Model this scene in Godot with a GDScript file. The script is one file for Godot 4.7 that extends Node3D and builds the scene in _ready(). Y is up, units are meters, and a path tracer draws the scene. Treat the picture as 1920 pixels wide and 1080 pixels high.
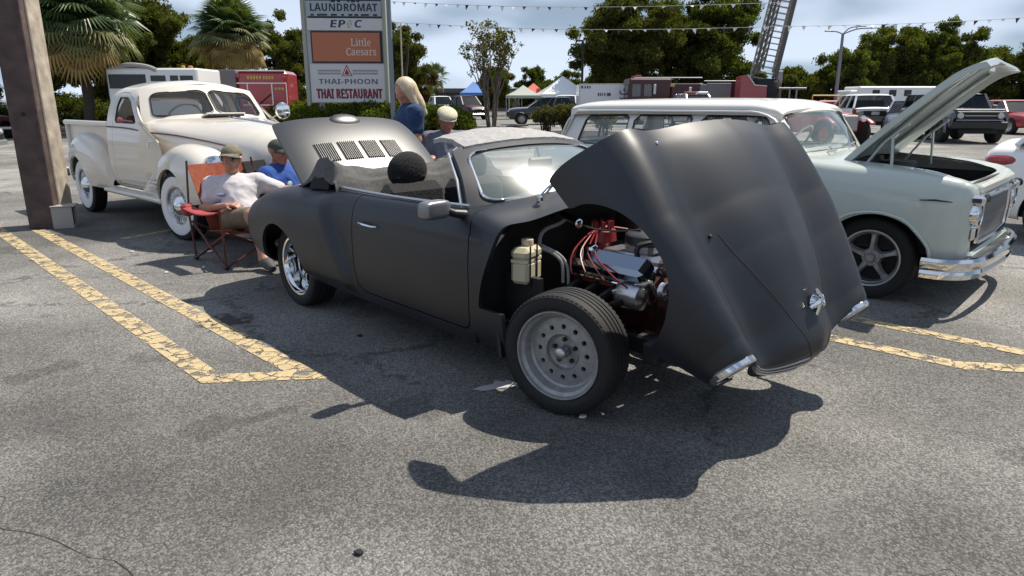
extends Node3D
# ---------- helpers: a Soup collects triangles (anticlockwise seen from outside), part()/solo() commit it as one named mesh ----------
class Soup:
	var v := PackedVector3Array()
	var xf := Transform3D.IDENTITY
	func tri(a: Vector3, b: Vector3, c: Vector3) -> void:
		v.append(xf * a); v.append(xf * b); v.append(xf * c)
	func quad(a: Vector3, b: Vector3, c: Vector3, d: Vector3) -> void:
		tri(a, b, c); tri(a, c, d)
	func at(t: Transform3D) -> Soup:
		xf = t
		return self
	func join(o: Soup, t := Transform3D.IDENTITY) -> void:
		var flip := t.basis.determinant() < 0.0
		for i in range(0, o.v.size(), 3):
			var a := o.v[i]; var b := o.v[i + 1]; var c := o.v[i + 2]
			if flip: tri(t * a, t * c, t * b)
			else: tri(t * a, t * b, t * c)
	func mirrored() -> Soup:
		var s := Soup.new()
		s.join(self, Transform3D(Basis.from_scale(Vector3(1, 1, -1)), Vector3.ZERO))
		return s
	func box(c: Vector3, size: Vector3, bev := 0.0, bas := Basis.IDENTITY) -> void:
		var h := size * 0.5
		var b: float = minf(bev, minf(h.x, minf(h.y, h.z)) * 0.9)
		for ax in 3:
			var u := (ax + 1) % 3; var w := (ax + 2) % 3
			for s in [-1.0, 1.0]:
				var q: Array = []
				for k in [[-1, -1], [1, -1], [1, 1], [-1, 1]]:
					var p := Vector3.ZERO
					p[ax] = s * h[ax]; p[u] = k[0] * (h[u] - b); p[w] = k[1] * (h[w] - b)
					q.append(c + bas * p)
				if s > 0: quad(q[0], q[1], q[2], q[3])
				else: quad(q[3], q[2], q[1], q[0])
		if b <= 0.0: return
		for ax in 3:
			var u := (ax + 1) % 3; var w := (ax + 2) % 3
			for su in [-1.0, 1.0]:
				for sw in [-1.0, 1.0]:
					var q: Array = []
					for k in [[-1, 0], [1, 0], [1, 1], [-1, 1]]:
						var p := Vector3.ZERO
						p[ax] = k[0] * (h[ax] - b)
						p[u] = su * (h[u] - (b if k[1] == 1 else 0.0)); p[w] = sw * (h[w] - (0.0 if k[1] == 1 else b))
						q.append(c + bas * p)
					if su * sw > 0: quad(q[0], q[1], q[2], q[3])
					else: quad(q[3], q[2], q[1], q[0])
		for sx in [-1.0, 1.0]:
			for sy in [-1.0, 1.0]:
				for sz in [-1.0, 1.0]:
					var a := c + bas * Vector3(sx * h.x, sy * (h.y - b), sz * (h.z - b))
					var e := c + bas * Vector3(sx * (h.x - b), sy * h.y, sz * (h.z - b))
					var g := c + bas * Vector3(sx * (h.x - b), sy * (h.y - b), sz * h.z)
					if sx * sy * sz > 0: tri(a, e, g)
					else: tri(a, g, e)
	func bar(a: Vector3, b: Vector3, w: float, h: float, up := Vector3.UP, bev := 0.0) -> void:
		var x := (b - a).normalized()
		var z := x.cross(up).normalized()
		box((a + b) * 0.5, Vector3(a.distance_to(b), h, w), bev, Basis(x, z.cross(x), z))
	func tube(pts: Array, r, sides := 8, caps := true, flat := 1.0) -> void:
		var n := pts.size()
		var rings: Array = []
		var up := Vector3.UP
		for i in n:
			var t: Vector3 = (pts[mini(i + 1, n - 1)] - pts[maxi(i - 1, 0)]).normalized()
			if i == 0 and absf(t.dot(up)) > 0.95: up = Vector3.RIGHT
			var x := up.cross(t).normalized()
			up = t.cross(x)
			var rr: float = r[i] if r is Array else r
			var ring := PackedVector3Array()
			for k in sides:
				var a := TAU * k / sides
				ring.append(pts[i] + (x * cos(a) + up * sin(a) * flat) * rr)
			rings.append(ring)
		for i in n - 1:
			for k in sides:
				var m := (k + 1) % sides
				quad(rings[i][k], rings[i][m], rings[i + 1][m], rings[i + 1][k])
		if caps:
			for k in range(1, sides - 1):
				tri(rings[0][0], rings[0][k + 1], rings[0][k])
				tri(rings[n - 1][0], rings[n - 1][k], rings[n - 1][k + 1])
	# profile of (radius, height) turned about the local z axis
	func lathe(prof: Array, sides := 32, from := 0.0, to := TAU) -> void:
		for i in prof.size() - 1:
			var p: Vector2 = prof[i]; var q: Vector2 = prof[i + 1]
			for k in sides:
				var a := from + (to - from) * k / sides; var b := from + (to - from) * (k + 1) / sides
				var p0 := Vector3(p.x * cos(a), p.x * sin(a), p.y); var p1 := Vector3(p.x * cos(b), p.x * sin(b), p.y)
				var q0 := Vector3(q.x * cos(a), q.x * sin(a), q.y); var q1 := Vector3(q.x * cos(b), q.x * sin(b), q.y)
				if p.x < 1e-5: tri(p0, q0, q1)
				elif q.x < 1e-5: tri(p0, q0, p1)
				else: quad(p0, q0, q1, p1)
	func ball(c: Vector3, r: Vector3, n := 12, bas := Basis.IDENTITY, sq := 1.0) -> void:
		for i in n:
			for k in n * 2:
				var q: Array = []
				for e in [[i, k], [i, k + 1], [i + 1, k + 1], [i + 1, k]]:
					var la: float = PI * (0.5 - float(e[0]) / n); var lo: float = TAU * e[1] / (n * 2)
					var u := Vector3(cos(la) * cos(lo), sin(la), -cos(la) * sin(lo))
					if sq != 1.0: u = Vector3(signf(u.x) * pow(absf(u.x), sq), signf(u.y) * pow(absf(u.y), sq), signf(u.z) * pow(absf(u.z), sq))
					q.append(c + bas * (u * r))
				if i == 0: tri(q[0], q[3], q[2])
				elif i == n - 1: tri(q[0], q[3], q[1])
				else: quad(q[0], q[3], q[2], q[1])
	func grid(g: Array, flip := false, thick := Vector3.ZERO) -> void:
		for i in g.size() - 1:
			for j in g[i].size() - 1:
				if flip: quad(g[i][j], g[i][j + 1], g[i + 1][j + 1], g[i + 1][j])
				else: quad(g[i][j], g[i + 1][j], g[i + 1][j + 1], g[i][j + 1])
		if thick != Vector3.ZERO:
			var o: Array = []
			for row in g:
				var r := PackedVector3Array()
				for p in row: r.append(p + thick)
				o.append(r)
			grid(o, not flip)
			var e: Array = []
			var n := g.size() - 1; var m: int = g[0].size() - 1
			for i in n + 1: e.append([i, 0])
			for j in range(1, m + 1): e.append([n, j])
			for i in range(n - 1, -1, -1): e.append([i, m])
			for j in range(m - 1, -1, -1): e.append([0, j])
			for k in e.size() - 1:
				var a: Array = e[k]; var b: Array = e[k + 1]
				if flip: quad(g[a[0]][a[1]], g[b[0]][b[1]], o[b[0]][b[1]], o[a[0]][a[1]])
				else: quad(g[b[0]][b[1]], g[a[0]][a[1]], o[a[0]][a[1]], o[b[0]][b[1]])
	# 2D outline (x, y) pushed out along z from z0 to z1, with a chamfer on the z1 side
	func prism(outline: PackedVector2Array, z0: float, z1: float, bev := 0.0) -> void:
		var o := outline
		if Geometry2D.is_polygon_clockwise(o):
			o = o.duplicate(); o.reverse()
		var top := o
		if bev > 0.0:
			var r := Geometry2D.offset_polygon(o, -bev)
			if r.size() == 1 and r[0].size() == o.size():
				var best := 0
				for k in o.size():
					if r[0][k].distance_to(o[0]) < r[0][best].distance_to(o[0]): best = k
				top = PackedVector2Array()
				for k in o.size(): top.append(r[0][(best + k) % o.size()])
			else: bev = 0.0
		var n := o.size()
		for k in n:
			var m := (k + 1) % n
			quad(Vector3(o[k].x, o[k].y, z0), Vector3(o[m].x, o[m].y, z0), Vector3(o[m].x, o[m].y, z1 - bev), Vector3(o[k].x, o[k].y, z1 - bev))
			if bev > 0.0: quad(Vector3(o[k].x, o[k].y, z1 - bev), Vector3(o[m].x, o[m].y, z1 - bev), Vector3(top[m].x, top[m].y, z1), Vector3(top[k].x, top[k].y, z1))
		var t := Geometry2D.triangulate_polygon(top)
		for i in range(0, t.size(), 3): fan(top[t[i]], top[t[i + 1]], top[t[i + 2]], z1, false)
		t = Geometry2D.triangulate_polygon(o)
		for i in range(0, t.size(), 3): fan(o[t[i]], o[t[i + 1]], o[t[i + 2]], z0, true)
	func fan(a: Vector2, b: Vector2, c: Vector2, z: float, down: bool) -> void:
		if ((b - a).cross(c - a) > 0.0) == down:
			var s := b; b = c; c = s
		tri(Vector3(a.x, a.y, z), Vector3(b.x, b.y, z), Vector3(c.x, c.y, z))
	# a grid cut where any field (position -> metres, kept above 0) goes negative; the cut edges get a folded lip
	func panel(g: Array, fields: Array, lip := Vector3.ZERO, flip := false) -> void:
		var nf := fields.size()
		var vals: Array = []
		for row in g:
			var vr: Array = []
			for p in row:
				var f := PackedFloat32Array()
				for k in nf: f.append(fields[k].call(p))
				vr.append(f)
			vals.append(vr)
		for i in g.size() - 1:
			for j in g[i].size() - 1:
				for idx in [[[i, j], [i + 1, j], [i + 1, j + 1]], [[i, j], [i + 1, j + 1], [i, j + 1]]]:
					var pts: Array = []; var fv: Array = []
					for e in idx:
						pts.append(g[e[0]][e[1]]); fv.append(vals[e[0]][e[1]])
					var out := false; var all_in := true
					for k in nf:
						var m0 := maxf(fv[0][k], maxf(fv[1][k], fv[2][k])); var m1 := minf(fv[0][k], minf(fv[1][k], fv[2][k]))
						if m0 <= 0.0: out = true
						if m1 < 0.0: all_in = false
					if out: continue
					if all_in:
						if flip: tri(pts[0], pts[2], pts[1])
						else: tri(pts[0], pts[1], pts[2])
						continue
					for k in nf:
						var np: Array = []; var nv: Array = []
						var exits: Array = []; var enters: Array = []
						for m in pts.size():
							var m2 := (m + 1) % pts.size()
							var fa: float = fv[m][k]; var fb: float = fv[m2][k]
							if fa >= 0.0:
								np.append(pts[m]); nv.append(fv[m])
							if (fa >= 0.0) != (fb >= 0.0):
								var t := fa / (fa - fb)
								var q: Vector3 = pts[m].lerp(pts[m2], t)
								var w := PackedFloat32Array()
								for e in nf: w.append(lerpf(fv[m][e], fv[m2][e], t))
								w[k] = 0.0
								np.append(q); nv.append(w)
								if fa >= 0.0: exits.append([q, w])
								else: enters.append([q, w])
						pts = np; fv = nv
						if lip != Vector3.ZERO and exits.size() == 1 and enters.size() == 1:
							var okk := true
							for e in nf:
								if exits[0][1][e] < -0.002 or enters[0][1][e] < -0.002: okk = false
							if okk:
								var a: Vector3 = exits[0][0]; var b: Vector3 = enters[0][0]
								if flip: quad(a, b, b + lip, a + lip)
								else: quad(b, a, a + lip, b + lip)
						if pts.size() < 3: break
					for m in range(1, pts.size() - 1):
						if flip: tri(pts[0], pts[m + 1], pts[m])
						else: tri(pts[0], pts[m], pts[m + 1])

func mesh_of(s: Soup, crease := 38.0) -> ArrayMesh:
	var n := s.v.size() / 3
	var ids := PackedInt32Array(); ids.resize(n * 3)
	var unit := PackedVector3Array(); unit.resize(n)
	var area := PackedVector3Array(); area.resize(n)
	var dict := {}
	var count := PackedInt32Array()
	for f in n:
		var c := (s.v[f * 3 + 1] - s.v[f * 3]).cross(s.v[f * 3 + 2] - s.v[f * 3])
		area[f] = c; unit[f] = c.normalized()
		for k in 3:
			var key := Vector3i((s.v[f * 3 + k] * 5000.0).round())
			var id: int = dict.get(key, -1)
			if id < 0:
				id = count.size(); dict[key] = id; count.append(0)
			ids[f * 3 + k] = id
			count[id] += 1
	var start := PackedInt32Array(); start.resize(count.size() + 1)
	for i in count.size(): start[i + 1] = start[i] + count[i]
	var fill := start.duplicate()
	var list := PackedInt32Array(); list.resize(n * 3)
	for i in n * 3:
		var id := ids[i]
		list[fill[id]] = i / 3; fill[id] += 1
	var cosc := cos(deg_to_rad(crease))
	var vo := PackedVector3Array(); vo.resize(n * 3)
	var no := PackedVector3Array(); no.resize(n * 3)
	for f in n:
		var uf := unit[f]
		for k in 3:
			var src := f * 3 + k
			var dst := f * 3 + (0 if k == 0 else 3 - k)
			var sum := Vector3.ZERO
			var id := ids[src]
			for e in range(start[id], start[id + 1]):
				var o := list[e]
				if unit[o].dot(uf) > cosc: sum += area[o]
			vo[dst] = s.v[src]
			no[dst] = sum.normalized() if sum.length_squared() > 1e-24 else (uf if uf != Vector3.ZERO else Vector3.UP)
	var arr := []; arr.resize(Mesh.ARRAY_MAX)
	arr[Mesh.ARRAY_VERTEX] = vo; arr[Mesh.ARRAY_NORMAL] = no
	var m := ArrayMesh.new()
	if n: m.add_surface_from_arrays(Mesh.PRIMITIVE_TRIANGLES, arr)
	return m

var taken := {}
func numbered(called: String) -> String:
	var k: int = taken.get(called, 0)
	taken[called] = k + 1
	return called if k == 0 else "%s_%03d" % [called, k]
func metas(o: Node, label: String, category: String, group := "") -> void:
	o.set_meta("label", label)
	if category: o.set_meta("category", category)
	if group: o.set_meta("group", group)
func thing(called: String, label: String, category: String, p := Vector3.ZERO, turn := 0.0, group := "") -> Node3D:
	var o := Node3D.new()
	o.name = numbered(called); add_child(o)
	o.position = p; o.rotation.y = turn
	metas(o, label, category, group)
	return o
var kids := {}
func part(par: Node3D, called: String, s, m: Material, label := "", crease := 38.0) -> MeshInstance3D:
	var o := MeshInstance3D.new()
	var key := "%d/%s" % [par.get_instance_id(), called]
	var k: int = kids.get(key, 0); kids[key] = k + 1
	o.name = called if k == 0 else "%s_%03d" % [called, k]
	o.mesh = mesh_of(s, crease) if s is Soup else s
	o.material_override = m
	par.add_child(o, true)
	if label: o.set_meta("label", label)
	return o
func holder(par: Node3D, called: String, t := Transform3D.IDENTITY) -> Node3D:
	var o := Node3D.new()
	var key := "%d/%s" % [par.get_instance_id(), called]
	var k: int = kids.get(key, 0); kids[key] = k + 1
	o.name = called if k == 0 else "%s_%03d" % [called, k]
	o.transform = t
	par.add_child(o, true)
	return o
func solo(called: String, s, m: Material, label: String, category: String, group := "", crease := 38.0) -> MeshInstance3D:
	var o := MeshInstance3D.new()
	o.name = numbered(called)
	o.mesh = mesh_of(s, crease) if s is Soup else s
	o.material_override = m
	add_child(o)
	metas(o, label, category, group)
	return o
func ground_piece(called: String, s, m: Material) -> MeshInstance3D:
	var o := solo(called, s, m, "", "")
	o.remove_meta("label")
	o.set_meta("kind", "structure")
	return o
func copy(o: Node3D, label: String, p: Vector3, turn := 0.0, group := "") -> Node3D:
	var r: Node3D = o.duplicate()
	r.name = numbered(String(o.name).rstrip("_0123456789")); add_child(r)
	r.position = p; r.rotation.y = turn
	r.set_meta("label", label)
	if group: r.set_meta("group", group)
	return r
func lin(r: float, g := -1.0, b := -1.0) -> Color:
	return Color(r, r if g < 0 else g, r if b < 0 else b).linear_to_srgb()
func mat(c: Color, rough := 0.6, metal := 0.0, coat := 0.0) -> StandardMaterial3D:
	var m := StandardMaterial3D.new()
	m.albedo_color = c; m.roughness = rough; m.metallic = metal
	m.cull_mode = BaseMaterial3D.CULL_DISABLED
	if coat > 0.0:
		m.clearcoat_enabled = true; m.clearcoat = coat; m.clearcoat_roughness = 0.04
	return m
func glass(c: Color, a: float, rough := 0.02) -> StandardMaterial3D:
	var m := mat(Color(c, a), rough)
	m.transparency = BaseMaterial3D.TRANSPARENCY_ALPHA
	return m
func noise(kind: int, freq: float, sd: int, oct := 3) -> FastNoiseLite:
	var n := FastNoiseLite.new()
	n.noise_type = kind; n.frequency = freq; n.seed = sd; n.fractal_octaves = oct
	return n
# a grain in the colour and a fine relief, laid on by world or own axes
func grained(m: StandardMaterial3D, freq: float, lo: float, scale := 1.0, bump := 0.0, sd := 1, world := false) -> StandardMaterial3D:
	var im := noise(FastNoiseLite.TYPE_SIMPLEX_SMOOTH, freq, sd, 4).get_seamless_image(256, 256)
	var d := im.get_data()
	var o := PackedByteArray(); o.resize(d.size() * 3)
	for i in d.size():
		var x := int(255.0 * (lo + (1.0 - lo) * d[i] / 255.0))
		o[i * 3] = x; o[i * 3 + 1] = x; o[i * 3 + 2] = x
	m.albedo_texture = ImageTexture.create_from_image(Image.create_from_data(256, 256, false, Image.FORMAT_RGB8, o))
	m.uv1_triplanar = true; m.uv1_world_triplanar = world
	m.uv1_scale = Vector3.ONE * scale
	if bump > 0.0:
		im.convert(Image.FORMAT_RGBA8)
		im.bump_map_to_normal_map(6.0)
		m.normal_enabled = true; m.normal_scale = bump
		m.normal_texture = ImageTexture.create_from_image(im)
	return m

# pchip through keys: net[i] = row of Vector3; returns a (nu+1) x (nv+1) grid, monotone cubic along the rows and a B-spline across them
func hermite(a: Array, col: int, u: float) -> Vector3:
	var n := a.size()
	var i := clampi(int(u), 0, n - 2)
	var t := u - i
	var r := Vector3.ZERO
	for k in 3:
		var p0: float = a[i][col][k]; var p1: float = a[i + 1][col][k]
		var d := p1 - p0
		var dl: float = p0 - a[i - 1][col][k] if i > 0 else d
		var dr: float = a[i + 2][col][k] - p1 if i < n - 2 else d
		var hx: float = a[i + 1][col].x - a[i][col].x
		var m0: float; var m1: float
		if k == 0 or absf(hx) < 1e-6:
			m0 = (d + dl) * 0.5; m1 = (d + dr) * 0.5
			if dl * d <= 0.0: m0 = 0.0
			if dr * d <= 0.0: m1 = 0.0
		else:
			var hl: float = a[i][col].x - a[i - 1][col].x if i > 0 else hx
			var hr: float = a[i + 2][col].x - a[i + 1][col].x if i < n - 2 else hx
			var s: float = d / hx
			var sl: float = dl / hl if absf(hl) > 1e-6 else s
			var sr: float = dr / hr if absf(hr) > 1e-6 else s
			m0 = 0.0 if sl * s <= 0.0 else 2.0 * sl * s / (sl + s) * hx
			m1 = 0.0 if sr * s <= 0.0 else 2.0 * sr * s / (sr + s) * hx
		var t2 := t * t; var t3 := t2 * t
		r[k] = p0 * (2 * t3 - 3 * t2 + 1) + m0 * (t3 - 2 * t2 + t) + p1 * (-2 * t3 + 3 * t2) + m1 * (t3 - t2)
	return r
func surf(net: Array, nu: int, nv: int) -> Array:
	var g: Array = []
	var n := net.size()
	var m: int = net[0].size()
	for i in nu + 1:
		var u := float(i) / nu * (n - 1)
		var c: Array = []
		for j in m: c.append(hermite(net, j, u))
		var ext: Array = [c[0] * 2.0 - c[1]] + c + [c[m - 1] * 2.0 - c[m - 2]]
		var row := PackedVector3Array()
		for k in nv + 1:
			var w := float(k) / nv * (m - 1)
			var b := mini(int(w), m - 2)
			var t := w - b
			var q0: Vector3 = ext[b]; var q1: Vector3 = ext[b + 1]; var q2: Vector3 = ext[b + 2]; var q3: Vector3 = ext[b + 3]
			row.append((q0 * pow(1 - t, 3) + q1 * (3 * t * t * t - 6 * t * t + 4) + q2 * (-3 * t * t * t + 3 * t * t + 3 * t + 1) + q3 * t * t * t) / 6.0)
		g.append(row)
	return g
# rows: [x, z0, y0, z1, y1, ...]
func net_of(rows: Array) -> Array:
	var net: Array = []
	for r in rows:
		var a: Array = []
		for k in range(1, r.size(), 2): a.append(Vector3(r[0], r[k + 1], r[k]))
		net.append(a)
	return net
func curve(pts: Array, n: int) -> Array:
	var c := Curve3D.new()
	for i in pts.size():
		var t: Vector3 = (pts[mini(i + 1, pts.size() - 1)] - pts[maxi(i - 1, 0)]) / 6.0
		c.add_point(pts[i], -t, t)
	var out: Array = []
	var l := c.get_baked_length()
	for i in n + 1: out.append(c.sample_baked(l * i / n, true))
	return out
func rrect(x0: float, y0: float, x1: float, y1: float, r: float, n := 4) -> PackedVector2Array:
	var o := PackedVector2Array()
	for c in [[x1 - r, y1 - r, 0.0], [x0 + r, y1 - r, 0.25], [x0 + r, y0 + r, 0.5], [x1 - r, y0 + r, 0.75]]:
		for k in n + 1:
			var a: float = TAU * (c[2] + 0.25 * k / n)
			o.append(Vector2(c[0] + cos(a) * r, c[1] + sin(a) * r))
	return o
func poly_sdf(o: PackedVector2Array, p: Vector2) -> float:   # positive outside
	var d := 1e9
	for k in o.size(): d = minf(d, p.distance_to(Geometry2D.get_closest_point_to_segment(p, o[k], o[(k + 1) % o.size()])))
	return -d if Geometry2D.is_point_in_polygon(p, o) else d
func text_mesh(t: String, size: float, depth := 0.006, bold := true, serif := false) -> TextMesh:
	var f := SystemFont.new()
	f.font_names = PackedStringArray(["Droid Serif" if serif else "Droid Sans"])
	if bold: f.font_weight = 700
	var m := TextMesh.new()
	m.text = t; m.font = f; m.font_size = 64; m.pixel_size = size / 64.0; m.depth = depth
	return m
func words(par: Node3D, called: String, t: String, size: float, m: Material, p: Vector3, bas := Basis.IDENTITY, width := 0.0, bold := true, serif := false) -> MeshInstance3D:
	var tm := text_mesh(t, size, 0.006, bold, serif)
	var o := part(par, called, tm, m)
	var k := 1.0
	if width > 0.0: k = width / maxf(0.001, tm.get_aabb().size.x)
	o.transform = Transform3D(bas * Basis.from_scale(Vector3(k, 1, 1)), p)
	return o

# ---------- the scene ----------
var M := {}
func _ready() -> void:
	var cam := Camera3D.new()
	cam.name = "camera"
	add_child(cam)
	cam.position = Vector3(0, 1.42, 0)
	cam.rotation_degrees.x = -15.1
	cam.fov = 45.12
	cam.near = 0.05; cam.far = 900.0
	cam.current = true
	var e := Environment.new()
	e.background_mode = Environment.BG_SKY
	e.tonemap_mode = Environment.TONE_MAPPER_LINEAR
	e.tonemap_exposure = 1.35
	e.sdfgi_enabled = true; e.ssao_enabled = true; e.ssil_enabled = true
	var pm := ProceduralSkyMaterial.new()
	pm.sky_top_color = Color(0.38, 0.47, 0.58); pm.sky_horizon_color = Color(0.62, 0.69, 0.75); pm.sky_curve = 0.13
	pm.ground_bottom_color = Color(0.2, 0.19, 0.18); pm.ground_horizon_color = Color(0.4, 0.4, 0.4)
	pm.sky_energy_multiplier = 1.0
	pm.sun_angle_max = 32.0; pm.sun_curve = 0.12
	pm.sky_cover = clouds()
	pm.sky_cover_modulate = Color(0.62, 0.62, 0.64, 1)
	e.sky = Sky.new(); e.sky.sky_material = pm
	var we := WorldEnvironment.new()
	we.name = "world"; we.environment = e
	add_child(we)
	var sun := DirectionalLight3D.new()
	sun.name = "sun"
	sun.basis = Basis.looking_at(Vector3(-0.525, -1.0, 0.345), Vector3.UP)
	sun.light_color = Color(1.0, 0.965, 0.91); sun.light_energy = 1.6; sun.light_angular_distance = 0.5; sun.shadow_enabled = true
	add_child(sun)
	materials()
	ground()
	far_buildings()
	trees()
	signboard()
	shelter_post()
	dark_convertible()
	station_wagon()
	pickup()
	far_vehicles()
	tents()
	bunting()
	people()
	for n in get_children():
		if n is GeometryInstance3D: n.cast_shadow = GeometryInstance3D.SHADOW_CASTING_SETTING_ON

func clouds() -> ImageTexture:
	var w := 1024; var h := 512
	var n := noise(FastNoiseLite.TYPE_SIMPLEX_SMOOTH, 0.9, 7, 5)
	var d := PackedByteArray(); d.resize(w * h * 4)
	for y in h:
		var la := PI * (0.5 - (y + 0.5) / h)
		if la < 0.0: break
		for x in w:
			var lo := TAU * (x + 0.5) / w
			var dir := Vector3(cos(la) * sin(lo), sin(la), cos(la) * cos(lo))
			var q := Vector3(dir.x, 0, dir.z) / (dir.y + 0.16)
			var a := n.get_noise_3d(q.x * 0.7 + 3.0, 5.0, q.z * 0.7)
			var f := smoothstep(-0.34, 0.16, a)
			var thick := smoothstep(0.1, 0.6, n.get_noise_3d(q.x * 0.9 + 3.1, 5.4, q.z * 0.9))
			var i := (y * w + x) * 4
			var br := 250.0 - 95.0 * thick
			d[i] = int(br); d[i + 1] = int(br); d[i + 2] = int(minf(255.0, br + 5.0))
			d[i + 3] = int(255.0 * f * 0.8)
	return ImageTexture.create_from_image(Image.create_from_data(w, h, false, Image.FORMAT_RGBA8, d))

func materials() -> void:
	M.black = grained(mat(lin(0.007, 0.010, 0.0165), 0.43), 0.008, 0.72, 0.9, 0.0, 2)
	M.black.metallic_specular = 0.55
	M.black.rim_enabled = true; M.black.rim = 0.02; M.black.rim_tint = 0.0
	M.blue_chrome = mat(lin(0.24, 0.28, 0.34), 0.16, 1.0)
	M.black_gloss = mat(lin(0.012, 0.0125, 0.0135), 0.40)
	M.black_gloss.metallic_specular = 0.7
	M.rubber = grained(mat(lin(0.012), 0.75), 0.03, 0.75, 3.0, 0.12, 3)
	M.dark = mat(lin(0.008), 0.7)
	M.black_trim = mat(lin(0.012), 0.45)
	M.steel = grained(mat(lin(0.37, 0.37, 0.365), 0.38, 0.4), 0.02, 0.8, 4.0, 0.08, 4)
	M.alloy = mat(lin(0.5, 0.5, 0.49), 0.3, 0.9)
	M.chrome = mat(lin(0.72, 0.73, 0.74), 0.07, 1.0)
	M.satin = mat(lin(0.55, 0.55, 0.56), 0.3, 0.9)
	M.glass = glass(Color(0.75, 0.85, 0.85), 0.12)
	M.dark_glass = glass(Color(0.03, 0.04, 0.04), 0.72)
	M.cloth_dark = grained(mat(lin(0.018, 0.018, 0.02), 0.92), 0.05, 0.6, 3.0, 0.4, 5)
	M.canvas = grained(mat(lin(0.11, 0.108, 0.105), 0.9), 0.03, 0.75, 3.0, 0.3, 6)
	M.canvas_pale = grained(mat(lin(0.42, 0.41, 0.40), 0.85), 0.03, 0.8, 3.0, 0.2, 8)
	M.red = mat(lin(0.20, 0.010, 0.012), 0.4, 0.0, 0.4)
	M.red_paint = mat(lin(0.33, 0.014, 0.016), 0.35, 0.0, 0.8)
	M.maroon = mat(lin(0.05, 0.007, 0.009), 0.45, 0.0, 0.2)
	M.white = mat(lin(0.74, 0.74, 0.73), 0.4, 0.0, 0.5)
	M.cream = mat(lin(0.66, 0.61, 0.53), 0.3, 0.0, 0.8)
	M.mint = mat(lin(0.43, 0.475, 0.43), 0.32, 0.0, 0.7)
	M.mint_white = mat(lin(0.68, 0.66, 0.60), 0.35, 0.0, 0.6)
	M.bottle = mat(lin(0.52, 0.47, 0.33), 0.4)
	M.bottle.subsurf_scatter_enabled = true; M.bottle.subsurf_scatter_strength = 0.3
	M.silver = mat(lin(0.45, 0.46, 0.47), 0.3, 0.6, 0.5)
	M.grey_paint = mat(lin(0.09, 0.095, 0.10), 0.35, 0.3, 0.7)
	M.black_paint = mat(lin(0.012), 0.25, 0.0, 0.8)
	M.pick_glass = glass(Color(0.10, 0.12, 0.12), 0.5)
	M.window_dark = mat(lin(0.012, 0.014, 0.015), 0.08)
	M.lamp = glass(Color(0.9, 0.92, 0.92), 0.35)
	M.red_lens = mat(lin(0.28, 0.01, 0.012), 0.15, 0.0, 0.8)
	M.whitewall = mat(lin(0.72, 0.70, 0.68), 0.6)
	M.amber = mat(lin(0.5, 0.2, 0.03), 0.2)
	M.gold = mat(lin(0.55, 0.36, 0.08), 0.5)
	M.interior = mat(lin(0.05, 0.045, 0.04), 0.8)
	M.interior_red = mat(lin(0.07, 0.03, 0.027), 0.75)

func warped(s: Soup, f: Callable) -> Soup:
	var o := Soup.new()
	for p in s.v: o.v.append(f.call(p))
	return o
func flat_grid(x0: float, y0: float, x1: float, y1: float, nx: int, ny: int) -> Array:
	var g: Array = []
	for i in nx + 1:
		var r := PackedVector3Array()
		for j in ny + 1: r.append(Vector3(lerpf(x0, x1, float(i) / nx), lerpf(y0, y1, float(j) / ny), 0))
		g.append(r)
	return g

# ---------- wheels: axle along z, outer face towards +z ----------
func tyre_soup(ro: float, ri: float, w: float, grooves := 4) -> Soup:
	var s := Soup.new()
	var h := w * 0.5
	var p: Array = [Vector2(ri - 0.012, -h * 0.72), Vector2(ri, -h * 0.8), Vector2(lerpf(ri, ro, 0.35), -h * 0.99), Vector2(lerpf(ri, ro, 0.6), -h), Vector2(lerpf(ri, ro, 0.86), -h * 0.93), Vector2(ro - 0.004, -h * 0.78)]
	var tw := h * 0.74
	for k in grooves:
		var c := lerpf(-tw, tw, (k + 0.5) / grooves * 0.8 + 0.1)
		for q in [[-0.005, 0.0], [-0.004, -0.009], [0.004, -0.009], [0.005, 0.0]]: p.append(Vector2(ro + q[1] - 0.003 * absf(c / tw), c + q[0]))
	for q in [Vector2(ro - 0.004, h * 0.78), Vector2(lerpf(ri, ro, 0.86), h * 0.93), Vector2(lerpf(ri, ro, 0.8), h * 0.965), Vector2(lerpf(ri, ro, 0.79), h * 0.94), Vector2(lerpf(ri, ro, 0.6), h), Vector2(lerpf(ri, ro, 0.35), h * 0.99), Vector2(lerpf(ri, ro, 0.2), h * 0.93), Vector2(ri, h * 0.8), Vector2(ri - 0.012, h * 0.72)]: p.append(q)
	p.reverse()
	s.lathe(p, 56)
	# sideways cuts across the two outer ribs
	for k in 72:
		var a := TAU * k / 72
		for e in [-1.0, 1.0]:
			var bas := Basis(Vector3(0, 0, 1), a)
			s.box(bas * Vector3(ro - 0.0145, 0, e * h * 0.83), Vector3(0.0165, 0.017, h * 0.13), 0.002, bas)
	return s
func ring_disc(r0: float, r1: float, z0: float, z1: float, holes: Array, lip: float, n := 96, m := 8) -> Soup:
	var g: Array = []
	for i in n + 1:
		var row := PackedVector3Array()
		for j in m + 1:
			var r := lerpf(r0, r1, float(j) / m); var a := TAU * i / n
			row.append(Vector3(r * cos(a), r * sin(a), lerpf(z0, z1, float(j) / m)))
		g.append(row)
	var s := Soup.new()
	var f := func(p: Vector3) -> float:
		var d := 1e9
		for h in holes: d = minf(d, Vector2(p.x - h.x, p.y - h.y).length() - h.z)
		return d
	s.panel(g, [f] if holes.size() else [], Vector3(0, 0, -lip), true)
	return s
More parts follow.
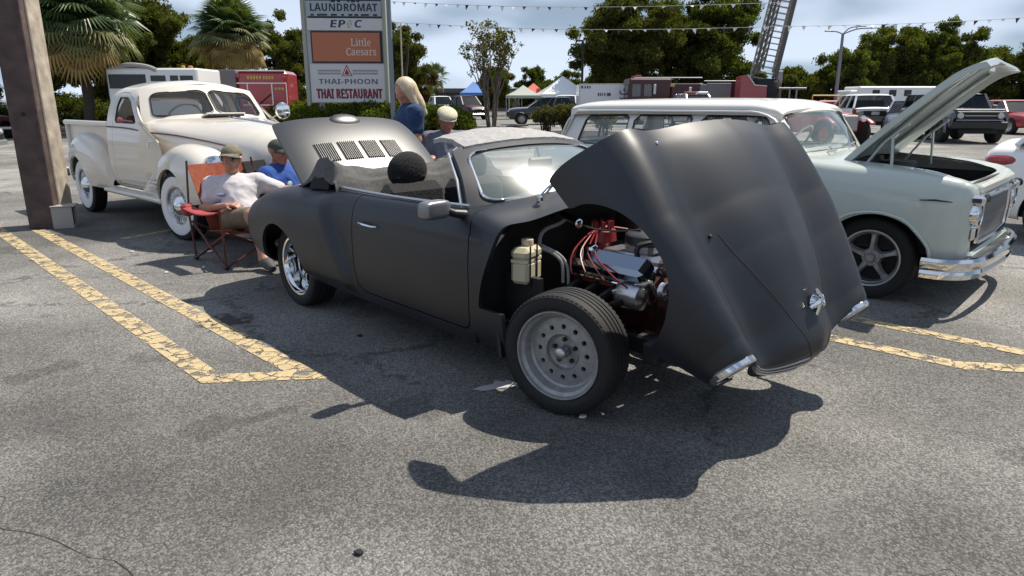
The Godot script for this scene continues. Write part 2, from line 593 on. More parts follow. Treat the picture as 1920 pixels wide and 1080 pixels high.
func lug_nuts(par: Node3D, n: int, r: float, z: float, m: Material, size := 0.011) -> void:
	for k in n:
		var s := Soup.new()
		var a := TAU * (k + 0.3) / n
		s.at(Transform3D(Basis.IDENTITY, Vector3(r * cos(a), r * sin(a), z)))
		s.lathe([Vector2(0, 0.018), Vector2(size * 0.7, 0.018), Vector2(size, 0.014), Vector2(size, 0)], 6)
		part(par, "lug_nut", s, m)
func steel_wheel(par: Node3D, t: Transform3D) -> Node3D:     # grey wheel with twelve round holes
	var w := holder(par, "wheel", t)
	part(w, "tyre", tyre_soup(0.292, 0.205, 0.20), M.rubber, "", 30)
	var s := Soup.new()
	s.lathe([Vector2(0.165, 0.022), Vector2(0.174, 0.03), Vector2(0.178, 0.05), Vector2(0.184, 0.068), Vector2(0.19, 0.072), Vector2(0.199, 0.078), Vector2(0.204, 0.092), Vector2(0.211, 0.093), Vector2(0.213, 0.085), Vector2(0.206, 0.07), Vector2(0.19, 0.04), Vector2(0.18, -0.08), Vector2(0.17, -0.08)].map(func(p): return p), 64)
	var holes: Array = []
	for k in 12: holes.append(Vector3(cos(TAU * k / 12) * 0.124, sin(TAU * k / 12) * 0.124, 0.0125))
	s.join(ring_disc(0.088, 0.165, 0.030, 0.022, holes, 0.02))
	s.lathe([Vector2(0.0, 0.0), Vector2(0.07, 0.0), Vector2(0.082, 0.01), Vector2(0.088, 0.030)], 48)
	part(w, "rim", s, M.steel, "", 30)
	var c := Soup.new()
	c.lathe([Vector2(0, 0.066), Vector2(0.018, 0.064), Vector2(0.026, 0.058), Vector2(0.03, 0.02)], 20)
	part(w, "hub", c, M.alloy)
	lug_nuts(w, 5, 0.056, 0.0, M.black_trim)
	var b := Soup.new()
	b.lathe([Vector2(0, -0.03), Vector2(0.165, -0.03)], 32)
	part(w, "brake_drum", b, M.dark)
	return w
# deep polished wheel with five tapered spokes
func spoke_wheel(par: Node3D, t: Transform3D, ro: float, ri: float, width: float, spoke_m: Material, lip_m: Material, n := 5, deep := 0.05) -> Node3D:
	var w := holder(par, "wheel", t)
	var h := width * 0.5
	part(w, "tyre", tyre_soup(ro, ri, width, 3), M.rubber, "", 30)
	var s := Soup.new()
	s.lathe([Vector2(ri * 0.86, -h * 0.7), Vector2(ri * 0.84, h * 0.8 - deep - 0.01), Vector2(ri * 0.87, h * 0.8 - deep), Vector2(ri * 0.885, h * 0.8 - 0.02), Vector2(ri * 0.93, h * 0.8 - 0.012), Vector2(ri * 0.96, h * 0.8 + 0.005), Vector2(ri * 1.02, h * 0.8 + 0.008), Vector2(ri * 1.04, h * 0.8 - 0.004), Vector2(ri * 0.99, h * 0.72)], 64)
	part(w, "rim", s, lip_m, "", 30)
	var z := h * 0.8 - deep
	for k in n:
		var a := TAU * k / n + PI / 2
		var q := Soup.new()
		q.at(Transform3D(Basis(Vector3(0, 0, 1), a), Vector3.ZERO))
		var r1 := ri * 0.28; var r2 := ri * 0.87
		var ww := [[r1, 0.030, 0.02], [lerpf(r1, r2, 0.35), 0.021, 0.026], [lerpf(r1, r2, 0.75), 0.022, 0.01], [r2, 0.034, -0.004]]
		for i in 3:
			var a0: Array = ww[i]; var a1: Array = ww[i + 1]
			var p := [Vector3(a0[0], -a0[1], z - 0.02), Vector3(a0[0], -a0[1] * 0.55, z + a0[2]), Vector3(a0[0], a0[1] * 0.55, z + a0[2]), Vector3(a0[0], a0[1], z - 0.02)]
			var r := [Vector3(a1[0], -a1[1], z - 0.02), Vector3(a1[0], -a1[1] * 0.55, z + a1[2]), Vector3(a1[0], a1[1] * 0.55, z + a1[2]), Vector3(a1[0], a1[1], z - 0.02)]
			for e in 3: q.quad(p[e], r[e], r[e + 1], p[e + 1])
		part(w, "spoke", q, spoke_m, "", 50)
	var c := Soup.new()
	c.lathe([Vector2(0, z + 0.045), Vector2(ri * 0.13, z + 0.043), Vector2(ri * 0.16, z + 0.034), Vector2(ri * 0.17, z + 0.02), Vector2(ri * 0.3, z + 0.018), Vector2(ri * 0.34, z), Vector2(ri * 0.34, z - 0.04)].map(func(p): return p), 28)
	part(w, "hub_cap", c, spoke_m)
	lug_nuts(w, 5, ri * 0.25, z + 0.016, lip_m, 0.009)
	var b := Soup.new()
	b.lathe([Vector2(0, z - 0.07), Vector2(ri * 0.86, z - 0.07)], 32)
	part(w, "brake_drum", b, M.dark)
	return w

# ---------- the black convertible ----------
func dark_convertible() -> void:
	var o := thing("black_convertible", "matt black old convertible with its whole front end tipped forward over the engine", "car", Vector3(0.709, 0, -3.485), deg_to_rad(-47.0))
	var net := net_of([
		[-3.44, .02, .40, .04, .38, .06, .40, .08, .44, .08, .48, .07, .52, .06, .54, .04, .55, .02, .56, 0, .56],
		[-3.40, .36, .34, .44, .34, .48, .39, .50, .46, .50, .54, .46, .60, .38, .62, .28, .63, .16, .635, 0, .64],
		[-3.28, .54, .31, .64, .31, .70, .38, .73, .48, .72, .58, .66, .66, .54, .69, .40, .70, .22, .71, 0, .72],
		[-3.0, .60, .29, .75, .29, .805, .37, .825, .49, .82, .61, .755, .725, .61, .765, .45, .775, .26, .79, 0, .80],
		[-2.72, .64, .27, .78, .27, .82, .36, .84, .50, .84, .66, .80, .79, .66, .825, .50, .825, .28, .85, 0, .86],
		[-2.4, .68, .25, .78, .25, .82, .35, .845, .52, .845, .69, .805, .83, .68, .865, .52, .86, .28, .88, 0, .89],
		[-2.0, .69, .23, .77, .23, .805, .34, .825, .51, .82, .69, .795, .82, .70, .875, .55, .88, .3, .89, 0, .90],
		[-1.6, .69, .22, .76, .22, .79, .33, .80, .50, .80, .67, .785, .80, .735, .878, .63, .88, .34, .89, 0, .90],
		[-1.0, .69, .22, .76, .22, .79, .33, .80, .50, .80, .67, .785, .80, .74, .89, .65, .892, .34, .90, 0, .91],
		[-.55, .69, .22, .76, .22, .79, .33, .80, .50, .80, .67, .785, .80, .735, .895, .62, .90, .34, .94, 0, .965],
		[-.32, .66, .23, .76, .24, .79, .34, .80, .50, .80, .66, .78, .79, .72, .865, .56, .845, .34, .905, 0, .93],
		[0.0, .66, .23, .76, .24, .795, .34, .81, .50, .81, .64, .79, .76, .71, .83, .54, .765, .32, .84, 0, .87],
		[.3, .66, .22, .76, .23, .795, .33, .81, .48, .81, .61, .785, .72, .70, .785, .54, .68, .30, .755, 0, .785],
		[.52, .62, .20, .73, .21, .77, .31, .785, .44, .785, .56, .765, .665, .68, .715, .53, .585, .29, .66, 0, .69],
		[.66, .54, .20, .64, .21, .70, .29, .73, .40, .735, .52, .715, .61, .64, .64, .50, .505, .28, .56, 0, .59],
		[.73, .44, .24, .54, .25, .61, .31, .64, .40, .645, .47, .63, .52, .57, .54, .44, .45, .25, .48, 0, .50],
		[.77, .30, .34, .38, .34, .42, .36, .44, .39, .44, .41, .42, .43, .38, .435, .30, .42, .17, .42, 0, .42]])
	var g := surf(net, 280, 84)
	for row in g:                                                          # the rear wing stands proud of the door behind a soft crease
		for j in row.size():
			var p: Vector3 = row[j]
			var edge := lerpf(-1.60, -1.84, smoothstep(0.3, 0.85, p.y))
			var out := smoothstep(0.0, 0.085, edge - p.x) * smoothstep(-3.3, -2.4, p.x) * smoothstep(0.24, 0.34, p.y) * smoothstep(0.90, 0.78, p.y)
			if p.z > 0.6: row[j] = p + Vector3(0, 0, 0.046 * out)
			# a soft crease along the door
			row[j].z += 0.006 * exp(-pow((p.y - 0.775) / 0.02, 2.0)) * smoothstep(-1.5, -0.8, p.x) * (1.0 if p.z > 0.6 and p.x < -0.4 else 0.0)
	var split := func(p: Vector3) -> float: return lerpf(-0.425, -0.325, smoothstep(0.44, 0.85, p.y)) + 0.04 * (1.0 - absf(p.z) / 0.8) * smoothstep(0.8, 0.9, p.y)
	var f_tub := func(p: Vector3) -> float: return maxf(split.call(p) - p.x, minf(0.44 - p.y, -0.26 - p.x))
	var f_rear := func(p: Vector3) -> float: return (Vector2(p.x + 2.475, (p.y - 0.30) * 1.02).length() - 0.315) if p.y > 0.3 else maxf(absf(p.x + 2.475) - 0.315, -1.0)
	var f_front := func(p: Vector3) -> float: return (Vector2(p.x, p.y - 0.30).length() - 0.327)
	var f_pit := func(p: Vector3) -> float: return poly_sdf(rrect(-2.12, -0.655, -0.66, 0.655, 0.16), Vector2(p.x, p.z)) if p.y > 0.7 else 1.0
	var door_o := PackedVector2Array([Vector2(-1.60, 0.95), Vector2(-1.60, 0.44), Vector2(-1.575, 0.34), Vector2(-1.5, 0.30), Vector2(-0.54, 0.30), Vector2(-0.505, 0.33), Vector2(-0.495, 0.5), Vector2(-0.50, 0.8), Vector2(-0.56, 0.95)])
	var in_door := func(p: Vector3) -> float: return poly_sdf(door_o, Vector2(p.x, p.y)) if p.z > 0.63 else 1.0
	var lipin := Vector3(0, 0, -0.025)
	var tub := Soup.new()
	tub.panel(g, [f_tub, f_rear, f_pit, in_door], lipin)
	part(o, "body_shell", tub, M.black, "", 60)
	var far_side := Soup.new()
	far_side.panel(g, [f_tub, f_rear, f_pit], lipin)
	part(o, "body_shell", far_side.mirrored(), M.black)
	var door := Soup.new()
	door.panel(g, [func(p): return -in_door.call(p) - 0.007 if p.z > 0.63 else -1.0, f_pit], lipin)
	part(o, "door", door, M.black)
	# the tipped front end
	var turn := Transform3D(Basis(Vector3(0, 0, 1), deg_to_rad(-40.0)), Vector3.ZERO)
	turn.origin = Vector3(0.30, 0.70, 0) - turn.basis * Vector3(0, 0.30, 0)
	var clip := holder(o, "front_end", turn)
	var cn := net_of([
		[-.52, .785, .38, .79, .45, .795, .54, .79, .63, .765, .73, .665, .81, .55, .79, .44, .79, .25, .80, 0, .80],
		[-.30, .77, .25, .79, .40, .80, .52, .795, .62, .765, .72, .665, .795, .55, .765, .45, .755, .25, .815, 0, .825],
		[0.0, .76, .20, .80, .36, .81, .48, .80, .57, .765, .66, .66, .725, .545, .67, .44, .64, .25, .75, 0, .77],
		[.20, .76, .18, .795, .33, .805, .43, .795, .52, .76, .61, .655, .665, .54, .595, .43, .555, .24, .69, 0, .71],
		[.36, .71, .23, .77, .29, .79, .38, .78, .47, .745, .56, .65, .61, .535, .54, .42, .475, .23, .62, 0, .645],
		[.50, .62, .27, .715, .28, .75, .35, .75, .43, .72, .515, .635, .555, .53, .49, .40, .39, .22, .54, 0, .57],
		[.575, .56, .30, .675, .295, .735, .355, .735, .42, .70, .49, .62, .52, .525, .46, .36, .34, .20, .445, 0, .475],
		[.58, .56, .31, .67, .305, .725, .36, .725, .42, .69, .48, .62, .505, .53, .455, .31, .27, .18, .33, 0, .34],
		[.585, .57, .33, .66, .325, .70, .37, .70, .41, .67, .46, .62, .48, .55, .45, .29, .23, .16, .21, 0, .20]])
	for e in [[6, 7, .615], [6, 8, .65], [6, 9, .66], [7, 7, .605], [7, 8, .665], [7, 9, .68], [8, 7, .585], [8, 8, .62], [8, 9, .63]]: cn[e[0]][e[1]].x = e[2]
	for i in range(3, 9):                                                 # the wings draw in towards the nose
		for j in 10: cn[i][j].z *= [0.96, 0.92, 0.885, 0.87, 0.87, 0.87][i - 3]
	var cg := surf(cn, 130, 64)
	var on_clip := func(x: float, z: float) -> Vector3:
		var best := Vector3.ZERO; var bd := 9.0
		for row in cg:
			for q in row:
				if q.y < 0.3: continue
				var d := Vector2(q.x - x, q.z - absf(z)).length()
				if d < bd: bd = d; best = q
		return Vector3(x, best.y, z)
	var f_clip := func(p: Vector3) -> float: return minf(p.x - lerpf(-0.46, -0.375, smoothstep(0.44, 0.8, p.y)), maxf(p.y - 0.43, p.x + 0.1))
	var half := Soup.new()
	half.panel(cg, [f_clip, f_front], lipin)
	half.join(half.mirrored())
	part(clip, "front_panel", half, M.black)
	for sd in [-1.0, 1.0]:
		var hl := Soup.new()
		hl.at(Transform3D(Basis(Vector3.UP, PI / 2).rotated(Vector3(0, 0, 1), -0.1), Vector3(0.575, 0.405, sd * 0.55)))
		hl.lathe([Vector2(0.086, 0.012), Vector2(0.094, 0.017), Vector2(0.102, 0.010), Vector2(0.104, -0.008), Vector2(0.098, -0.016)], 36)
		part(clip, "headlight_ring", hl, M.chrome)
		var gl := Soup.new()
		gl.at(hl.xf); gl.lathe([Vector2(0, 0.016), Vector2(0.05, 0.012), Vector2(0.088, 0.004)], 28)
		part(clip, "headlight", gl, M.grey_paint)
		for k in 4:
			var gr := Soup.new(); var gp: Array = []
			for j in range(46, 62):
				var q: Vector3 = cg[clampi(103 + k * 4, 0, 130)][j]
				gp.append(Vector3(q.x + 0.003, q.y, q.z * sd))
			gr.tube(gp, 0.0045, 6)
			part(clip, "grille_bar", gr, M.satin)
	for e in [[1.0, 40, 104, 51.5, 61.5], [-1.0, 40, 104, 51.5, 61.5]]:
		var cr := Soup.new(); var cp: Array = []
		for i in range(e[1], e[2] + 1):
			var w := lerpf(e[3], e[4], float(i - e[1]) / (e[2] - e[1]))
			var q: Vector3 = cg[i][int(w)].lerp(cg[i][int(w) + 1], w - int(w))
			cp.append(Vector3(q.x, q.y - 0.0012, q.z * e[0]))
		cr.tube(cp, 0.0026, 6)
		part(clip, "hood_seam", cr, M.dark)
	var em := Soup.new()
	em.at(Transform3D(Basis(Vector3.UP, PI / 2).rotated(Vector3(0, 0, 1), 0.8), on_clip.call(0.50, 0.0)))
	em.lathe([Vector2(0, 0.022), Vector2(0.022, 0.02), Vector2(0.03, 0.01), Vector2(0.034, 0)], 20)
	em.tube([Vector3(-0.05, -0.015, 0.01), Vector3(-0.02, 0.01, 0.035), Vector3(0.02, -0.01, 0.035), Vector3(0.055, 0.02, 0.012)], 0.009, 7)
	em.tube([Vector3(0.0, 0.06, 0.01), Vector3(0.01, 0.02, 0.035), Vector3(0.0, -0.055, 0.012)], 0.008, 7)
	part(clip, "nose_latch", em, M.chrome)
	for e in [Vector2(-0.31, 0.50), Vector2(0.10, 0.42)]:
		var bolt := Soup.new()
		bolt.ball(on_clip.call(e.x, e.y) + Vector3(0, 0.003, 0), Vector3(0.009, 0.006, 0.009), 6)
		part(clip, "hood_pin", bolt, M.chrome if e.x < 0 else M.dark)
	# windshield: (s across, t up)
	var ws := func(p: Vector3) -> Vector3:
		var b := Vector3(-0.47 - 0.15 * p.x * p.x, 0.935 - 0.04 * p.x * p.x, 0.615 * p.x)
		var t := Vector3(-0.86 - 0.05 * p.x * p.x, 1.195 - 0.04 * p.x * p.x, 0.50 * p.x)
		return b.lerp(t, p.y) + Vector3(0.016, 0.016, 0) * sin(p.y * PI) + Vector3(-0.75, -0.5, 0) * p.z
	var outer := rrect(-1.09, -0.1, 1.09, 1.1, 0.12, 8); var inner := rrect(-0.97, 0.05, 0.97, 0.94, 0.16, 8)
	var fr := Soup.new()
	fr.panel(flat_grid(-1.1, -0.15, 1.1, 1.15, 110, 60), [func(p): return -poly_sdf(outer, Vector2(p.x, p.y)), func(p): return poly_sdf(inner, Vector2(p.x, p.y))], Vector3(0, 0, 0.035))
	part(o, "windshield_frame", warped(fr, ws), M.black)
	var gs := Soup.new()
	gs.panel(flat_grid(-1.0, 0.0, 1.0, 1.0, 50, 24), [func(p): return -poly_sdf(rrect(-0.98, 0.04, 0.98, 0.95, 0.17, 8), Vector2(p.x, p.y))])
	part(o, "windshield", warped(gs, func(p): return ws.call(p + Vector3(0, 0, 0.012))), glass(Color(0.75, 0.85, 0.85), 0.12, 0.235))
	var bead: Array = []
	for p in rrect(-0.965, 0.055, 0.965, 0.935, 0.16, 10): bead.append(ws.call(Vector3(p.x, p.y, -0.004)))
	bead.append(bead[0])
	var bs := Soup.new(); bs.tube(bead, 0.007, 6, false)
	part(o, "windshield_trim", bs, M.chrome)
	for sd in [-1.0, 1.0]:
		var pl := Soup.new()
		pl.tube([ws.call(Vector3(sd * 1.11, -0.05, 0.03)), ws.call(Vector3(sd * 1.11, 0.5, 0.03)), ws.call(Vector3(sd * 1.10, 1.06, 0.03))], 0.008, 6)
		part(o, "pillar_trim", pl, M.satin)
	# pale cover folded over the top of the windshield
	var hc := flat_grid(-1.0, 0.0, 1.0, 1.0, 40, 14)
	var nz := noise(FastNoiseLite.TYPE_SIMPLEX_SMOOTH, 3.0, 11, 3)
	for row in hc:
		for j in row.size():
			var p: Vector3 = row[j]
			var q: Vector3 = ws.call(Vector3(p.x * 0.94, 1.04, 0))
			q += Vector3(-0.36 * p.y, 0.012 + 0.05 * sin(minf(1.0, p.y * 1.15) * PI * 0.62) - 0.02 * p.x * p.x * p.y + 0.006 * nz.get_noise_2d(p.x * 1.2, p.y * 0.8), -0.06 * p.x * p.y)
			row[j] = q
	var hs := Soup.new(); hs.grid(hc, true, Vector3(0.0, -0.025, 0))
	part(o, "header_cover", hs, M.canvas_pale)
	var hp := Soup.new()
	hp.box(Vector3(-1.13, 1.272, -0.13), Vector3(0.10, 0.012, 0.11), 0.004, Basis(Vector3(0, 0, 1), 0.1))
	part(o, "cover_patch", hp, M.canvas)
	var rv := Soup.new()
	rv.box(Vector3(-0.80, 1.08, 0.0), Vector3(0.03, 0.055, 0.19), 0.012)
	rv.tube([Vector3(-0.83, 1.16, 0), Vector3(-0.80, 1.09, 0)], 0.006, 6)
	part(o, "rear_view_mirror", rv, M.black_trim)
	var wp := Soup.new()
	wp.tube([Vector3(-0.40, 0.925, 0.40), Vector3(-0.405, 0.955, 0.40), Vector3(-0.50, 0.975, 0.25), Vector3(-0.545, 1.0, 0.14)], 0.007, 6)
	wp.box(Vector3(-0.405, 0.94, 0.40), Vector3(0.03, 0.035, 0.03), 0.008)
	part(o, "wiper", wp, M.chrome)
	# rear lid, propped open with its louvres
	var lid := holder(o, "rear_lid", Transform3D(Basis(Vector3(0, 0, 1), deg_to_rad(-41.0)), Vector3(-2.47, 0.83, 0)))
	var lp := func(p: Vector3) -> Vector3:                                 # x along the lid 0..1, y across -1..1, z out
		var w := lerpf(0.62, 0.60, p.x) * (1.0 - 0.06 * pow(p.x, 6.0))
		return Vector3(-0.73 * p.x, 0.035 * (1.0 - p.y * p.y) - 0.05 * pow(p.x, 4.0) - 0.03 * pow(absf(p.y), 5.0) + p.z, w * p.y)
	var lg := flat_grid(0, -1, 1, 1, 28, 36)
	for row in lg:
		for j in row.size(): row[j] = lp.call(row[j])
	var ls := Soup.new(); ls.grid(lg, false, Vector3(0, -0.02, 0))
	part(lid, "lid_panel", ls, M.black_gloss)
	var pod := Soup.new(); pod.ball(lp.call(Vector3(0.93, 0.0, -0.005)), Vector3(0.07, 0.03, 0.135), 10)
	part(lid, "plate_lamp_pod", pod, M.black_gloss)
	for grp in 4:
		for k in 9:
			var c := -0.50 + grp * 0.31 + k * 0.027
			var lv := Soup.new()
			var a: Vector3 = lp.call(Vector3(0.30, c, 0.005)); var b: Vector3 = lp.call(Vector3(0.56, c, 0.005))
			lv.bar(a, b, 0.007, 0.012, Vector3.UP, 0.002)
			part(lid, "louvre", lv, M.black_gloss)
			var dk := Soup.new()
			dk.bar(lp.call(Vector3(0.305, c + 0.013, 0.001)), lp.call(Vector3(0.555, c + 0.013, 0.001)), 0.015, 0.004)
			part(lid, "louvre_slot", dk, M.dark)
	# folded soft top across the back of the cockpit
	var tg := flat_grid(-1, 0, 1, 1, 60, 26)
	for row in tg:
		for j in row.size():
			var p: Vector3 = row[j]
			var t := p.y
			var peak := 0.985 - 0.02 * cos(p.x * 3.0) + 0.075 * smoothstep(0.72, 0.93, p.x) + 0.03 * smoothstep(0.2, -0.5, p.x) - 0.12 * smoothstep(0.93, 1.0, absf(p.x))
			var pr: Array = [Vector2(-2.42, 0.86), Vector2(-2.22, peak - 0.04), Vector2(-2.08, peak), Vector2(-1.99, peak - 0.03), Vector2(-1.93, 0.92), Vector2(-1.88, 0.80)]
			var u := t * 4.999
			var i := int(u)
			var q: Vector2 = pr[i].lerp(pr[i + 1], u - i)
			var fold := 0.010 * sin(p.x * 7.0 + t * 9.0 + 1.5 * nz.get_noise_2d(p.x * 0.5, t)) + 0.012 * nz.get_noise_2d(p.x * 0.6 + 4.0, t * 1.5) + 0.006 * sin(p.x * 16.0 - t * 7.0)
			row[j] = Vector3(q.x + fold * 0.6, q.y + fold * sin(t * PI), p.x * 0.71)
	var ts := Soup.new(); ts.grid(tg, true, Vector3(0.008, -0.014, 0))
	part(o, "folded_top", ts, M.canvas, "", 60)
	var fl := Soup.new()
	fl.grid([PackedVector3Array([Vector3(-2.03, 1.05, 0.655), Vector3(-2.02, 0.95, 0.69), Vector3(-2.0, 0.87, 0.72)]), PackedVector3Array([Vector3(-2.16, 1.0, 0.67), Vector3(-2.2, 0.92, 0.72), Vector3(-2.2, 0.865, 0.745)])], false, Vector3(0, 0, -0.015))
	part(o, "top_end_flap", fl, M.cloth_dark)
	# cockpit
	var inn := Soup.new()
	inn.box(Vector3(-1.35, 0.27, 0), Vector3(1.7, 0.03, 1.34), 0.0)
	for sd in [-1.0, 1.0]: inn.box(Vector3(-1.35, 0.56, sd * 0.69), Vector3(1.55, 0.58, 0.03), 0.0)
	inn.box(Vector3(-2.14, 0.56, 0), Vector3(0.03, 0.56, 1.34))
	part(o, "cockpit_tub", inn, M.cloth_dark)
	var dash := Soup.new()
	dash.box(Vector3(-0.76, 0.80, 0), Vector3(0.16, 0.17, 1.26), 0.05)
	part(o, "dashboard", dash, M.black)
	var sw := Soup.new()
	sw.at(Transform3D(Basis(Vector3(0, 1, 0), -PI / 2).rotated(Vector3(0, 0, 1), -0.35), Vector3(-0.98, 0.86, -0.33)))
	var ringp: Array = []
	for k in 29: ringp.append(Vector3(cos(TAU * k / 28) * 0.18, sin(TAU * k / 28) * 0.18, 0))
	sw.tube(ringp, 0.012, 8, false)
	for k in 3: sw.tube([Vector3.ZERO, Vector3(cos(TAU * k / 3 + 0.5) * 0.18, sin(TAU * k / 3 + 0.5) * 0.18, 0)], 0.009, 6)
	part(o, "steering_wheel", sw, M.black_trim)
	for sd in [1.0, -1.0]:
		var seat := holder(o, "seat", Transform3D(Basis.IDENTITY, Vector3(-1.66, 0.28, sd * 0.265)))
		var b := Soup.new()
		b.box(Vector3(-0.02, 0.33, 0), Vector3(0.15, 0.60, 0.50), 0.06, Basis(Vector3(0, 0, 1), 0.16))
		part(seat, "backrest", b, M.cloth_dark)
		var cu := Soup.new(); cu.box(Vector3(0.24, 0.14, 0), Vector3(0.52, 0.15, 0.5), 0.05)
		part(seat, "cushion", cu, M.cloth_dark)
		var hr := Soup.new()
		var hg: Array = []
		for i in 25:
			var row := PackedVector3Array()
			var a := PI * 1.5 * (i / 24.0) - PI * 0.25
			for j in 13:
				var v := PI * (j / 12.0) - PI / 2
				var rr := Vector2(cos(a), sin(a))
				row.append(Vector3(-0.10 + 0.055 * sin(v) , 0.705 + (0.125 if sin(a) > 0 else 0.08) * rr.y * (0.72 + 0.28 * cos(v)), 0.155 * rr.x * (0.72 + 0.28 * cos(v))))
			hg.append(row)
		hr.ball(Vector3(-0.10, 0.70, 0), Vector3(0.062, 0.125, 0.152), 12)
		hr.box(Vector3(-0.10, 0.66, 0), Vector3(0.10, 0.08, 0.28), 0.035)
		part(seat, "headrest", hr, M.cloth_dark)
		for e in [-0.07, 0.07]:
			var ps := Soup.new(); ps.tube([Vector3(-0.085, 0.56, e), Vector3(-0.10, 0.68, e)], 0.008, 8)
			part(seat, "headrest_post", ps, M.satin)
	# mirror, handle, sill trim
	var mi := holder(o, "door_mirror")
	var mb := Soup.new(); mb.ball(Vector3(-0.63, 0.912, 0.895), Vector3(0.042, 0.046, 0.088), 14, Basis(Vector3.UP, 0.12), 0.5)
	part(mi, "mirror_shell", mb, mat(lin(0.24, 0.24, 0.25), 0.34, 0.7))
	var ma := Soup.new(); ma.tube([Vector3(-0.62, 0.90, 0.83), Vector3(-0.61, 0.885, 0.79), Vector3(-0.60, 0.875, 0.73)], [0.022, 0.02, 0.026], 10)
	part(mi, "mirror_arm", ma, M.black_trim)
	var dh := Soup.new()
	dh.tube([Vector3(-1.475, 0.735, 0.795), Vector3(-1.465, 0.735, 0.822), Vector3(-1.40, 0.732, 0.83), Vector3(-1.335, 0.727, 0.82), Vector3(-1.325, 0.725, 0.795)], [0.008, 0.010, 0.012, 0.010, 0.008], 8, true, 0.8)
	part(o, "door_handle", dh, M.chrome)
	var st := Soup.new()
	st.tube(curve([Vector3(-1.95, 0.893, 0.675), Vector3(-1.5, 0.892, 0.69), Vector3(-1.0, 0.90, 0.695), Vector3(-0.62, 0.91, 0.68)], 12), 0.009, 6)
	part(o, "door_top_trim", st, M.satin)
	# wheels
	steel_wheel(o, Transform3D(Basis(Vector3.UP, deg_to_rad(14.0)), Vector3(0.0, 0.292, 0.625)))
	steel_wheel(o, Transform3D(Basis(Vector3.UP, deg_to_rad(194.0)), Vector3(0.0, 0.292, -0.625)))
	spoke_wheel(o, Transform3D(Basis.IDENTITY, Vector3(-2.475, 0.292, 0.665)), 0.292, 0.205, 0.20, M.chrome, M.chrome, 5, 0.09)
	spoke_wheel(o, Transform3D(Basis(Vector3.UP, PI), Vector3(-2.475, 0.292, -0.665)), 0.292, 0.205, 0.20, M.chrome, M.chrome, 5, 0.09)
	convertible_engine(o)

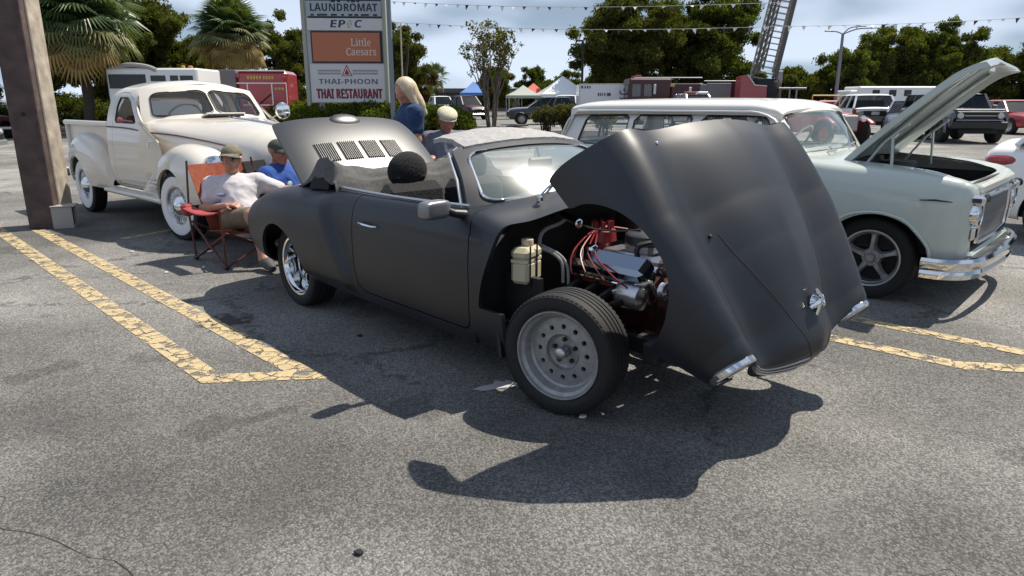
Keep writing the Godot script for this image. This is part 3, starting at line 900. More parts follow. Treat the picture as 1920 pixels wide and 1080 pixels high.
func convertible_engine(o: Node3D) -> void:
	var fw := Soup.new()
	fw.panel(flat_grid(-0.78, 0.24, 0.78, 0.93, 30, 16), [func(p): return 0.30 + 0.60 * sqrt(maxf(0.0, 1.0 - pow(absf(p.x) / 0.80, 3.0))) - p.y])
	part(o, "firewall", warped(fw, func(p): return Vector3(-0.47, p.y, p.x)), M.dark)
	var inr := Soup.new()
	for sd in [-1.0, 1.0]:
		inr.box(Vector3(0.12, 0.30, sd * 0.30), Vector3(1.1, 0.09, 0.06), 0.01)
		inr.box(Vector3(-0.33, 0.42, sd * 0.58), Vector3(0.24, 0.34, 0.03))
	inr.box(Vector3(0.36, 0.33, 0), Vector3(0.08, 0.10, 0.95), 0.01)
	inr.box(Vector3(0.0, 0.25, 0), Vector3(0.10, 0.07, 1.15), 0.015)
	part(o, "frame_rail", inr, M.dark)
	for sd in [-1.0, 1.0]:
		var mud := Soup.new()
		mud.box(Vector3(-0.30, 0.30, sd * 0.74), Vector3(0.02, 0.18, 0.09), 0.006, Basis(Vector3(0, 0, 1), 0.15))
		part(o, "splash_flap", mud, M.black_trim)
	var en := holder(o, "engine")
	var bl := Soup.new()
	bl.box(Vector3(-0.05, 0.43, 0), Vector3(0.52, 0.28, 0.34), 0.03)
	for sd in [-1.0, 1.0]: bl.box(Vector3(-0.05, 0.55, sd * 0.20), Vector3(0.50, 0.12, 0.16), 0.02, Basis(Vector3(1, 0, 0), sd * 0.6))
	bl.box(Vector3(-0.05, 0.27, 0), Vector3(0.42, 0.10, 0.22), 0.02)
	part(en, "engine_block", bl, M.maroon)
	for sd in [1.0, -1.0]:
		var vc := Soup.new()
		var bas := Basis(Vector3(1, 0, 0), sd * 0.62)
		vc.box(Vector3(-0.045, 0.645, sd * 0.27), Vector3(0.475, 0.085, 0.125), 0.022, bas)
		part(en, "valve_cover", vc, M.blue_chrome)
		var vf := Soup.new()
		vf.box(Vector3(-0.045, 0.607, sd * 0.247), Vector3(0.49, 0.012, 0.15), 0.004, bas)
		part(en, "cover_flange", vf, M.chrome)
		for k in 4:
			var ex := Soup.new()
			ex.tube([Vector3(-0.22 + k * 0.115, 0.53, sd * 0.28), Vector3(-0.225 + k * 0.11, 0.50, sd * 0.36), Vector3(-0.26 + k * 0.08, 0.42, sd * 0.38), Vector3(-0.33 + k * 0.03, 0.33, sd * 0.33)], 0.022, 8)
			part(en, "exhaust_pipe", ex, M.black_trim)
			var sp := Soup.new()
			sp.tube(curve([Vector3(-0.20 + k * 0.11, 0.565, sd * 0.34), Vector3(-0.21 + k * 0.10, 0.60, sd * 0.37), Vector3(-0.25 + k * 0.05, 0.68, sd * 0.31), Vector3(-0.30 + k * 0.02, 0.74, sd * 0.14), Vector3(-0.32, 0.755, sd * 0.05)], 14), 0.0045, 6)
			part(en, "spark_lead", sp, M.red)
	var mf := Soup.new()
	mf.box(Vector3(-0.05, 0.64, 0), Vector3(0.40, 0.06, 0.22), 0.02)
	mf.box(Vector3(-0.03, 0.70, 0), Vector3(0.18, 0.09, 0.15), 0.02)
	part(en, "intake_manifold", mf, M.satin)
	var di := Soup.new()
	di.at(Transform3D(Basis(Vector3(1, 0, 0), -PI / 2), Vector3(-0.32, 0.66, 0)))
	di.lathe([Vector2(0, 0.11), Vector2(0.03, 0.11), Vector2(0.075, 0.085), Vector2(0.08, 0.03), Vector2(0.05, 0.02), Vector2(0.045, -0.08)], 24)
	for k in 8:
		di.xf = Transform3D(Basis(Vector3(1, 0, 0), -PI / 2), Vector3(-0.32 + 0.05 * cos(TAU * k / 8), 0.75, 0.05 * sin(TAU * k / 8)))
		di.lathe([Vector2(0, 0.045), Vector2(0.011, 0.045), Vector2(0.013, 0.0)], 8)
	part(en, "distributor", di, M.red)
	var ac := Soup.new()
	ac.at(Transform3D(Basis(Vector3(1, 0, 0), -PI / 2), Vector3(-0.02, 0.76, 0)))
	ac.lathe([Vector2(0, 0.03), Vector2(0.012, 0.028), Vector2(0.014, 0.015), Vector2(0.10, 0.012), Vector2(0.115, 0.0), Vector2(0.115, -0.04), Vector2(0.10, -0.05), Vector2(0, -0.05)], 28)
	part(en, "air_cleaner", ac, M.black_trim)
	for k in 3:
		var pu := Soup.new()
		pu.at(Transform3D(Basis(Vector3.UP, PI / 2), Vector3(0.22 + 0.02 * k, [0.50, 0.36, 0.56][k], [0.0, 0.0, 0.24][k])))
		var r: float = [0.075, 0.085, 0.04][k]
		pu.lathe([Vector2(0, 0.03), Vector2(r * 0.5, 0.03), Vector2(r * 0.8, 0.016), Vector2(r, 0.02), Vector2(r * 0.9, 0.005), Vector2(r, -0.01), Vector2(r * 0.5, -0.02)], 28)
		part(en, "pulley", pu, M.satin)
	var al := Soup.new()
	al.at(Transform3D(Basis(Vector3.UP, PI / 2), Vector3(0.10, 0.52, 0.30)))
	al.lathe([Vector2(0, 0.10), Vector2(0.03, 0.10), Vector2(0.06, 0.085), Vector2(0.065, 0.06), Vector2(0.062, 0.05), Vector2(0.065, 0.04), Vector2(0.065, -0.02), Vector2(0.05, -0.05), Vector2(0, -0.05)], 24)
	part(en, "alternator", al, M.satin)
	var br := Soup.new()
	br.bar(Vector3(0.05, 0.535, 0.36), Vector3(0.20, 0.60, 0.27), 0.02, 0.02, Vector3.UP, 0.004)
	br.bar(Vector3(0.20, 0.60, 0.27), Vector3(0.21, 0.52, 0.22), 0.02, 0.02, Vector3.UP, 0.004)
	part(en, "alternator_bracket", br, M.alloy)
	var bt := Soup.new()
	for p in [[Vector3(0.24, 0.56, 0.27), Vector3(0.24, 0.44, 0.08)], [Vector3(0.24, 0.53, 0.34), Vector3(0.24, 0.30, 0.06)], [Vector3(0.24, 0.57, 0.20), Vector3(0.24, 0.57, 0.04)]]: bt.bar(p[0], p[1], 0.016, 0.006, Vector3.RIGHT)
	part(en, "drive_belt", bt, M.rubber)
	var oc := Soup.new()
	oc.at(Transform3D(Basis(Vector3(1, 0, 0), -PI / 2 + 0.4), Vector3(-0.16, 0.69, 0.26)))
	oc.lathe([Vector2(0, 0.035), Vector2(0.02, 0.033), Vector2(0.028, 0.02), Vector2(0.02, 0.0)], 16)
	part(en, "oil_cap", oc, M.chrome)
	var bre := Soup.new()
	bre.tube(curve([Vector3(0.10, 0.70, 0.24), Vector3(0.10, 0.745, 0.24), Vector3(0.14, 0.765, 0.18), Vector3(0.22, 0.78, 0.05)], 10), 0.014, 8)
	part(en, "breather_hose", bre, M.black_trim)
	var ra := Soup.new()
	ra.box(Vector3(0.40, 0.52, -0.05), Vector3(0.05, 0.34, 0.55), 0.01)
	part(o, "radiator", ra, M.dark)
	# coolant bottle and its plumbing on the firewall
	var bo := holder(o, "overflow_bottle", Transform3D(Basis(Vector3.UP, deg_to_rad(20.0)), Vector3(-0.335, 0.545, 0.56)))
	var b := Soup.new()
	b.box(Vector3(0, 0.065, 0), Vector3(0.10, 0.115, 0.165), 0.018)
	b.box(Vector3(0, 0.155, 0), Vector3(0.104, 0.065, 0.172), 0.022)
	b.box(Vector3(0, 0.121, 0), Vector3(0.096, 0.02, 0.16), 0.004)
	part(bo, "tank", b, M.bottle)
	var bc := Soup.new()
	bc.at(Transform3D(Basis(Vector3(1, 0, 0), -PI / 2), Vector3(0, 0.185, -0.01)))
	bc.lathe([Vector2(0, 0.035), Vector2(0.028, 0.035), Vector2(0.031, 0.03), Vector2(0.031, 0.006), Vector2(0.024, 0.0)], 20)
	part(bo, "cap", bc, M.bottle)
	for k in 2:
		var bs := Soup.new(); bs.box(Vector3(0.053, 0.10, -0.01 + k * 0.075), Vector3(0.006, 0.20, 0.012), 0.002)
		part(bo, "strap", bs, M.black_trim)
	for e in [[[Vector3(-0.38, 0.66, 0.42), Vector3(-0.40, 0.74, 0.40), Vector3(-0.40, 0.78, 0.36), Vector3(-0.40, 0.80, 0.25), Vector3(-0.40, 0.83, 0.19)], 0.010], [[Vector3(-0.36, 0.70, 0.44), Vector3(-0.33, 0.67, 0.38), Vector3(-0.29, 0.62, 0.35), Vector3(-0.27, 0.52, 0.36)], 0.009], [[Vector3(-0.37, 0.71, 0.42), Vector3(-0.31, 0.66, 0.35), Vector3(-0.27, 0.60, 0.33), Vector3(-0.25, 0.50, 0.34)], 0.008]]:
		var ho := Soup.new(); ho.tube(curve(e[0], 16), e[1], 8)
		part(o, "hose", ho, M.canvas_pale)
	var cy := Soup.new()
	cy.tube([Vector3(-0.46, 0.83, 0.20), Vector3(-0.40, 0.825, 0.20), Vector3(-0.33, 0.80, 0.19)], [0.03, 0.028, 0.024], 12)
	cy.ball(Vector3(-0.33, 0.80, 0.185), Vector3(0.02, 0.03, 0.03), 8)
	part(o, "brake_cylinder", cy, M.chrome)
	var cb := Soup.new()
	cb.tube(curve([Vector3(-0.33, 0.80, 0.19), Vector3(-0.28, 0.77, 0.12), Vector3(-0.2, 0.76, 0.05), Vector3(-0.05, 0.78, 0.02)], 10), 0.006, 6)
	part(o, "cable", cb, M.black_trim)
	var bat := Soup.new(); bat.box(Vector3(-0.30, 0.74, -0.28), Vector3(0.16, 0.16, 0.22), 0.012)
	part(o, "battery", bat, M.black_trim)
	var mtr := Soup.new(); mtr.ball(Vector3(-0.20, 0.83, -0.22), Vector3(0.05, 0.03, 0.06), 8)
	part(o, "wiper_motor", mtr, M.alloy)
	var tr := Soup.new()
	for sd in [-1.0, 1.0]: tr.tube([Vector3(0.03, 0.29, 0), Vector3(0.03, 0.27, sd * 0.55)], 0.03, 10)
	part(o, "front_axle", tr, M.dark)

# ---------- ground ----------
func sheet(poly: PackedVector2Array, y: float, uvs := 0.5) -> ArrayMesh:      # flat (x, z) polygon with uv in metres
	var t := Geometry2D.triangulate_polygon(poly)
	var v := PackedVector3Array(); var n := PackedVector3Array(); var u := PackedVector2Array(); var u2 := PackedVector2Array()
	for k in range(0, t.size(), 3):
		var a := poly[t[k]]; var b := poly[t[k + 1]]; var c := poly[t[k + 2]]
		if (b - a).cross(c - a) < 0.0:
			var s := b; b = c; c = s
		for p in [a, b, c]:
			v.append(Vector3(p.x, y, p.y)); n.append(Vector3.UP); u.append(p * uvs); u2.append(p * 0.045)
	var arr := []; arr.resize(Mesh.ARRAY_MAX)
	arr[Mesh.ARRAY_VERTEX] = v; arr[Mesh.ARRAY_NORMAL] = n; arr[Mesh.ARRAY_TEX_UV] = u; arr[Mesh.ARRAY_TEX_UV2] = u2
	var m := ArrayMesh.new()
	m.add_surface_from_arrays(Mesh.PRIMITIVE_TRIANGLES, arr)
	return m
func bytes_of(n: FastNoiseLite, s: int) -> PackedByteArray:
	return n.get_seamless_image(s, s).get_data()
func asphalt_material(base: float, contrast: float, warm := 1.0) -> StandardMaterial3D:
	var s := 1024
	var cell := noise(FastNoiseLite.TYPE_CELLULAR, 0.27, 21, 1)
	cell.cellular_return_type = FastNoiseLite.RETURN_CELL_VALUE
	cell.fractal_type = FastNoiseLite.FRACTAL_NONE
	var cd := bytes_of(cell, s)
	var edge := noise(FastNoiseLite.TYPE_CELLULAR, 0.27, 21, 1)
	edge.cellular_return_type = FastNoiseLite.RETURN_DISTANCE
	edge.fractal_type = FastNoiseLite.FRACTAL_NONE
	var ed := bytes_of(edge, s)
	var fine := bytes_of(noise(FastNoiseLite.TYPE_SIMPLEX, 0.25, 23, 2), s)
	var o := PackedByteArray(); o.resize(s * s * 3)
	var hgt := PackedByteArray(); hgt.resize(s * s)
	for i in s * s:
		var c := cd[i] / 255.0
		var k := base * (1.0 + contrast * (pow(c, 1.6) * 2.6 - 1.0) + 0.35 * (fine[i] / 255.0 - 0.5) - 0.5 * contrast * ed[i] / 255.0)
		k = 255.0 * pow(clampf(k, 0.02, 0.8), 1.0 / 2.2)
		o[i * 3] = int(minf(255.0, k * 1.015 * warm)); o[i * 3 + 1] = int(k); o[i * 3 + 2] = int(k * 0.97 / warm)
		hgt[i] = 255 - ed[i]
	var m := mat(Color.WHITE, 0.93)
	m.metallic_specular = 0.3
	m.albedo_texture = ImageTexture.create_from_image(Image.create_from_data(s, s, false, Image.FORMAT_RGB8, o))
	var hi := Image.create_from_data(s, s, false, Image.FORMAT_L8, hgt)
	hi.convert(Image.FORMAT_RGBA8); hi.bump_map_to_normal_map(5.0)
	m.normal_enabled = true; m.normal_scale = 0.5
	m.normal_texture = ImageTexture.create_from_image(hi)
	# wide stains and worn lanes over the grain
	var w := 1024
	var big := bytes_of(noise(FastNoiseLite.TYPE_SIMPLEX_SMOOTH, 0.006, 31, 5), w)
	var spot := bytes_of(noise(FastNoiseLite.TYPE_SIMPLEX_SMOOTH, 0.02, 32, 3), w)
	var cr := noise(FastNoiseLite.TYPE_CELLULAR, 0.012, 33, 1)
	cr.cellular_return_type = FastNoiseLite.RETURN_DISTANCE2_SUB
	cr.fractal_type = FastNoiseLite.FRACTAL_NONE
	cr.domain_warp_enabled = true; cr.domain_warp_amplitude = 30.0; cr.domain_warp_frequency = 0.02
	var cracks := bytes_of(cr, w)
	var d := PackedByteArray(); d.resize(w * w * 3)
	for i in w * w:
		var k := 0.80 + 0.40 * (big[i] / 255.0 - 0.5) + 0.16 * (spot[i] / 255.0 - 0.5)
		if spot[i] > 205: k -= 0.10
		if cracks[i] < 5 and big[i] > 118: k *= 0.8
		var b := int(255.0 * clampf(k, 0.0, 1.0))
		d[i * 3] = b; d[i * 3 + 1] = b; d[i * 3 + 2] = b
	m.detail_enabled = true
	m.detail_blend_mode = BaseMaterial3D.BLEND_MODE_MUL
	m.detail_uv_layer = BaseMaterial3D.DETAIL_UV_2
	m.detail_albedo = ImageTexture.create_from_image(Image.create_from_data(w, w, false, Image.FORMAT_RGB8, d))
	return m
func paint_material() -> StandardMaterial3D:
	var s := 1024
	var cr := noise(FastNoiseLite.TYPE_CELLULAR, 0.020, 41, 1)
	cr.cellular_return_type = FastNoiseLite.RETURN_DISTANCE2_SUB
	cr.fractal_type = FastNoiseLite.FRACTAL_NONE
	cr.domain_warp_enabled = true; cr.domain_warp_amplitude = 30.0; cr.domain_warp_frequency = 0.03
	var c := bytes_of(cr, s)
	var wear := bytes_of(noise(FastNoiseLite.TYPE_SIMPLEX_SMOOTH, 0.012, 42, 4), s)
	var fine := bytes_of(noise(FastNoiseLite.TYPE_SIMPLEX, 0.2, 43, 2), s)
	var o := PackedByteArray(); o.resize(s * s * 4)
	for i in s * s:
		var k := 0.80 + 0.25 * (wear[i] / 255.0 - 0.5) + 0.18 * (fine[i] / 255.0 - 0.5)
		o[i * 4] = int(minf(255.0, 228.0 * k)); o[i * 4 + 1] = int(204.0 * k); o[i * 4 + 2] = int(156.0 * k)
		o[i * 4 + 3] = 0 if c[i] < 3 + int(wear[i] * 0.11) or wear[i] * 1.15 + fine[i] * 0.6 > 276.0 else 255
	var m := mat(Color(1, 1, 1), 0.85)
	m.albedo_texture = ImageTexture.create_from_image(Image.create_from_data(s, s, false, Image.FORMAT_RGBA8, o))
	m.transparency = BaseMaterial3D.TRANSPARENCY_ALPHA_SCISSOR
	m.alpha_scissor_threshold = 0.5
	return m
func stripe(called: String, pts: Array, w: float, m: Material) -> void:
	var l := PackedVector2Array(); var r := PackedVector2Array()
	for i in pts.size():
		var a: Vector2 = (pts[i] - pts[i - 1]).normalized() if i > 0 else (pts[1] - pts[0]).normalized()
		var b: Vector2 = (pts[i + 1] - pts[i]).normalized() if i < pts.size() - 1 else a
		var n := (a.orthogonal() + b.orthogonal()).normalized()
		n *= w * 0.5 / maxf(0.4, n.dot(a.orthogonal()))
		l.append(pts[i] + n); r.append(pts[i] - n)
	r.reverse()
	ground_piece(called, sheet(l + r, 0.004, 0.55), m)
func ground() -> void:
	var am := asphalt_material(0.30, 0.36)
	ground_piece("asphalt_ground", sheet(PackedVector2Array([Vector2(-450, 40), Vector2(450, 40), Vector2(450, -700), Vector2(-450, -700)]), 0.0), am)
	var lane := asphalt_material(0.37, 0.25, 1.0)
	ground_piece("parking_lane", sheet(PackedVector2Array([Vector2(-60, -12.5), Vector2(-9, -10.8), Vector2(-3.5, -13.0), Vector2(60, -11.0), Vector2(60, -64), Vector2(-60, -64)]), 0.004), lane)
	var pm := paint_material()
	stripe("parking_line", [Vector2(-6.4, -8.36), Vector2(-1.59, -3.415), Vector2(-1.10, -3.465), Vector2(-5.40, -7.80)], 0.125, pm)
	stripe("parking_line", [Vector2(1.86, -4.18), Vector2(2.50, -3.60), Vector2(3.3, -3.50)], 0.125, pm)
	stripe("parking_line", [Vector2(2.30, -4.46), Vector2(3.4, -3.42)], 0.115, pm)
	stripe("parking_line", [Vector2(-4.15, -7.25), Vector2(-3.4, -8.7)], 0.10, pm)
	for k in 7: stripe("bay_line", [Vector2(5.0 + k * 3.2, -30.0 - k * 0.3), Vector2(7.2 + k * 3.2, -35.0 - k * 0.3)], 0.12, pm)
	var pp := mat(lin(0.42), 0.9)
	ground_piece("paint_spill", sheet(PackedVector2Array([Vector2(-0.20, -3.27), Vector2(-0.16, -3.31), Vector2(-0.10, -3.34), Vector2(-0.09, -3.39), Vector2(-0.04, -3.37), Vector2(-0.03, -3.40), Vector2(0.02, -3.36), Vector2(0.0, -3.33), Vector2(0.06, -3.31), Vector2(-0.05, -3.29), Vector2(-0.14, -3.25)]), 0.004), pp)
	# long cracks and oil spots
	var cm := mat(lin(0.028), 0.95)
	for e in [[Vector2(2.2, -2.2), Vector2(4.2, -4.3), 0.007], [Vector2(-0.9, -1.5), Vector2(-4.6, -4.4), 0.005], [Vector2(0.6, -1.35), Vector2(3.0, -2.4), 0.006], [Vector2(-5.8, -5.2), Vector2(-2.3, -5.9), 0.007], [Vector2(-3.2, -2.2), Vector2(-3.9, -3.6), 0.005], [Vector2(1.2, -2.0), Vector2(1.9, -1.2), 0.004], [Vector2(3.6, -3.9), Vector2(6.5, -3.4), 0.007]]:
		var cn := noise(FastNoiseLite.TYPE_SIMPLEX, 1.2, int(e[2] * 9000.0 + e[0].x * 10.0), 4)
		var l := PackedVector2Array(); var rr := PackedVector2Array()
		var dir: Vector2 = (e[1] - e[0]).normalized(); var nrm := dir.orthogonal()
		for k in 61:
			var t := k / 60.0
			var q: Vector2 = e[0].lerp(e[1], t) + nrm * 0.16 * cn.get_noise_1d(t * 5.0)
			var w: float = e[2] * 0.5 * (0.35 + 0.9 * absf(cn.get_noise_1d(t * 23.0 + 40.0))) * sin(t * PI)
			l.append(q + nrm * (w + 0.0006)); rr.append(q - nrm * (w + 0.0006))
		rr.reverse()
		ground_piece("pavement_crack", sheet(l + rr, 0.002), cm)
	var on := noise(FastNoiseLite.TYPE_SIMPLEX_SMOOTH, 0.03, 61, 4)
	var od := PackedByteArray(); od.resize(128 * 128 * 4)
	for y in 128:
		for x in 128:
			var q := Vector2(x - 64, y - 64) / 64.0
			od[(y * 128 + x) * 4 + 3] = int(255.0 * clampf((0.85 - q.length()) * 1.3 + on.get_noise_2d(x, y) * 0.9, 0.0, 0.62))
	var om := mat(lin(0.02, 0.019, 0.018), 0.55)
	om.albedo_texture = ImageTexture.create_from_image(Image.create_from_data(128, 128, false, Image.FORMAT_RGBA8, od))
	om.albedo_color = Color(0.16, 0.155, 0.15); om.transparency = BaseMaterial3D.TRANSPARENCY_ALPHA
	for e in [[Vector2(-3.4, -3.1), 0.13], [Vector2(-1.9, -4.4), 0.22], [Vector2(-4.6, -5.6), 0.3], [Vector2(3.9, -4.7), 0.25]]:
		var pq := PlaneMesh.new(); pq.size = Vector2.ONE * e[1] * 2.0
		var st := ground_piece("oil_spot", pq, om)
		st.position = Vector3(e[0].x, 0.003, e[0].y); st.rotation.y = e[1] * 40.0
	# litter: small scraps on the asphalt
	var r := RandomNumberGenerator.new(); r.seed = 5
	var places := [Vector2(-2.95, -5.75), Vector2(-2.72, -5.95), Vector2(0.33, -2.95), Vector2(-3.7, -6.6), Vector2(-2.1, -2.3), Vector2(-0.95, -4.1), Vector2(-0.5, -1.95)]
	var lab := ["white paper scrap on the asphalt left of the folding chair", "white paper scrap nearest the folding chair's front feet", "pale chip on the ground in front of the convertible's front tyre", "pale scrap on the ground near the pickup's front tyre", "dark pebble at the lower left of the asphalt", "dark leaf lying in the convertible's shadow", "small dark pebble at the bottom middle of the asphalt"]
	for i in places.size():
		var s := Soup.new()
		var o := PackedVector2Array()
		for k in 6: o.append(Vector2(cos(TAU * k / 6), sin(TAU * k / 6)) * r.randf_range(0.010, 0.022))
		s.prism(o, 0.0, 0.008, 0.002)
		var p := solo("litter", s, M.white if i < 4 else M.rubber, lab[i], "litter", "scraps on the asphalt")
		p.position = Vector3(places[i].x, 0.004, places[i].y); p.rotation = Vector3(-PI / 2, r.randf() * 6.0, 0)
	# planted islands with kerbs
	var soil := grained(mat(lin(0.07, 0.045, 0.035), 0.95), 0.05, 0.45, 0.8, 0.5, 51, true)
	var kerb_m := grained(mat(lin(0.36, 0.34, 0.31), 0.9), 0.03, 0.7, 0.6, 0.2, 52, true)
	for isl in [[Vector2(-15.5, -36.0), Vector2(13.0, 5.6)], [Vector2(1.6, -29.5), Vector2(3.4, 2.3)], [Vector2(-38, -31.5), Vector2(18, 4.0)], [Vector2(-6.0, -34.5), Vector2(7.0, 3.2)]]:
		var c: Vector2 = isl[0]; var h: Vector2 = isl[1]
		var out := rrect(c.x - h.x, c.y - h.y, c.x + h.x, c.y + h.y, minf(h.x, h.y) * 0.9, 8)
		var inn := rrect(c.x - h.x + 0.16, c.y - h.y + 0.16, c.x + h.x - 0.16, c.y + h.y - 0.16, minf(h.x, h.y) * 0.9 - 0.14, 8)
		var k := Soup.new()
		for i in out.size():
			var a := out[i]; var b := out[(i + 1) % out.size()]; var d := inn[i]; var e := inn[(i + 1) % out.size()]
			k.quad(Vector3(a.x, 0, a.y), Vector3(a.x, 0.12, a.y), Vector3(b.x, 0.12, b.y), Vector3(b.x, 0, b.y))
			k.quad(Vector3(a.x, 0.12, a.y), Vector3(d.x, 0.13, d.y), Vector3(e.x, 0.13, e.y), Vector3(b.x, 0.12, b.y))
		ground_piece("kerb", k, kerb_m)
		ground_piece("planting_bed", sheet(inn, 0.11), soil)
	ground_piece("grass_verge", sheet(PackedVector2Array([Vector2(-450, -95), Vector2(450, -95), Vector2(450, -650), Vector2(-450, -650)]), 0.004), grained(mat(lin(0.06, 0.085, 0.03), 0.95), 0.04, 0.5, 0.2, 0.3, 53, true))

# ---------- trees ----------
var leafs := {}
func leaf_clump(kind: String, n: int, size: float, sd: int, long := 1.8) -> ArrayMesh:
	if leafs.has(kind): return leafs[kind]
	var r := RandomNumberGenerator.new(); r.seed = sd
	var v := PackedVector3Array(); var nn := PackedVector3Array(); var c := PackedColorArray()
	for i in n:
		var p := Vector3(r.randf_range(-1, 1), r.randf_range(-1, 1), r.randf_range(-1, 1))
		if p.length() > 1.0: p = p.normalized() * r.randf()
		var bas := Basis.from_euler(Vector3(r.randf_range(-1.2, 0.5), r.randf() * TAU, r.randf_range(-0.7, 0.7)))
		var h := size * r.randf_range(0.7, 1.3)
		var a := p + bas * Vector3(-h * 0.5, 0, 0); var b := p + bas * Vector3(0, h * 0.12, h * long * 0.5); var d := p + bas * Vector3(h * 0.5, 0, 0); var e := p + bas * Vector3(0, h * 0.12, -h * long * 0.5)
		var sh := r.randf_range(0.75, 1.25)
		for t in [[a, b, d], [a, d, e]]:
			var nm: Vector3 = (t[2] - t[0]).cross(t[1] - t[0]).normalized()
			for q in t:
				v.append(q); nn.append(nm); c.append(Color(sh, sh, sh))
	var arr := []; arr.resize(Mesh.ARRAY_MAX)
	arr[Mesh.ARRAY_VERTEX] = v; arr[Mesh.ARRAY_NORMAL] = nn; arr[Mesh.ARRAY_COLOR] = c
	var m := ArrayMesh.new(); m.add_surface_from_arrays(Mesh.PRIMITIVE_TRIANGLES, arr)
	leafs[kind] = m
	return m
func leaf_material(c: Color) -> StandardMaterial3D:
	var m := mat(c, 0.9)
	m.metallic_specular = 0.15
	m.vertex_color_use_as_albedo = true
	m.backlight_enabled = true; m.backlight = Color(0.9, 1.0, 0.38)
	return m
func crown(par: Node3D, blobs: Array, per: int, mesh: Mesh, m: Material, size: float, sd: int, called := "crown", fill := 0.55) -> void:
	var r := RandomNumberGenerator.new(); r.seed = sd
	var tr: Array = []; var cols: Array = []
	for b in blobs:
		var hue := r.randf_range(0.8, 1.2)
		for k in int(per * b[1].length() / 1.7):
			var d := Vector3(r.randfn(), r.randfn(), r.randfn()).normalized()
			var p: Vector3 = b[0] + d * b[1] * pow(r.randf(), fill)
			var s := size * r.randf_range(0.6, 1.25)
			tr.append(Transform3D(Basis.from_euler(Vector3(r.randf() * TAU, r.randf() * TAU, r.randf() * TAU)).scaled(Vector3.ONE * s), p))
			var g := r.randf_range(0.55, 1.5) * hue
			cols.append(Color(g * r.randf_range(0.85, 1.2), g, g * r.randf_range(0.7, 1.1)))
	var mm := MultiMesh.new()
	mm.transform_format = MultiMesh.TRANSFORM_3D; mm.use_colors = true; mm.mesh = mesh
	mm.instance_count = tr.size()
	for i in tr.size():
		mm.set_instance_transform(i, tr[i]); mm.set_instance_color(i, cols[i])
	var o := MultiMeshInstance3D.new()
	o.name = called; o.multimesh = mm; o.material_override = m
	par.add_child(o, true)
	o.set_meta("kind", "stuff")
func limb(s: Soup, a: Vector3, b: Vector3, r0: float, r1: float, r: RandomNumberGenerator, bend := 0.12) -> void:
	var pts: Array = []; var rad: Array = []
	var l := a.distance_to(b)
	for i in 6:
		var t := i / 5.0
		pts.append(a.lerp(b, t) + Vector3(r.randf_range(-1, 1), r.randf_range(-0.5, 0.5), r.randf_range(-1, 1)) * l * bend * sin(t * PI) * 0.6 + Vector3(0, l * bend * sin(t * PI), 0))
		rad.append(lerpf(r0, r1, t))
	s.tube(pts, rad, 7)
func broad_tree(called: String, label: String, p: Vector3, h: float, rad: float, m: Material, sd: int, group := "", per := 300, low := 0.10, nb := 30) -> void:
	var o := thing(called, label, "tree", p, 0.0, group)
	var r := RandomNumberGenerator.new(); r.seed = sd
	var s := Soup.new()
	var fork := Vector3(r.randf_range(-0.3, 0.3), h * low, r.randf_range(-0.3, 0.3))
	limb(s, Vector3.ZERO, fork, h * 0.035 + 0.05, h * 0.026 + 0.04, r, 0.03)
	var blobs: Array = []
	var env := noise(FastNoiseLite.TYPE_SIMPLEX_SMOOTH, 1.1, sd, 2)
	var mid := Vector3(0, h * (low + 1.0) * 0.5, 0)
	for k in nb * 3:                                                      # tufts spread through an uneven crown
		var d := Vector3(r.randfn(), r.randfn(), r.randfn()).normalized()
		var reach := pow(r.randf(), 0.45) * (0.88 + 0.55 * env.get_noise_3dv(d))
		var c := mid + d * Vector3(rad, h * (1.0 - low) * 0.5, rad) * reach
		var br := rad * r.randf_range(0.09, 0.21)
		blobs.append([c, Vector3(br * r.randf_range(0.9, 1.6), br * r.randf_range(0.5, 0.9), br * r.randf_range(0.9, 1.6))])
		if k % 4 == 0: limb(s, fork, c, h * 0.012 + 0.02, 0.015, r)
	part(o, "trunk", s, M.bark)
	var clump := leaf_clump("oak", 24, 0.31, 61)
	crown(o, blobs, per, clump, m, 0.15 + rad * 0.045, sd + 7, "crown", 0.42)
func frond_mesh() -> ArrayMesh:
	var s := Soup.new()
	s.tube([Vector3(0, 0, 0), Vector3(0.5, 0.06, 0), Vector3(0.95, 0.05, 0)], [0.022, 0.015, 0.012], 5)
	for k in 25:
		var a := lerpf(-1.75, 1.75, k / 24.0)
		var l := 0.95 * (0.62 + 0.38 * cos(a * 0.8))
		var base := Vector3(0.93 + 0.25 * (1.0 - absf(a) / 1.75), 0.05, 0.0)
		var d := Vector3(cos(a), 0.12 + 0.05 * cos(a), sin(a))
		var mid := base + d * l * 0.55; var tip := base + d * l + Vector3(0, -0.34 * l - 0.08 * absf(sin(k * 7.0)), 0)
		var w := Vector3(-sin(a), 0.0, cos(a)) * 0.038
		var f := Vector3(0, 0.03, 0)
		s.quad(base - w * 0.3, mid - w, mid + f, base + f * 0.3); s.quad(base + f * 0.3, mid + f, mid + w, base + w * 0.3)
		s.tri(mid - w, tip, mid + f); s.tri(mid + f, tip, mid + w)
	return mesh_of(s, 20)
var frond: ArrayMesh
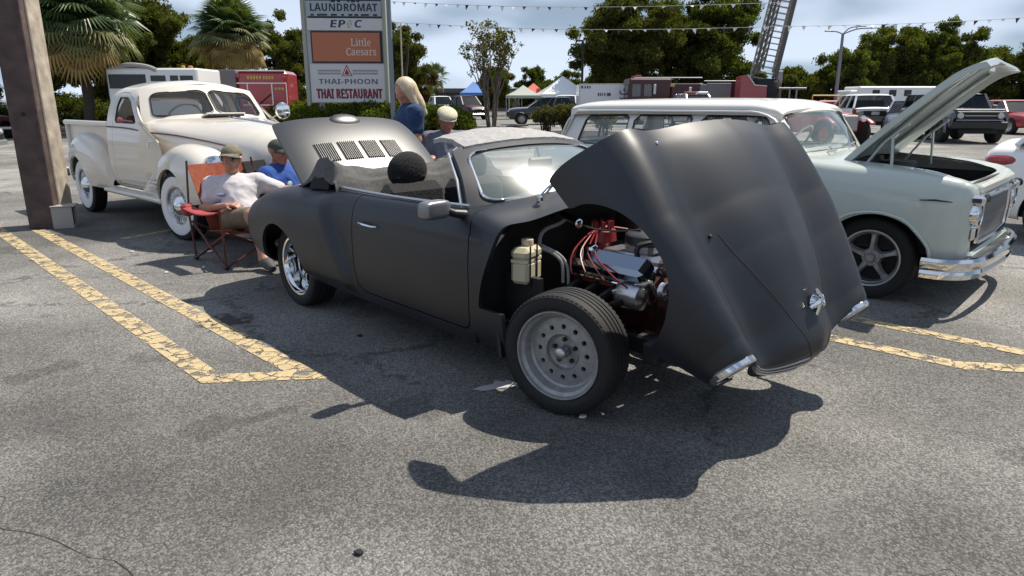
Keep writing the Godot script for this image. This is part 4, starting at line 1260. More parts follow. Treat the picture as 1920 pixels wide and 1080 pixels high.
func palm(called: String, label: String, p: Vector3, h: float, size: float, n: int, sd: int, dead := 0.2, group := "") -> void:
	var o := thing(called, label, "palm tree", p, 0.0, group)
	var r := RandomNumberGenerator.new(); r.seed = sd
	var s := Soup.new()
	var pts: Array = []; var rad: Array = []
	for i in 13:
		pts.append(Vector3(0.1 * sin(i * 0.4), h * i / 12.0, 0.08 * cos(i * 0.5)))
		rad.append((0.2 if i > 0 else 0.26) * (1.0 + 0.06 * (i % 2)))
	s.tube(pts, rad, 12)
	part(o, "trunk", s, M.bark)
	for k in int(h * 9):                                                  # leaf boots left on the trunk
		var y := h * (0.35 + 0.65 * r.randf()); var a := r.randf() * TAU
		var b := Soup.new()
		var d := Vector3(cos(a), 0, sin(a))
		b.bar(Vector3(0, y, 0) + d * 0.17, Vector3(0, y + 0.26, 0) + d * 0.34, 0.10, 0.035)
		if k < 40: part(o, "leaf_boot", b, M.bark)
	if frond == null: frond = frond_mesh()
	for k in n:
		var t := (k + 0.5) / n
		var a := k * 2.39996 + r.randf() * 0.4
		var up := lerpf(-1.15, 1.35, pow(t, 0.85))
		var f := part(o, "frond", frond, M.palm_dead if t < dead else (M.palm_old if t < dead + 0.15 else M.palm))
		f.transform = Transform3D(Basis.from_euler(Vector3(r.randf_range(-0.3, 0.3), a, up)) .scaled(Vector3.ONE * size * r.randf_range(0.85, 1.15)), Vector3(0, h + 0.1 * t, 0))
func shrub(called: String, label: String, p: Vector3, blobs: Array, m: Material, sd: int, size: float, per: int, cat := "shrub", group := "", stems := 6, stem_h := 0.5) -> void:
	var o := thing(called, label, cat, p, 0.0, group)
	var r := RandomNumberGenerator.new(); r.seed = sd
	var s := Soup.new()
	for k in stems:
		var b: Array = blobs[k % blobs.size()]
		limb(s, Vector3(b[0].x + r.randf_range(-0.2, 0.2), 0, b[0].z + r.randf_range(-0.2, 0.2)), b[0] + Vector3(r.randf_range(-0.5, 0.5) * b[1].x, stem_h * 0.3, r.randf_range(-0.5, 0.5) * b[1].z), 0.03, 0.012, r)
	part(o, "stem", s, M.bark)
	crown(o, blobs, per, leaf_clump("small", 26, 0.30, 71), m, size, sd + 3, "foliage", 0.35)
func trees() -> void:
	M.bark = grained(mat(lin(0.10, 0.08, 0.06), 0.95), 0.05, 0.4, 1.5, 0.6, 55)
	M.oak = leaf_material(lin(0.118, 0.120, 0.042))
	M.oak_dark = leaf_material(lin(0.10, 0.115, 0.038))
	M.olive = leaf_material(lin(0.115, 0.12, 0.045))
	M.hedge = leaf_material(lin(0.12, 0.145, 0.034))
	M.myrtle = leaf_material(lin(0.14, 0.125, 0.065))
	M.rust = leaf_material(lin(0.12, 0.085, 0.05))
	M.palm = mat(lin(0.05, 0.085, 0.028), 0.4); M.palm_old = mat(lin(0.13, 0.13, 0.045), 0.6); M.palm_dead = mat(lin(0.32, 0.215, 0.075), 0.8)
	for q in ["palm", "palm_old", "palm_dead"]:
		M[q].backlight_enabled = true; M[q].backlight = Color(0.3, 0.35, 0.1)
	var grp := "trees around the car park"
	broad_tree("oak_tree", "large full green oak left half of the pair behind the fire engine", Vector3(10.1, 0, -62), 11.0, 4.7, M.oak, 1, grp, 78, 0.10, 46)
	broad_tree("oak_tree", "large dark oak right half of the pair, beside the ladder", Vector3(16.3, 0, -64), 11.0, 4.8, M.oak_dark, 2, grp, 78, 0.10, 46)
	var rows := [[-31.5, -47.0, 10.0, 4.6, "dark tree at the far left behind the palm with dead fronds", "oak_dark"], [-27.6, -50.0, 9.2, 4.2, "tall dark tree rising just right of the yellowed palm", "oak_dark"], [-25.0, -51.0, 7.6, 3.4, "green tree behind the white rescue truck", "oak"], [-22.2, -52.0, 6.2, 2.9, "green tree right of the white truck, left of the second palm", "oak"], [-17.6, -56.0, 8.4, 3.0, "green tree directly left of the sign's left edge", "oak"],
		[-8.7, -55.0, 7.4, 2.3, "green tree showing between sign and grey pole", "oak"], [-9.8, -72.0, 4.9, 2.5, "reddish tree low behind the blond woman's head", "rust"], [2.2, -75.0, 4.8, 2.0, "small round tree left of the white tent", "oak_dark"], [-1.6, -70.0, 4.9, 2.2, "small dark tree behind the crape myrtle", "oak_dark"],
		[21.4, -66.0, 5.0, 2.6, "low pale tree right under the raised ladder", "olive"], [24.0, -60.0, 4.6, 2.4, "bushy tree at the foot of the ladder, right side", "oak"], [27.2, -58.0, 5.7, 2.8, "first dark tree left of the triple lamp post", "oak_dark"], [30.0, -60.0, 6.9, 3.2, "olive tree right behind the triple lamp post", "olive"], [33.4, -60.0, 7.8, 3.4, "tallest round tree above the white motorhome", "oak_dark"], [37.0, -62.0, 7.9, 3.1, "dark tree at the right end of the clump over the motorhome", "oak_dark"],
		[42.5, -66.0, 6.4, 3.2, "green tree behind the raised pale hood", "oak"], [47.5, -66.0, 7.2, 3.6, "green tree over the grey off-roader", "olive"], [52.5, -68.0, 7.8, 4.0, "tree at the far right edge of the view", "oak"], [5.5, -88.0, 4.4, 2.4, "far low tree behind the white tent", "oak_dark"], [6.6, -70.0, 4.4, 2.2, "shrubby tree left foot of the big oaks, by the thin lamp pole", "oak_dark"]]
	for i in rows.size():
		var q: Array = rows[i]
		broad_tree("tree", q[4], Vector3(q[0], 0, q[1]), q[2], q[3], M[q[5]], 100 + i * 3, grp, 84)
	palm("cabbage_palm", "cabbage palm with hanging yellow dead fronds beside the white pickup", Vector3(-17.5, 0, -29.5), 4.5, 1.2, 150, 5, 0.14, "palms in the car park")
	palm("cabbage_palm", "leafy palm standing left of the yellowed one, behind the post", Vector3(-20.8, 0, -31.8), 5.3, 1.2, 130, 6, 0.08, "palms in the car park")
	palm("cabbage_palm", "palm with grey skirt of old fronds behind the red fire truck", Vector3(-17.6, 0, -46.0), 5.2, 1.2, 150, 7, 0.3, "palms in the car park")
	palm("cabbage_palm", "tiny far palm against the sky right of the blond woman", Vector3(-9.7, 0, -92.0), 4.3, 0.95, 26, 8, 0.15, "palms in the car park")
	palm("cabbage_palm", "low far palm just below the tiny one", Vector3(-11.0, 0, -94.0), 2.0, 0.95, 22, 9, 0.15, "palms in the car park")
	# crape myrtle: many thin bare stems with sparse leaves
	var o := thing("crape_myrtle", "thin sparse tree with several bare stems in the middle island", "tree", Vector3(-0.95, 0.1, -32.6), 0.0, grp)
	var r := RandomNumberGenerator.new(); r.seed = 77
	var s := Soup.new(); var blobs: Array = []
	for k in 7:
		var a := TAU * k / 7 + r.randf()
		var mid := Vector3(cos(a) * 0.3, r.randf_range(1.3, 1.7), sin(a) * 0.3)
		limb(s, Vector3(cos(a) * 0.16, 0, sin(a) * 0.16), mid, 0.055, 0.042, r, 0.04)
		for e in 3:
			var b := a + r.randf_range(-0.8, 0.8)
			var q := Vector3(cos(b) * r.randf_range(0.4, 1.0), r.randf_range(2.4, 3.6), sin(b) * r.randf_range(0.4, 1.0))
			limb(s, mid, q, 0.038, 0.02, r, 0.06)
			for f in 3:
				var t := q + Vector3(r.randf_range(-0.5, 0.5), r.randf_range(0.4, 1.1), r.randf_range(-0.5, 0.5))
				limb(s, q, t, 0.016, 0.006, r, 0.05)
				blobs.append([t, Vector3(0.32, 0.26, 0.32)])
			blobs.append([q, Vector3(0.4, 0.35, 0.4)])
	part(o, "trunk", s, grained(mat(lin(0.22, 0.18, 0.14), 0.9), 0.05, 0.6, 2.0, 0.3, 56))
	crown(o, blobs, 7, leaf_clump("small", 26, 0.30, 71), M.myrtle, 0.20, 78)
	# hedge round the foot of the sign, in separate mounds
	var hb := [[-14.2, -34.0, 1.5, 1.0], [-12.4, -33.6, 1.7, 1.15], [-10.4, -33.0, 1.6, 1.2], [-8.5, -32.6, 1.6, 1.25], [-6.6, -32.4, 1.5, 1.25], [-4.8, -32.2, 1.45, 1.2], [-3.2, -31.8, 1.3, 1.0]]
	var hl := ["leftmost clipped hedge mound beside the white pickup's lamp", "hedge mound left of the sign's left edge", "hedge mound under the sign's left half", "hedge mound under the sign's right half", "hedge mound behind the standing woman", "sunlit hedge mound right of the woman", "rightmost hedge mound behind the flat cap"]
	for i in hb.size():
		var q: Array = hb[i]
		shrub("hedge_mound", hl[i], Vector3(q[0], 0.1, q[1]), [[Vector3(0, q[3] * 0.45, 0), Vector3(q[2], q[3] * 0.62, 1.3)], [Vector3(0.6, q[3] * 0.35, 0.5), Vector3(q[2] * 0.7, q[3] * 0.5, 1.0)]], M.hedge, 200 + i, 0.20, 900, "hedge", "hedge mounds round the sign", 4, 0.4)
	shrub("round_bush", "leggy brown-green bush left of the white wagon's tail", Vector3(1.9, 0.1, -29.2), [[Vector3(-0.5, 0.72, 0), Vector3(0.55, 0.38, 0.5)], [Vector3(0.35, 0.78, 0), Vector3(0.6, 0.42, 0.5)]], M.myrtle, 220, 0.14, 420, "bush", "", 22, 0.8)
	shrub("round_bush", "small green shrub seen through the wagon's rear side window", Vector3(3.5, 0.1, -27.4), [[Vector3(0, 0.75, 0), Vector3(0.5, 0.5, 0.5)]], M.oak, 221, 0.13, 380, "bush", "", 8, 0.5)
	for i in 9:
		var lab: String = ["low shrub by the far left kerb behind the post", "shrub under the leafy palm", "grey-green shrub right of the post", "rounded shrub below the palms", "dark shrub in front of the palm trunks", "shrub left of the pickup's bed", "shrub touching the pickup's cab", "shrub between pickup and red truck", "dark shrub behind the red truck's tail"][i]
		var x := -27.5 + i * 1.55
		shrub("island_shrub", lab, Vector3(x, 0.1, -31.2 - 0.5 * (i % 3)), [[Vector3(0, 0.6 + 0.15 * (i % 3), 0), Vector3(0.95, 0.75, 0.8)]], M.oak_dark if i % 2 else M.olive, 240 + i, 0.16, 520, "shrub", "shrubs under the palms", 5, 0.4)

# ---------- pale green station wagon with its hood up ----------
func station_wagon() -> void:
	var o := thing("station_wagon", "pale mint old station wagon with a white roof and its hood standing open", "car", Vector3(3.135, 0, -5.523), deg_to_rad(-43.0))
	var lip := Vector3(0, 0, -0.03)
	var net := net_of([
		[-3.30, .40, .40, .50, .40, .55, .50, .56, .65, .55, .80, .53, .90, .48, .97, .40, .99, .2, 1.0, 0, 1.0],
		[-3.24, .62, .34, .74, .35, .80, .46, .81, .64, .80, .82, .79, .92, .75, .985, .62, 1.0, .3, 1.01, 0, 1.02],
		[-3.0, .70, .30, .82, .30, .865, .42, .875, .62, .87, .80, .86, .92, .82, 1.0, .70, 1.01, .35, 1.02, 0, 1.03],
		[-2.2, .72, .28, .84, .28, .88, .40, .89, .60, .885, .78, .875, .91, .835, 1.0, .70, 1.01, .35, 1.02, 0, 1.03],
		[-1.2, .72, .28, .84, .28, .88, .40, .89, .60, .885, .78, .875, .91, .835, 1.0, .70, 1.01, .35, 1.02, 0, 1.03],
		[-.62, .72, .28, .84, .28, .88, .40, .89, .60, .885, .78, .875, .91, .835, .995, .70, 1.01, .35, 1.02, 0, 1.03],
		[-.2, .72, .28, .84, .28, .88, .40, .892, .60, .885, .77, .87, .89, .82, .975, .68, .985, .35, 1.0, 0, 1.01],
		[.2, .72, .28, .83, .28, .875, .40, .89, .60, .885, .76, .865, .88, .81, .965, .66, .955, .35, .96, 0, .97],
		[.42, .70, .28, .80, .28, .85, .40, .87, .58, .87, .74, .85, .86, .79, .945, .64, .91, .35, .90, 0, .90],
		[.53, .64, .30, .74, .30, .80, .40, .82, .56, .82, .72, .81, .84, .76, .915, .62, .87, .34, .855, 0, .85],
		[.58, .56, .32, .66, .32, .73, .40, .76, .55, .77, .70, .765, .82, .72, .88, .60, .84, .32, .825, 0, .82],
		[.595, .50, .36, .58, .36, .66, .42, .69, .55, .70, .68, .70, .78, .66, .83, .56, .80, .30, .795, 0, .79]])
	var g := surf(net, 150, 54)
	var arch := func(p: Vector3) -> float:
		var d := Vector2((p.x - 0.045) / 1.04, p.y - 0.30)
		return d.length() - 0.352 if p.y > 0.2 else 1.0
	var rarch := func(p: Vector3) -> float: return Vector2(p.x + 2.50, p.y - 0.30).length() - 0.345
	var bay := func(p: Vector3) -> float: return poly_sdf(rrect(-0.32, -0.60, 0.50, 0.60, 0.06), Vector2(p.x, p.z)) if p.y > 0.7 else 1.0
	var cabin := func(p: Vector3) -> float: return poly_sdf(rrect(-3.2, -0.74, -0.72, 0.74, 0.08), Vector2(p.x, p.z)) if p.y > 0.9 else 1.0
	var door := PackedVector2Array([Vector2(-1.62, 1.1), Vector2(-1.62, 0.36), Vector2(-0.58, 0.36), Vector2(-0.56, 0.7), Vector2(-0.60, 1.1)])
	var rear_door := PackedVector2Array([Vector2(-2.26, 1.1), Vector2(-2.18, 0.62), Vector2(-2.02, 0.36), Vector2(-1.635, 0.36), Vector2(-1.635, 1.1)])
	var fd := func(q: PackedVector2Array, p: Vector3) -> float: return poly_sdf(q, Vector2(p.x, p.y)) if p.z > 0.72 else 1.0
	for sd in [1, -1]:
		var s := Soup.new()
		if sd > 0: s.panel(g, [arch, rarch, bay, cabin, func(p): return fd.call(door, p), func(p): return fd.call(rear_door, p)], lip)
		else: s.panel(g, [arch, rarch, bay, cabin], lip)
		part(o, "body_shell", s if sd > 0 else s.mirrored(), M.mint)
	for q in [door, rear_door]:
		var s := Soup.new()
		s.panel(g, [func(p): return -poly_sdf(q, Vector2(p.x, p.y)) - 0.006 if p.z > 0.72 else -1.0, cabin, rarch], lip)
		part(o, "door", s, M.mint)
	# upper body: side walls with window openings, then the roof
	var wall := func(p: Vector3) -> Vector3: return Vector3(p.x, p.y, 0.825 - 0.40 * (p.y - 1.0) - 0.35 * maxf(0.0, p.y - 1.26) - 0.03 * smoothstep(-2.2, -2.9, p.x))
	var wins: Array = [[Vector2(-2.70, 1.05), Vector2(-2.66, 1.24), Vector2(-2.63, 1.285), Vector2(-2.20, 1.295), Vector2(-2.165, 1.27), Vector2(-2.165, 1.06), Vector2(-2.20, 1.035), Vector2(-2.67, 1.03)], [Vector2(-2.10, 1.06), Vector2(-2.10, 1.25), Vector2(-2.06, 1.295), Vector2(-1.56, 1.30), Vector2(-1.53, 1.27), Vector2(-1.53, 1.05), Vector2(-1.56, 1.03), Vector2(-2.07, 1.03)], [Vector2(-1.45, 1.06), Vector2(-1.45, 1.25), Vector2(-1.40, 1.30), Vector2(-0.92, 1.302), Vector2(-0.87, 1.27), Vector2(-0.73, 1.07), Vector2(-0.74, 1.03), Vector2(-1.42, 1.03)]]
	var outline := PackedVector2Array([Vector2(-2.93, 0.99), Vector2(-2.90, 1.10), Vector2(-2.80, 1.36), Vector2(-0.84, 1.36), Vector2(-0.82, 1.32), Vector2(-0.635, 1.01), Vector2(-0.635, 0.985)])
	var fields: Array = [func(p): return -poly_sdf(outline, Vector2(p.x, p.y))]
	for w in wins: fields.append(func(p): return poly_sdf(PackedVector2Array(w), Vector2(p.x, p.y)))
	var sw := Soup.new()
	sw.panel(flat_grid(-2.96, 0.98, -0.6, 1.37, 96, 18), fields, lip)
	sw = warped(sw, func(p): return wall.call(p) + Vector3(0, 0, p.z))
	for sd in [1, -1]:
		part(o, "pillar_panel", sw if sd > 0 else sw.mirrored(), M.mint_white)
		for w in wins:
			var pane := Soup.new()
			pane.panel(flat_grid(-2.75, 1.0, -0.7, 1.33, 40, 8), [func(p): return 0.012 - poly_sdf(PackedVector2Array(w), Vector2(p.x, p.y))])
			pane = warped(pane, func(p): return wall.call(p) - Vector3(0, 0, 0.018))
			part(o, "window", pane if sd > 0 else pane.mirrored(), M.glass)
			var fr := Soup.new(); var ring: Array = []
			for k in w.size() + 1:
				var q: Vector2 = w[k % w.size()]
				ring.append(wall.call(Vector3(q.x, q.y, 0)) + Vector3(0, 0, -0.004))
			fr.tube(ring, 0.009, 6, false)
			part(o, "window_seal", fr if sd > 0 else fr.mirrored(), M.black_trim)
	var roof := net_of([
		[-2.86, .68, 1.30, .69, 1.325, .66, 1.345, .50, 1.355, .25, 1.36, 0, 1.36],
		[-2.80, .70, 1.31, .715, 1.345, .68, 1.38, .50, 1.395, .25, 1.40, 0, 1.40],
		[-2.5, .715, 1.325, .735, 1.36, .69, 1.405, .50, 1.425, .25, 1.435, 0, 1.438],
		[-1.7, .715, 1.33, .735, 1.365, .69, 1.41, .50, 1.435, .25, 1.445, 0, 1.448],
		[-1.1, .715, 1.33, .735, 1.365, .69, 1.41, .50, 1.43, .25, 1.44, 0, 1.442],
		[-.86, .70, 1.315, .715, 1.345, .67, 1.385, .50, 1.40, .25, 1.41, 0, 1.412],
		[-.78, .68, 1.295, .69, 1.315, .65, 1.34, .50, 1.355, .25, 1.365, 0, 1.367]])
	for j in 6:
		roof[6][j].x += 0.06 * (1.0 - pow(roof[6][j].z / 0.7, 2.0))
	var rs := Soup.new()
	var rg := surf(roof, 60, 26)
	rs.grid(rg, false, Vector3(0, -0.02, 0))
	rs.join(rs.mirrored())
	part(o, "roof", rs, M.mint_white)
	for sd in [-1.0, 1.0]:
		var dr := Soup.new()
		dr.tube(curve([Vector3(-2.93, 1.0, sd * .80), Vector3(-2.83, 1.25, sd * .75), Vector3(-2.74, 1.325, sd * .735), Vector3(-1.7, 1.335, sd * .735), Vector3(-.95, 1.33, sd * .735), Vector3(-.80, 1.27, sd * .74), Vector3(-.64, 1.01, sd * .825)], 40), 0.011, 6)
		part(o, "drip_rail", dr, M.mint_white)
	# windshield
	var ws := func(p: Vector3) -> Vector3:
		var b := Vector3(-0.52 - 0.14 * p.x * p.x, 1.02 - 0.02 * p.x * p.x, 0.80 * p.x)
		var t := Vector3(-0.72 - 0.11 * p.x * p.x, 1.37 - 0.045 * p.x * p.x, 0.66 * p.x)
		return b.lerp(t, p.y) + Vector3(0.03 * sin(p.y * PI), 0.01 * sin(p.y * PI), 0) + Vector3(-0.8, -0.5, 0) * p.z
	var wf := Soup.new()
	wf.panel(flat_grid(-1.02, -0.04, 1.02, 1.03, 70, 40), [func(p): return -poly_sdf(rrect(-1.0, -0.03, 1.0, 1.02, 0.05), Vector2(p.x, p.y)), func(p): return poly_sdf(rrect(-0.92, 0.05, 0.92, 0.93, 0.10), Vector2(p.x, p.y))], Vector3(0, 0, 0.03))
	part(o, "windshield_frame", warped(wf, ws), M.mint_white)
	var wg := Soup.new()
	wg.panel(flat_grid(-1, 0, 1, 1, 40, 20), [func(p): return -poly_sdf(rrect(-0.93, 0.04, 0.93, 0.94, 0.10), Vector2(p.x, p.y))])
	part(o, "windshield", warped(wg, func(p): return ws.call(p + Vector3(0, 0, 0.012))), M.glass)
	var wb := Soup.new(); var wr: Array = []
	for p in rrect(-0.92, 0.05, 0.92, 0.93, 0.10, 8): wr.append(ws.call(Vector3(p.x, p.y, -0.003)))
	wr.append(wr[0]); wb.tube(wr, 0.008, 6, false)
	part(o, "windshield_seal", wb, M.black_trim)
	for e in [[0.45, 0.1], [-0.15, -0.5]]:
		var wi := Soup.new()
		wi.tube([Vector3(-0.42, 1.025, e[0]), Vector3(-0.44, 1.05, e[0] + 0.02), ws.call(Vector3(e[1] + 0.25, 0.1, -0.02)), ws.call(Vector3(e[1], 0.13, -0.02))], 0.006, 6)
		part(o, "wiper", wi, M.satin)
	var re := Soup.new()
	re.panel(flat_grid(-0.80, 1.0, 0.80, 1.36, 30, 10), [func(p): return 0.80 - 0.35 * (p.y - 1.0) - absf(p.x), func(p): return poly_sdf(rrect(-0.62, 1.04, 0.62, 1.31, 0.05), Vector2(p.x, p.y))], Vector3(0, 0, 0.02))
	part(o, "tailgate", warped(re, func(p): return Vector3(-2.92 + 0.33 * (p.y - 1.0) + p.z, p.y, p.x)), M.mint_white)
	var rgl := Soup.new()
	rgl.grid([PackedVector3Array([Vector3(-2.90, 1.03, -0.63), Vector3(-2.80, 1.32, -0.60)]), PackedVector3Array([Vector3(-2.90, 1.03, 0.63), Vector3(-2.80, 1.32, 0.60)])])
	part(o, "rear_window", rgl, M.glass)
	# cabin
	var ca := Soup.new()
	ca.box(Vector3(-1.85, 0.55, 0), Vector3(2.5, 0.04, 1.5)); ca.box(Vector3(-2.55, 0.88, 0), Vector3(0.9, 0.05, 1.5))
	part(o, "cabin_floor", ca, M.interior)
	for x in [-1.35, -2.15]:
		var se := Soup.new()
		se.box(Vector3(x - 0.1, 0.88, 0), Vector3(0.16, 0.5, 1.35), 0.06, Basis(Vector3(0, 0, 1), 0.2)); se.box(Vector3(x + 0.2, 0.70, 0), Vector3(0.5, 0.16, 1.35), 0.05)
		part(o, "bench_seat", se, M.interior_red)
	var da := Soup.new(); da.box(Vector3(-0.80, 0.97, 0), Vector3(0.22, 0.14, 1.46), 0.04)
	part(o, "dashboard", da, M.mint)
	var st := Soup.new(); var rp: Array = []
	st.at(Transform3D(Basis(Vector3(0, 1, 0), -PI / 2).rotated(Vector3(0, 0, 1), -0.6), Vector3(-1.05, 1.04, -0.36)))
	for k in 25: rp.append(Vector3(cos(TAU * k / 24) * 0.2, sin(TAU * k / 24) * 0.2, 0))
	st.tube(rp, 0.011, 6, false); st.tube([Vector3(-0.2, 0, 0), Vector3(0.2, 0, 0)], 0.01, 6)
	part(o, "steering_wheel", st, M.mint_white)
	# open hood, hinged at the cowl
	var hd := holder(o, "hood", Transform3D(Basis(Vector3(0, 0, 1), deg_to_rad(43.0)), Vector3(-0.30, 1.0, 0)))
	var hp := func(u: float, w: float, inner: float) -> Vector3:
		var f := pow(maxf(0.0, (u - 0.78) / 0.22), 2.0)
		return Vector3(1.06 * u - 0.02 * f, 0.04 * (1.0 - w * w) + 0.03 * exp(-pow(w / 0.25, 2.0)) * u - 0.055 * f - inner + 0.015 * sin(u * PI), (0.625 - 0.03 * u * u) * w)
	for lay in 2:
		var hg: Array = []
		for i in 31:
			var row := PackedVector3Array()
			for j in 31:
				var q: Vector3 = hp.call(i / 30.0, j / 15.0 - 1.0, 0.0)
				if lay == 1:
					var ins := smoothstep(0.0, 0.1, minf(i / 30.0, 1.0 - i / 30.0)) * smoothstep(1.0, 0.84, absf(j / 15.0 - 1.0))
					q.y -= 0.045 - 0.028 * ins
				row.append(q)
			hg.append(row)
		var hs := Soup.new(); hs.grid(hg, lay == 0)
		if lay == 0:
			for e in [0, 30]:
				var edge: Array = []; var edge2: Array = []
				for i in 31:
					edge.append(hg[i][e]); edge2.append(hg[i][e] + Vector3(0, -0.045, 0))
				hs.grid([PackedVector3Array(edge), PackedVector3Array(edge2)])
			hs.grid([PackedVector3Array(Array(hg[30])), PackedVector3Array(Array(hg[30]).map(func(p): return p + Vector3(0, -0.045, 0)))])
		part(hd, "hood_skin" if lay == 0 else "hood_liner", hs, M.mint)
	for w in [-0.62, 0.0, 0.62]:
		var rb := Soup.new()
		var pts: Array = []
		for k in 9: pts.append(hp.call(0.06 + 0.80 * k / 8.0, w, 0.03))
		rb.tube(pts, 0.02, 6, true, 0.7)
		part(hd, "hood_rib", rb, M.mint)
	for sd in [-1.0, 1.0]:
		var hi := Soup.new()
		hi.bar(Vector3(-0.20, 0.90, sd * 0.57), Vector3(-0.05, 1.13, sd * 0.57), 0.015, 0.045, Vector3(0, 0, 1), 0.004)
		hi.bar(Vector3(0.02, 0.90, sd * 0.57), Vector3(0.0, 1.17, sd * 0.57), 0.015, 0.035, Vector3(0, 0, 1), 0.004)
		hi.bar(Vector3(-0.05, 1.13, sd * 0.57), Vector3(0.10, 1.27, sd * 0.57), 0.015, 0.04, Vector3(0, 0, 1), 0.004)
		part(o, "hood_hinge", hi, M.mint)
	# engine bay
	var eb := Soup.new()
	eb.box(Vector3(0.09, 0.62, 0.63), Vector3(0.84, 0.5, 0.02)); eb.box(Vector3(0.09, 0.62, -0.63), Vector3(0.84, 0.5, 0.02))
	eb.box(Vector3(-0.34, 0.68, 0), Vector3(0.03, 0.6, 1.24)); eb.box(Vector3(0.51, 0.62, 0), Vector3(0.03, 0.5, 1.24)); eb.box(Vector3(0.09, 0.38, 0), Vector3(0.9, 0.03, 1.3))
	part(o, "engine_bay", eb, M.dark)
	var ei := Soup.new()
	ei.box(Vector3(0.05, 0.70, 0), Vector3(0.55, 0.24, 0.22), 0.03)
	part(o, "engine_block", ei, M.maroon)
	var af := Soup.new()
	af.at(Transform3D(Basis(Vector3(1, 0, 0), -PI / 2), Vector3(-0.05, 0.93, 0.15)))
	af.lathe([Vector2(0, 0.05), Vector2(0.12, 0.045), Vector2(0.13, 0.03), Vector2(0.13, -0.05), Vector2(0, -0.06)], 24)
	part(o, "air_filter", af, M.black_trim)
	# nose: grille, lamps, bumper
	var gr := Soup.new()
	gr.box(Vector3(0.57, 0.62, 0), Vector3(0.03, 0.30, 1.04), 0.0)
	part(o, "grille_back", gr, M.dark)
	for k in 34:
		var bar := Soup.new(); bar.box(Vector3(0.592, 0.62, -0.50 + k * 0.0303), Vector3(0.012, 0.29, 0.010))
		part(o, "grille_bar", bar, M.steel)
	for k in 9:
		var bar := Soup.new(); bar.box(Vector3(0.587, 0.495 + k * 0.031, 0), Vector3(0.010, 0.009, 1.02))
		part(o, "grille_bar", bar, M.steel)
	var gf := Soup.new()
	gf.tube([Vector3(.595, .47, -.52), Vector3(.61, .465, 0), Vector3(.595, .47, .52)], 0.024, 8, true, 0.8)
	gf.tube([Vector3(.595, .78, -.54), Vector3(.615, .785, 0), Vector3(.595, .78, .54)], 0.022, 8)
	for sd in [-1.0, 1.0]: gf.tube([Vector3(.595, .47, sd * .53), Vector3(.60, .62, sd * .545), Vector3(.595, .78, sd * .54)], 0.02, 8)
	part(o, "grille_frame", gf, M.chrome)
	var hl0 := Soup.new(); hl0.box(Vector3(0.592, 0.845, 0), Vector3(0.035, 0.06, 1.24), 0.014)
	part(o, "nose_lip", hl0, M.mint_white)
	for sd in [-1.0, 1.0]:
		var hl := Soup.new()
		hl.at(Transform3D(Basis(Vector3.UP, PI / 2), Vector3(0.575, 0.685, sd * 0.67)))
		hl.lathe([Vector2(0.072, 0.05), Vector2(0.082, 0.055), Vector2(0.095, 0.045), Vector2(0.10, 0.02), Vector2(0.10, -0.05)], 32)
		hl.box(Vector3(0, 0.10, 0.03), Vector3(0.19, 0.07, 0.10), 0.02)
		hl.box(Vector3(0, -0.13, 0.0), Vector3(0.12, 0.10, 0.09), 0.02)
		part(o, "headlight_bezel", hl, M.chrome)
		var le := Soup.new()
		le.at(hl.xf); le.lathe([Vector2(0, 0.058), Vector2(0.04, 0.053), Vector2(0.074, 0.036), Vector2(0.074, -0.03), Vector2(0, -0.04)], 28)
		part(o, "headlight", le, M.lamp)
		var em := Soup.new()
		em.tube([Vector3(0.30, 0.775, sd * 0.885), Vector3(0.39, 0.782, sd * 0.885), Vector3(0.49, 0.775, sd * 0.868)], [0.003, 0.007, 0.003], 6)
		part(o, "side_badge", em, M.black_trim)
		var tl := Soup.new(); tl.ball(Vector3(-3.26, 0.80, sd * 0.66), Vector3(0.04, 0.07, 0.07), 8)
		part(o, "tail_light", tl, M.red_lens)
	var bu := Soup.new()
	var bp := curve([Vector3(0.37, 0, 0.93), Vector3(0.50, 0, 0.92), Vector3(0.61, 0, 0.84), Vector3(0.69, 0, 0.62), Vector3(0.72, 0, 0.25), Vector3(0.73, 0, 0.0)], 22)
	var bg: Array = []
	var prof := [Vector2(-0.03, 0.25), Vector2(-0.005, 0.258), Vector2(0.0, 0.29), Vector2(-0.012, 0.31), Vector2(0.004, 0.33), Vector2(0.006, 0.375), Vector2(-0.012, 0.395), Vector2(-0.035, 0.395)]
	for i in bp.size():
		var t: Vector3 = (bp[mini(i + 1, bp.size() - 1)] - bp[maxi(i - 1, 0)]).normalized()
		var nrm := Vector3(-t.z, 0, t.x) if i < bp.size() - 1 else Vector3(1, 0, 0)
		var row := PackedVector3Array()
		for q in prof: row.append(bp[i] + nrm * q.x + Vector3(0, q.y, 0))
		bg.append(row)
	bu.grid(bg, true); bu.join(bu.mirrored())
	part(o, "front_bumper", bu, M.chrome)
	var va := Soup.new()
	va.box(Vector3(0.57, 0.36, 0), Vector3(0.10, 0.12, 1.36), 0.02)
	part(o, "front_valance", va, M.mint)
	var so := Soup.new()
	so.tube(curve([Vector3(-0.30, 0.40, 0.888), Vector3(-0.29, 0.50, 0.895), Vector3(-0.16, 0.62, 0.897), Vector3(0.05, 0.665, 0.895), Vector3(0.25, 0.61, 0.892), Vector3(0.38, 0.47, 0.875), Vector3(0.405, 0.38, 0.86)], 24), 0.012, 6)
	part(o, "arch_lip", so, M.mint)
	part(o, "arch_lip", so.mirrored(), M.mint)
	var wl := Soup.new()
	for x in [0.045, -2.5]:
		for sd in [-1.0, 1.0]: wl.box(Vector3(x, 0.52, sd * 0.50), Vector3(0.74, 0.5, 0.03))
	part(o, "inner_arch", wl, M.dark)
	var un := Soup.new(); un.box(Vector3(-1.3, 0.30, 0), Vector3(3.6, 0.06, 1.3))
	part(o, "underbody", un, M.dark)
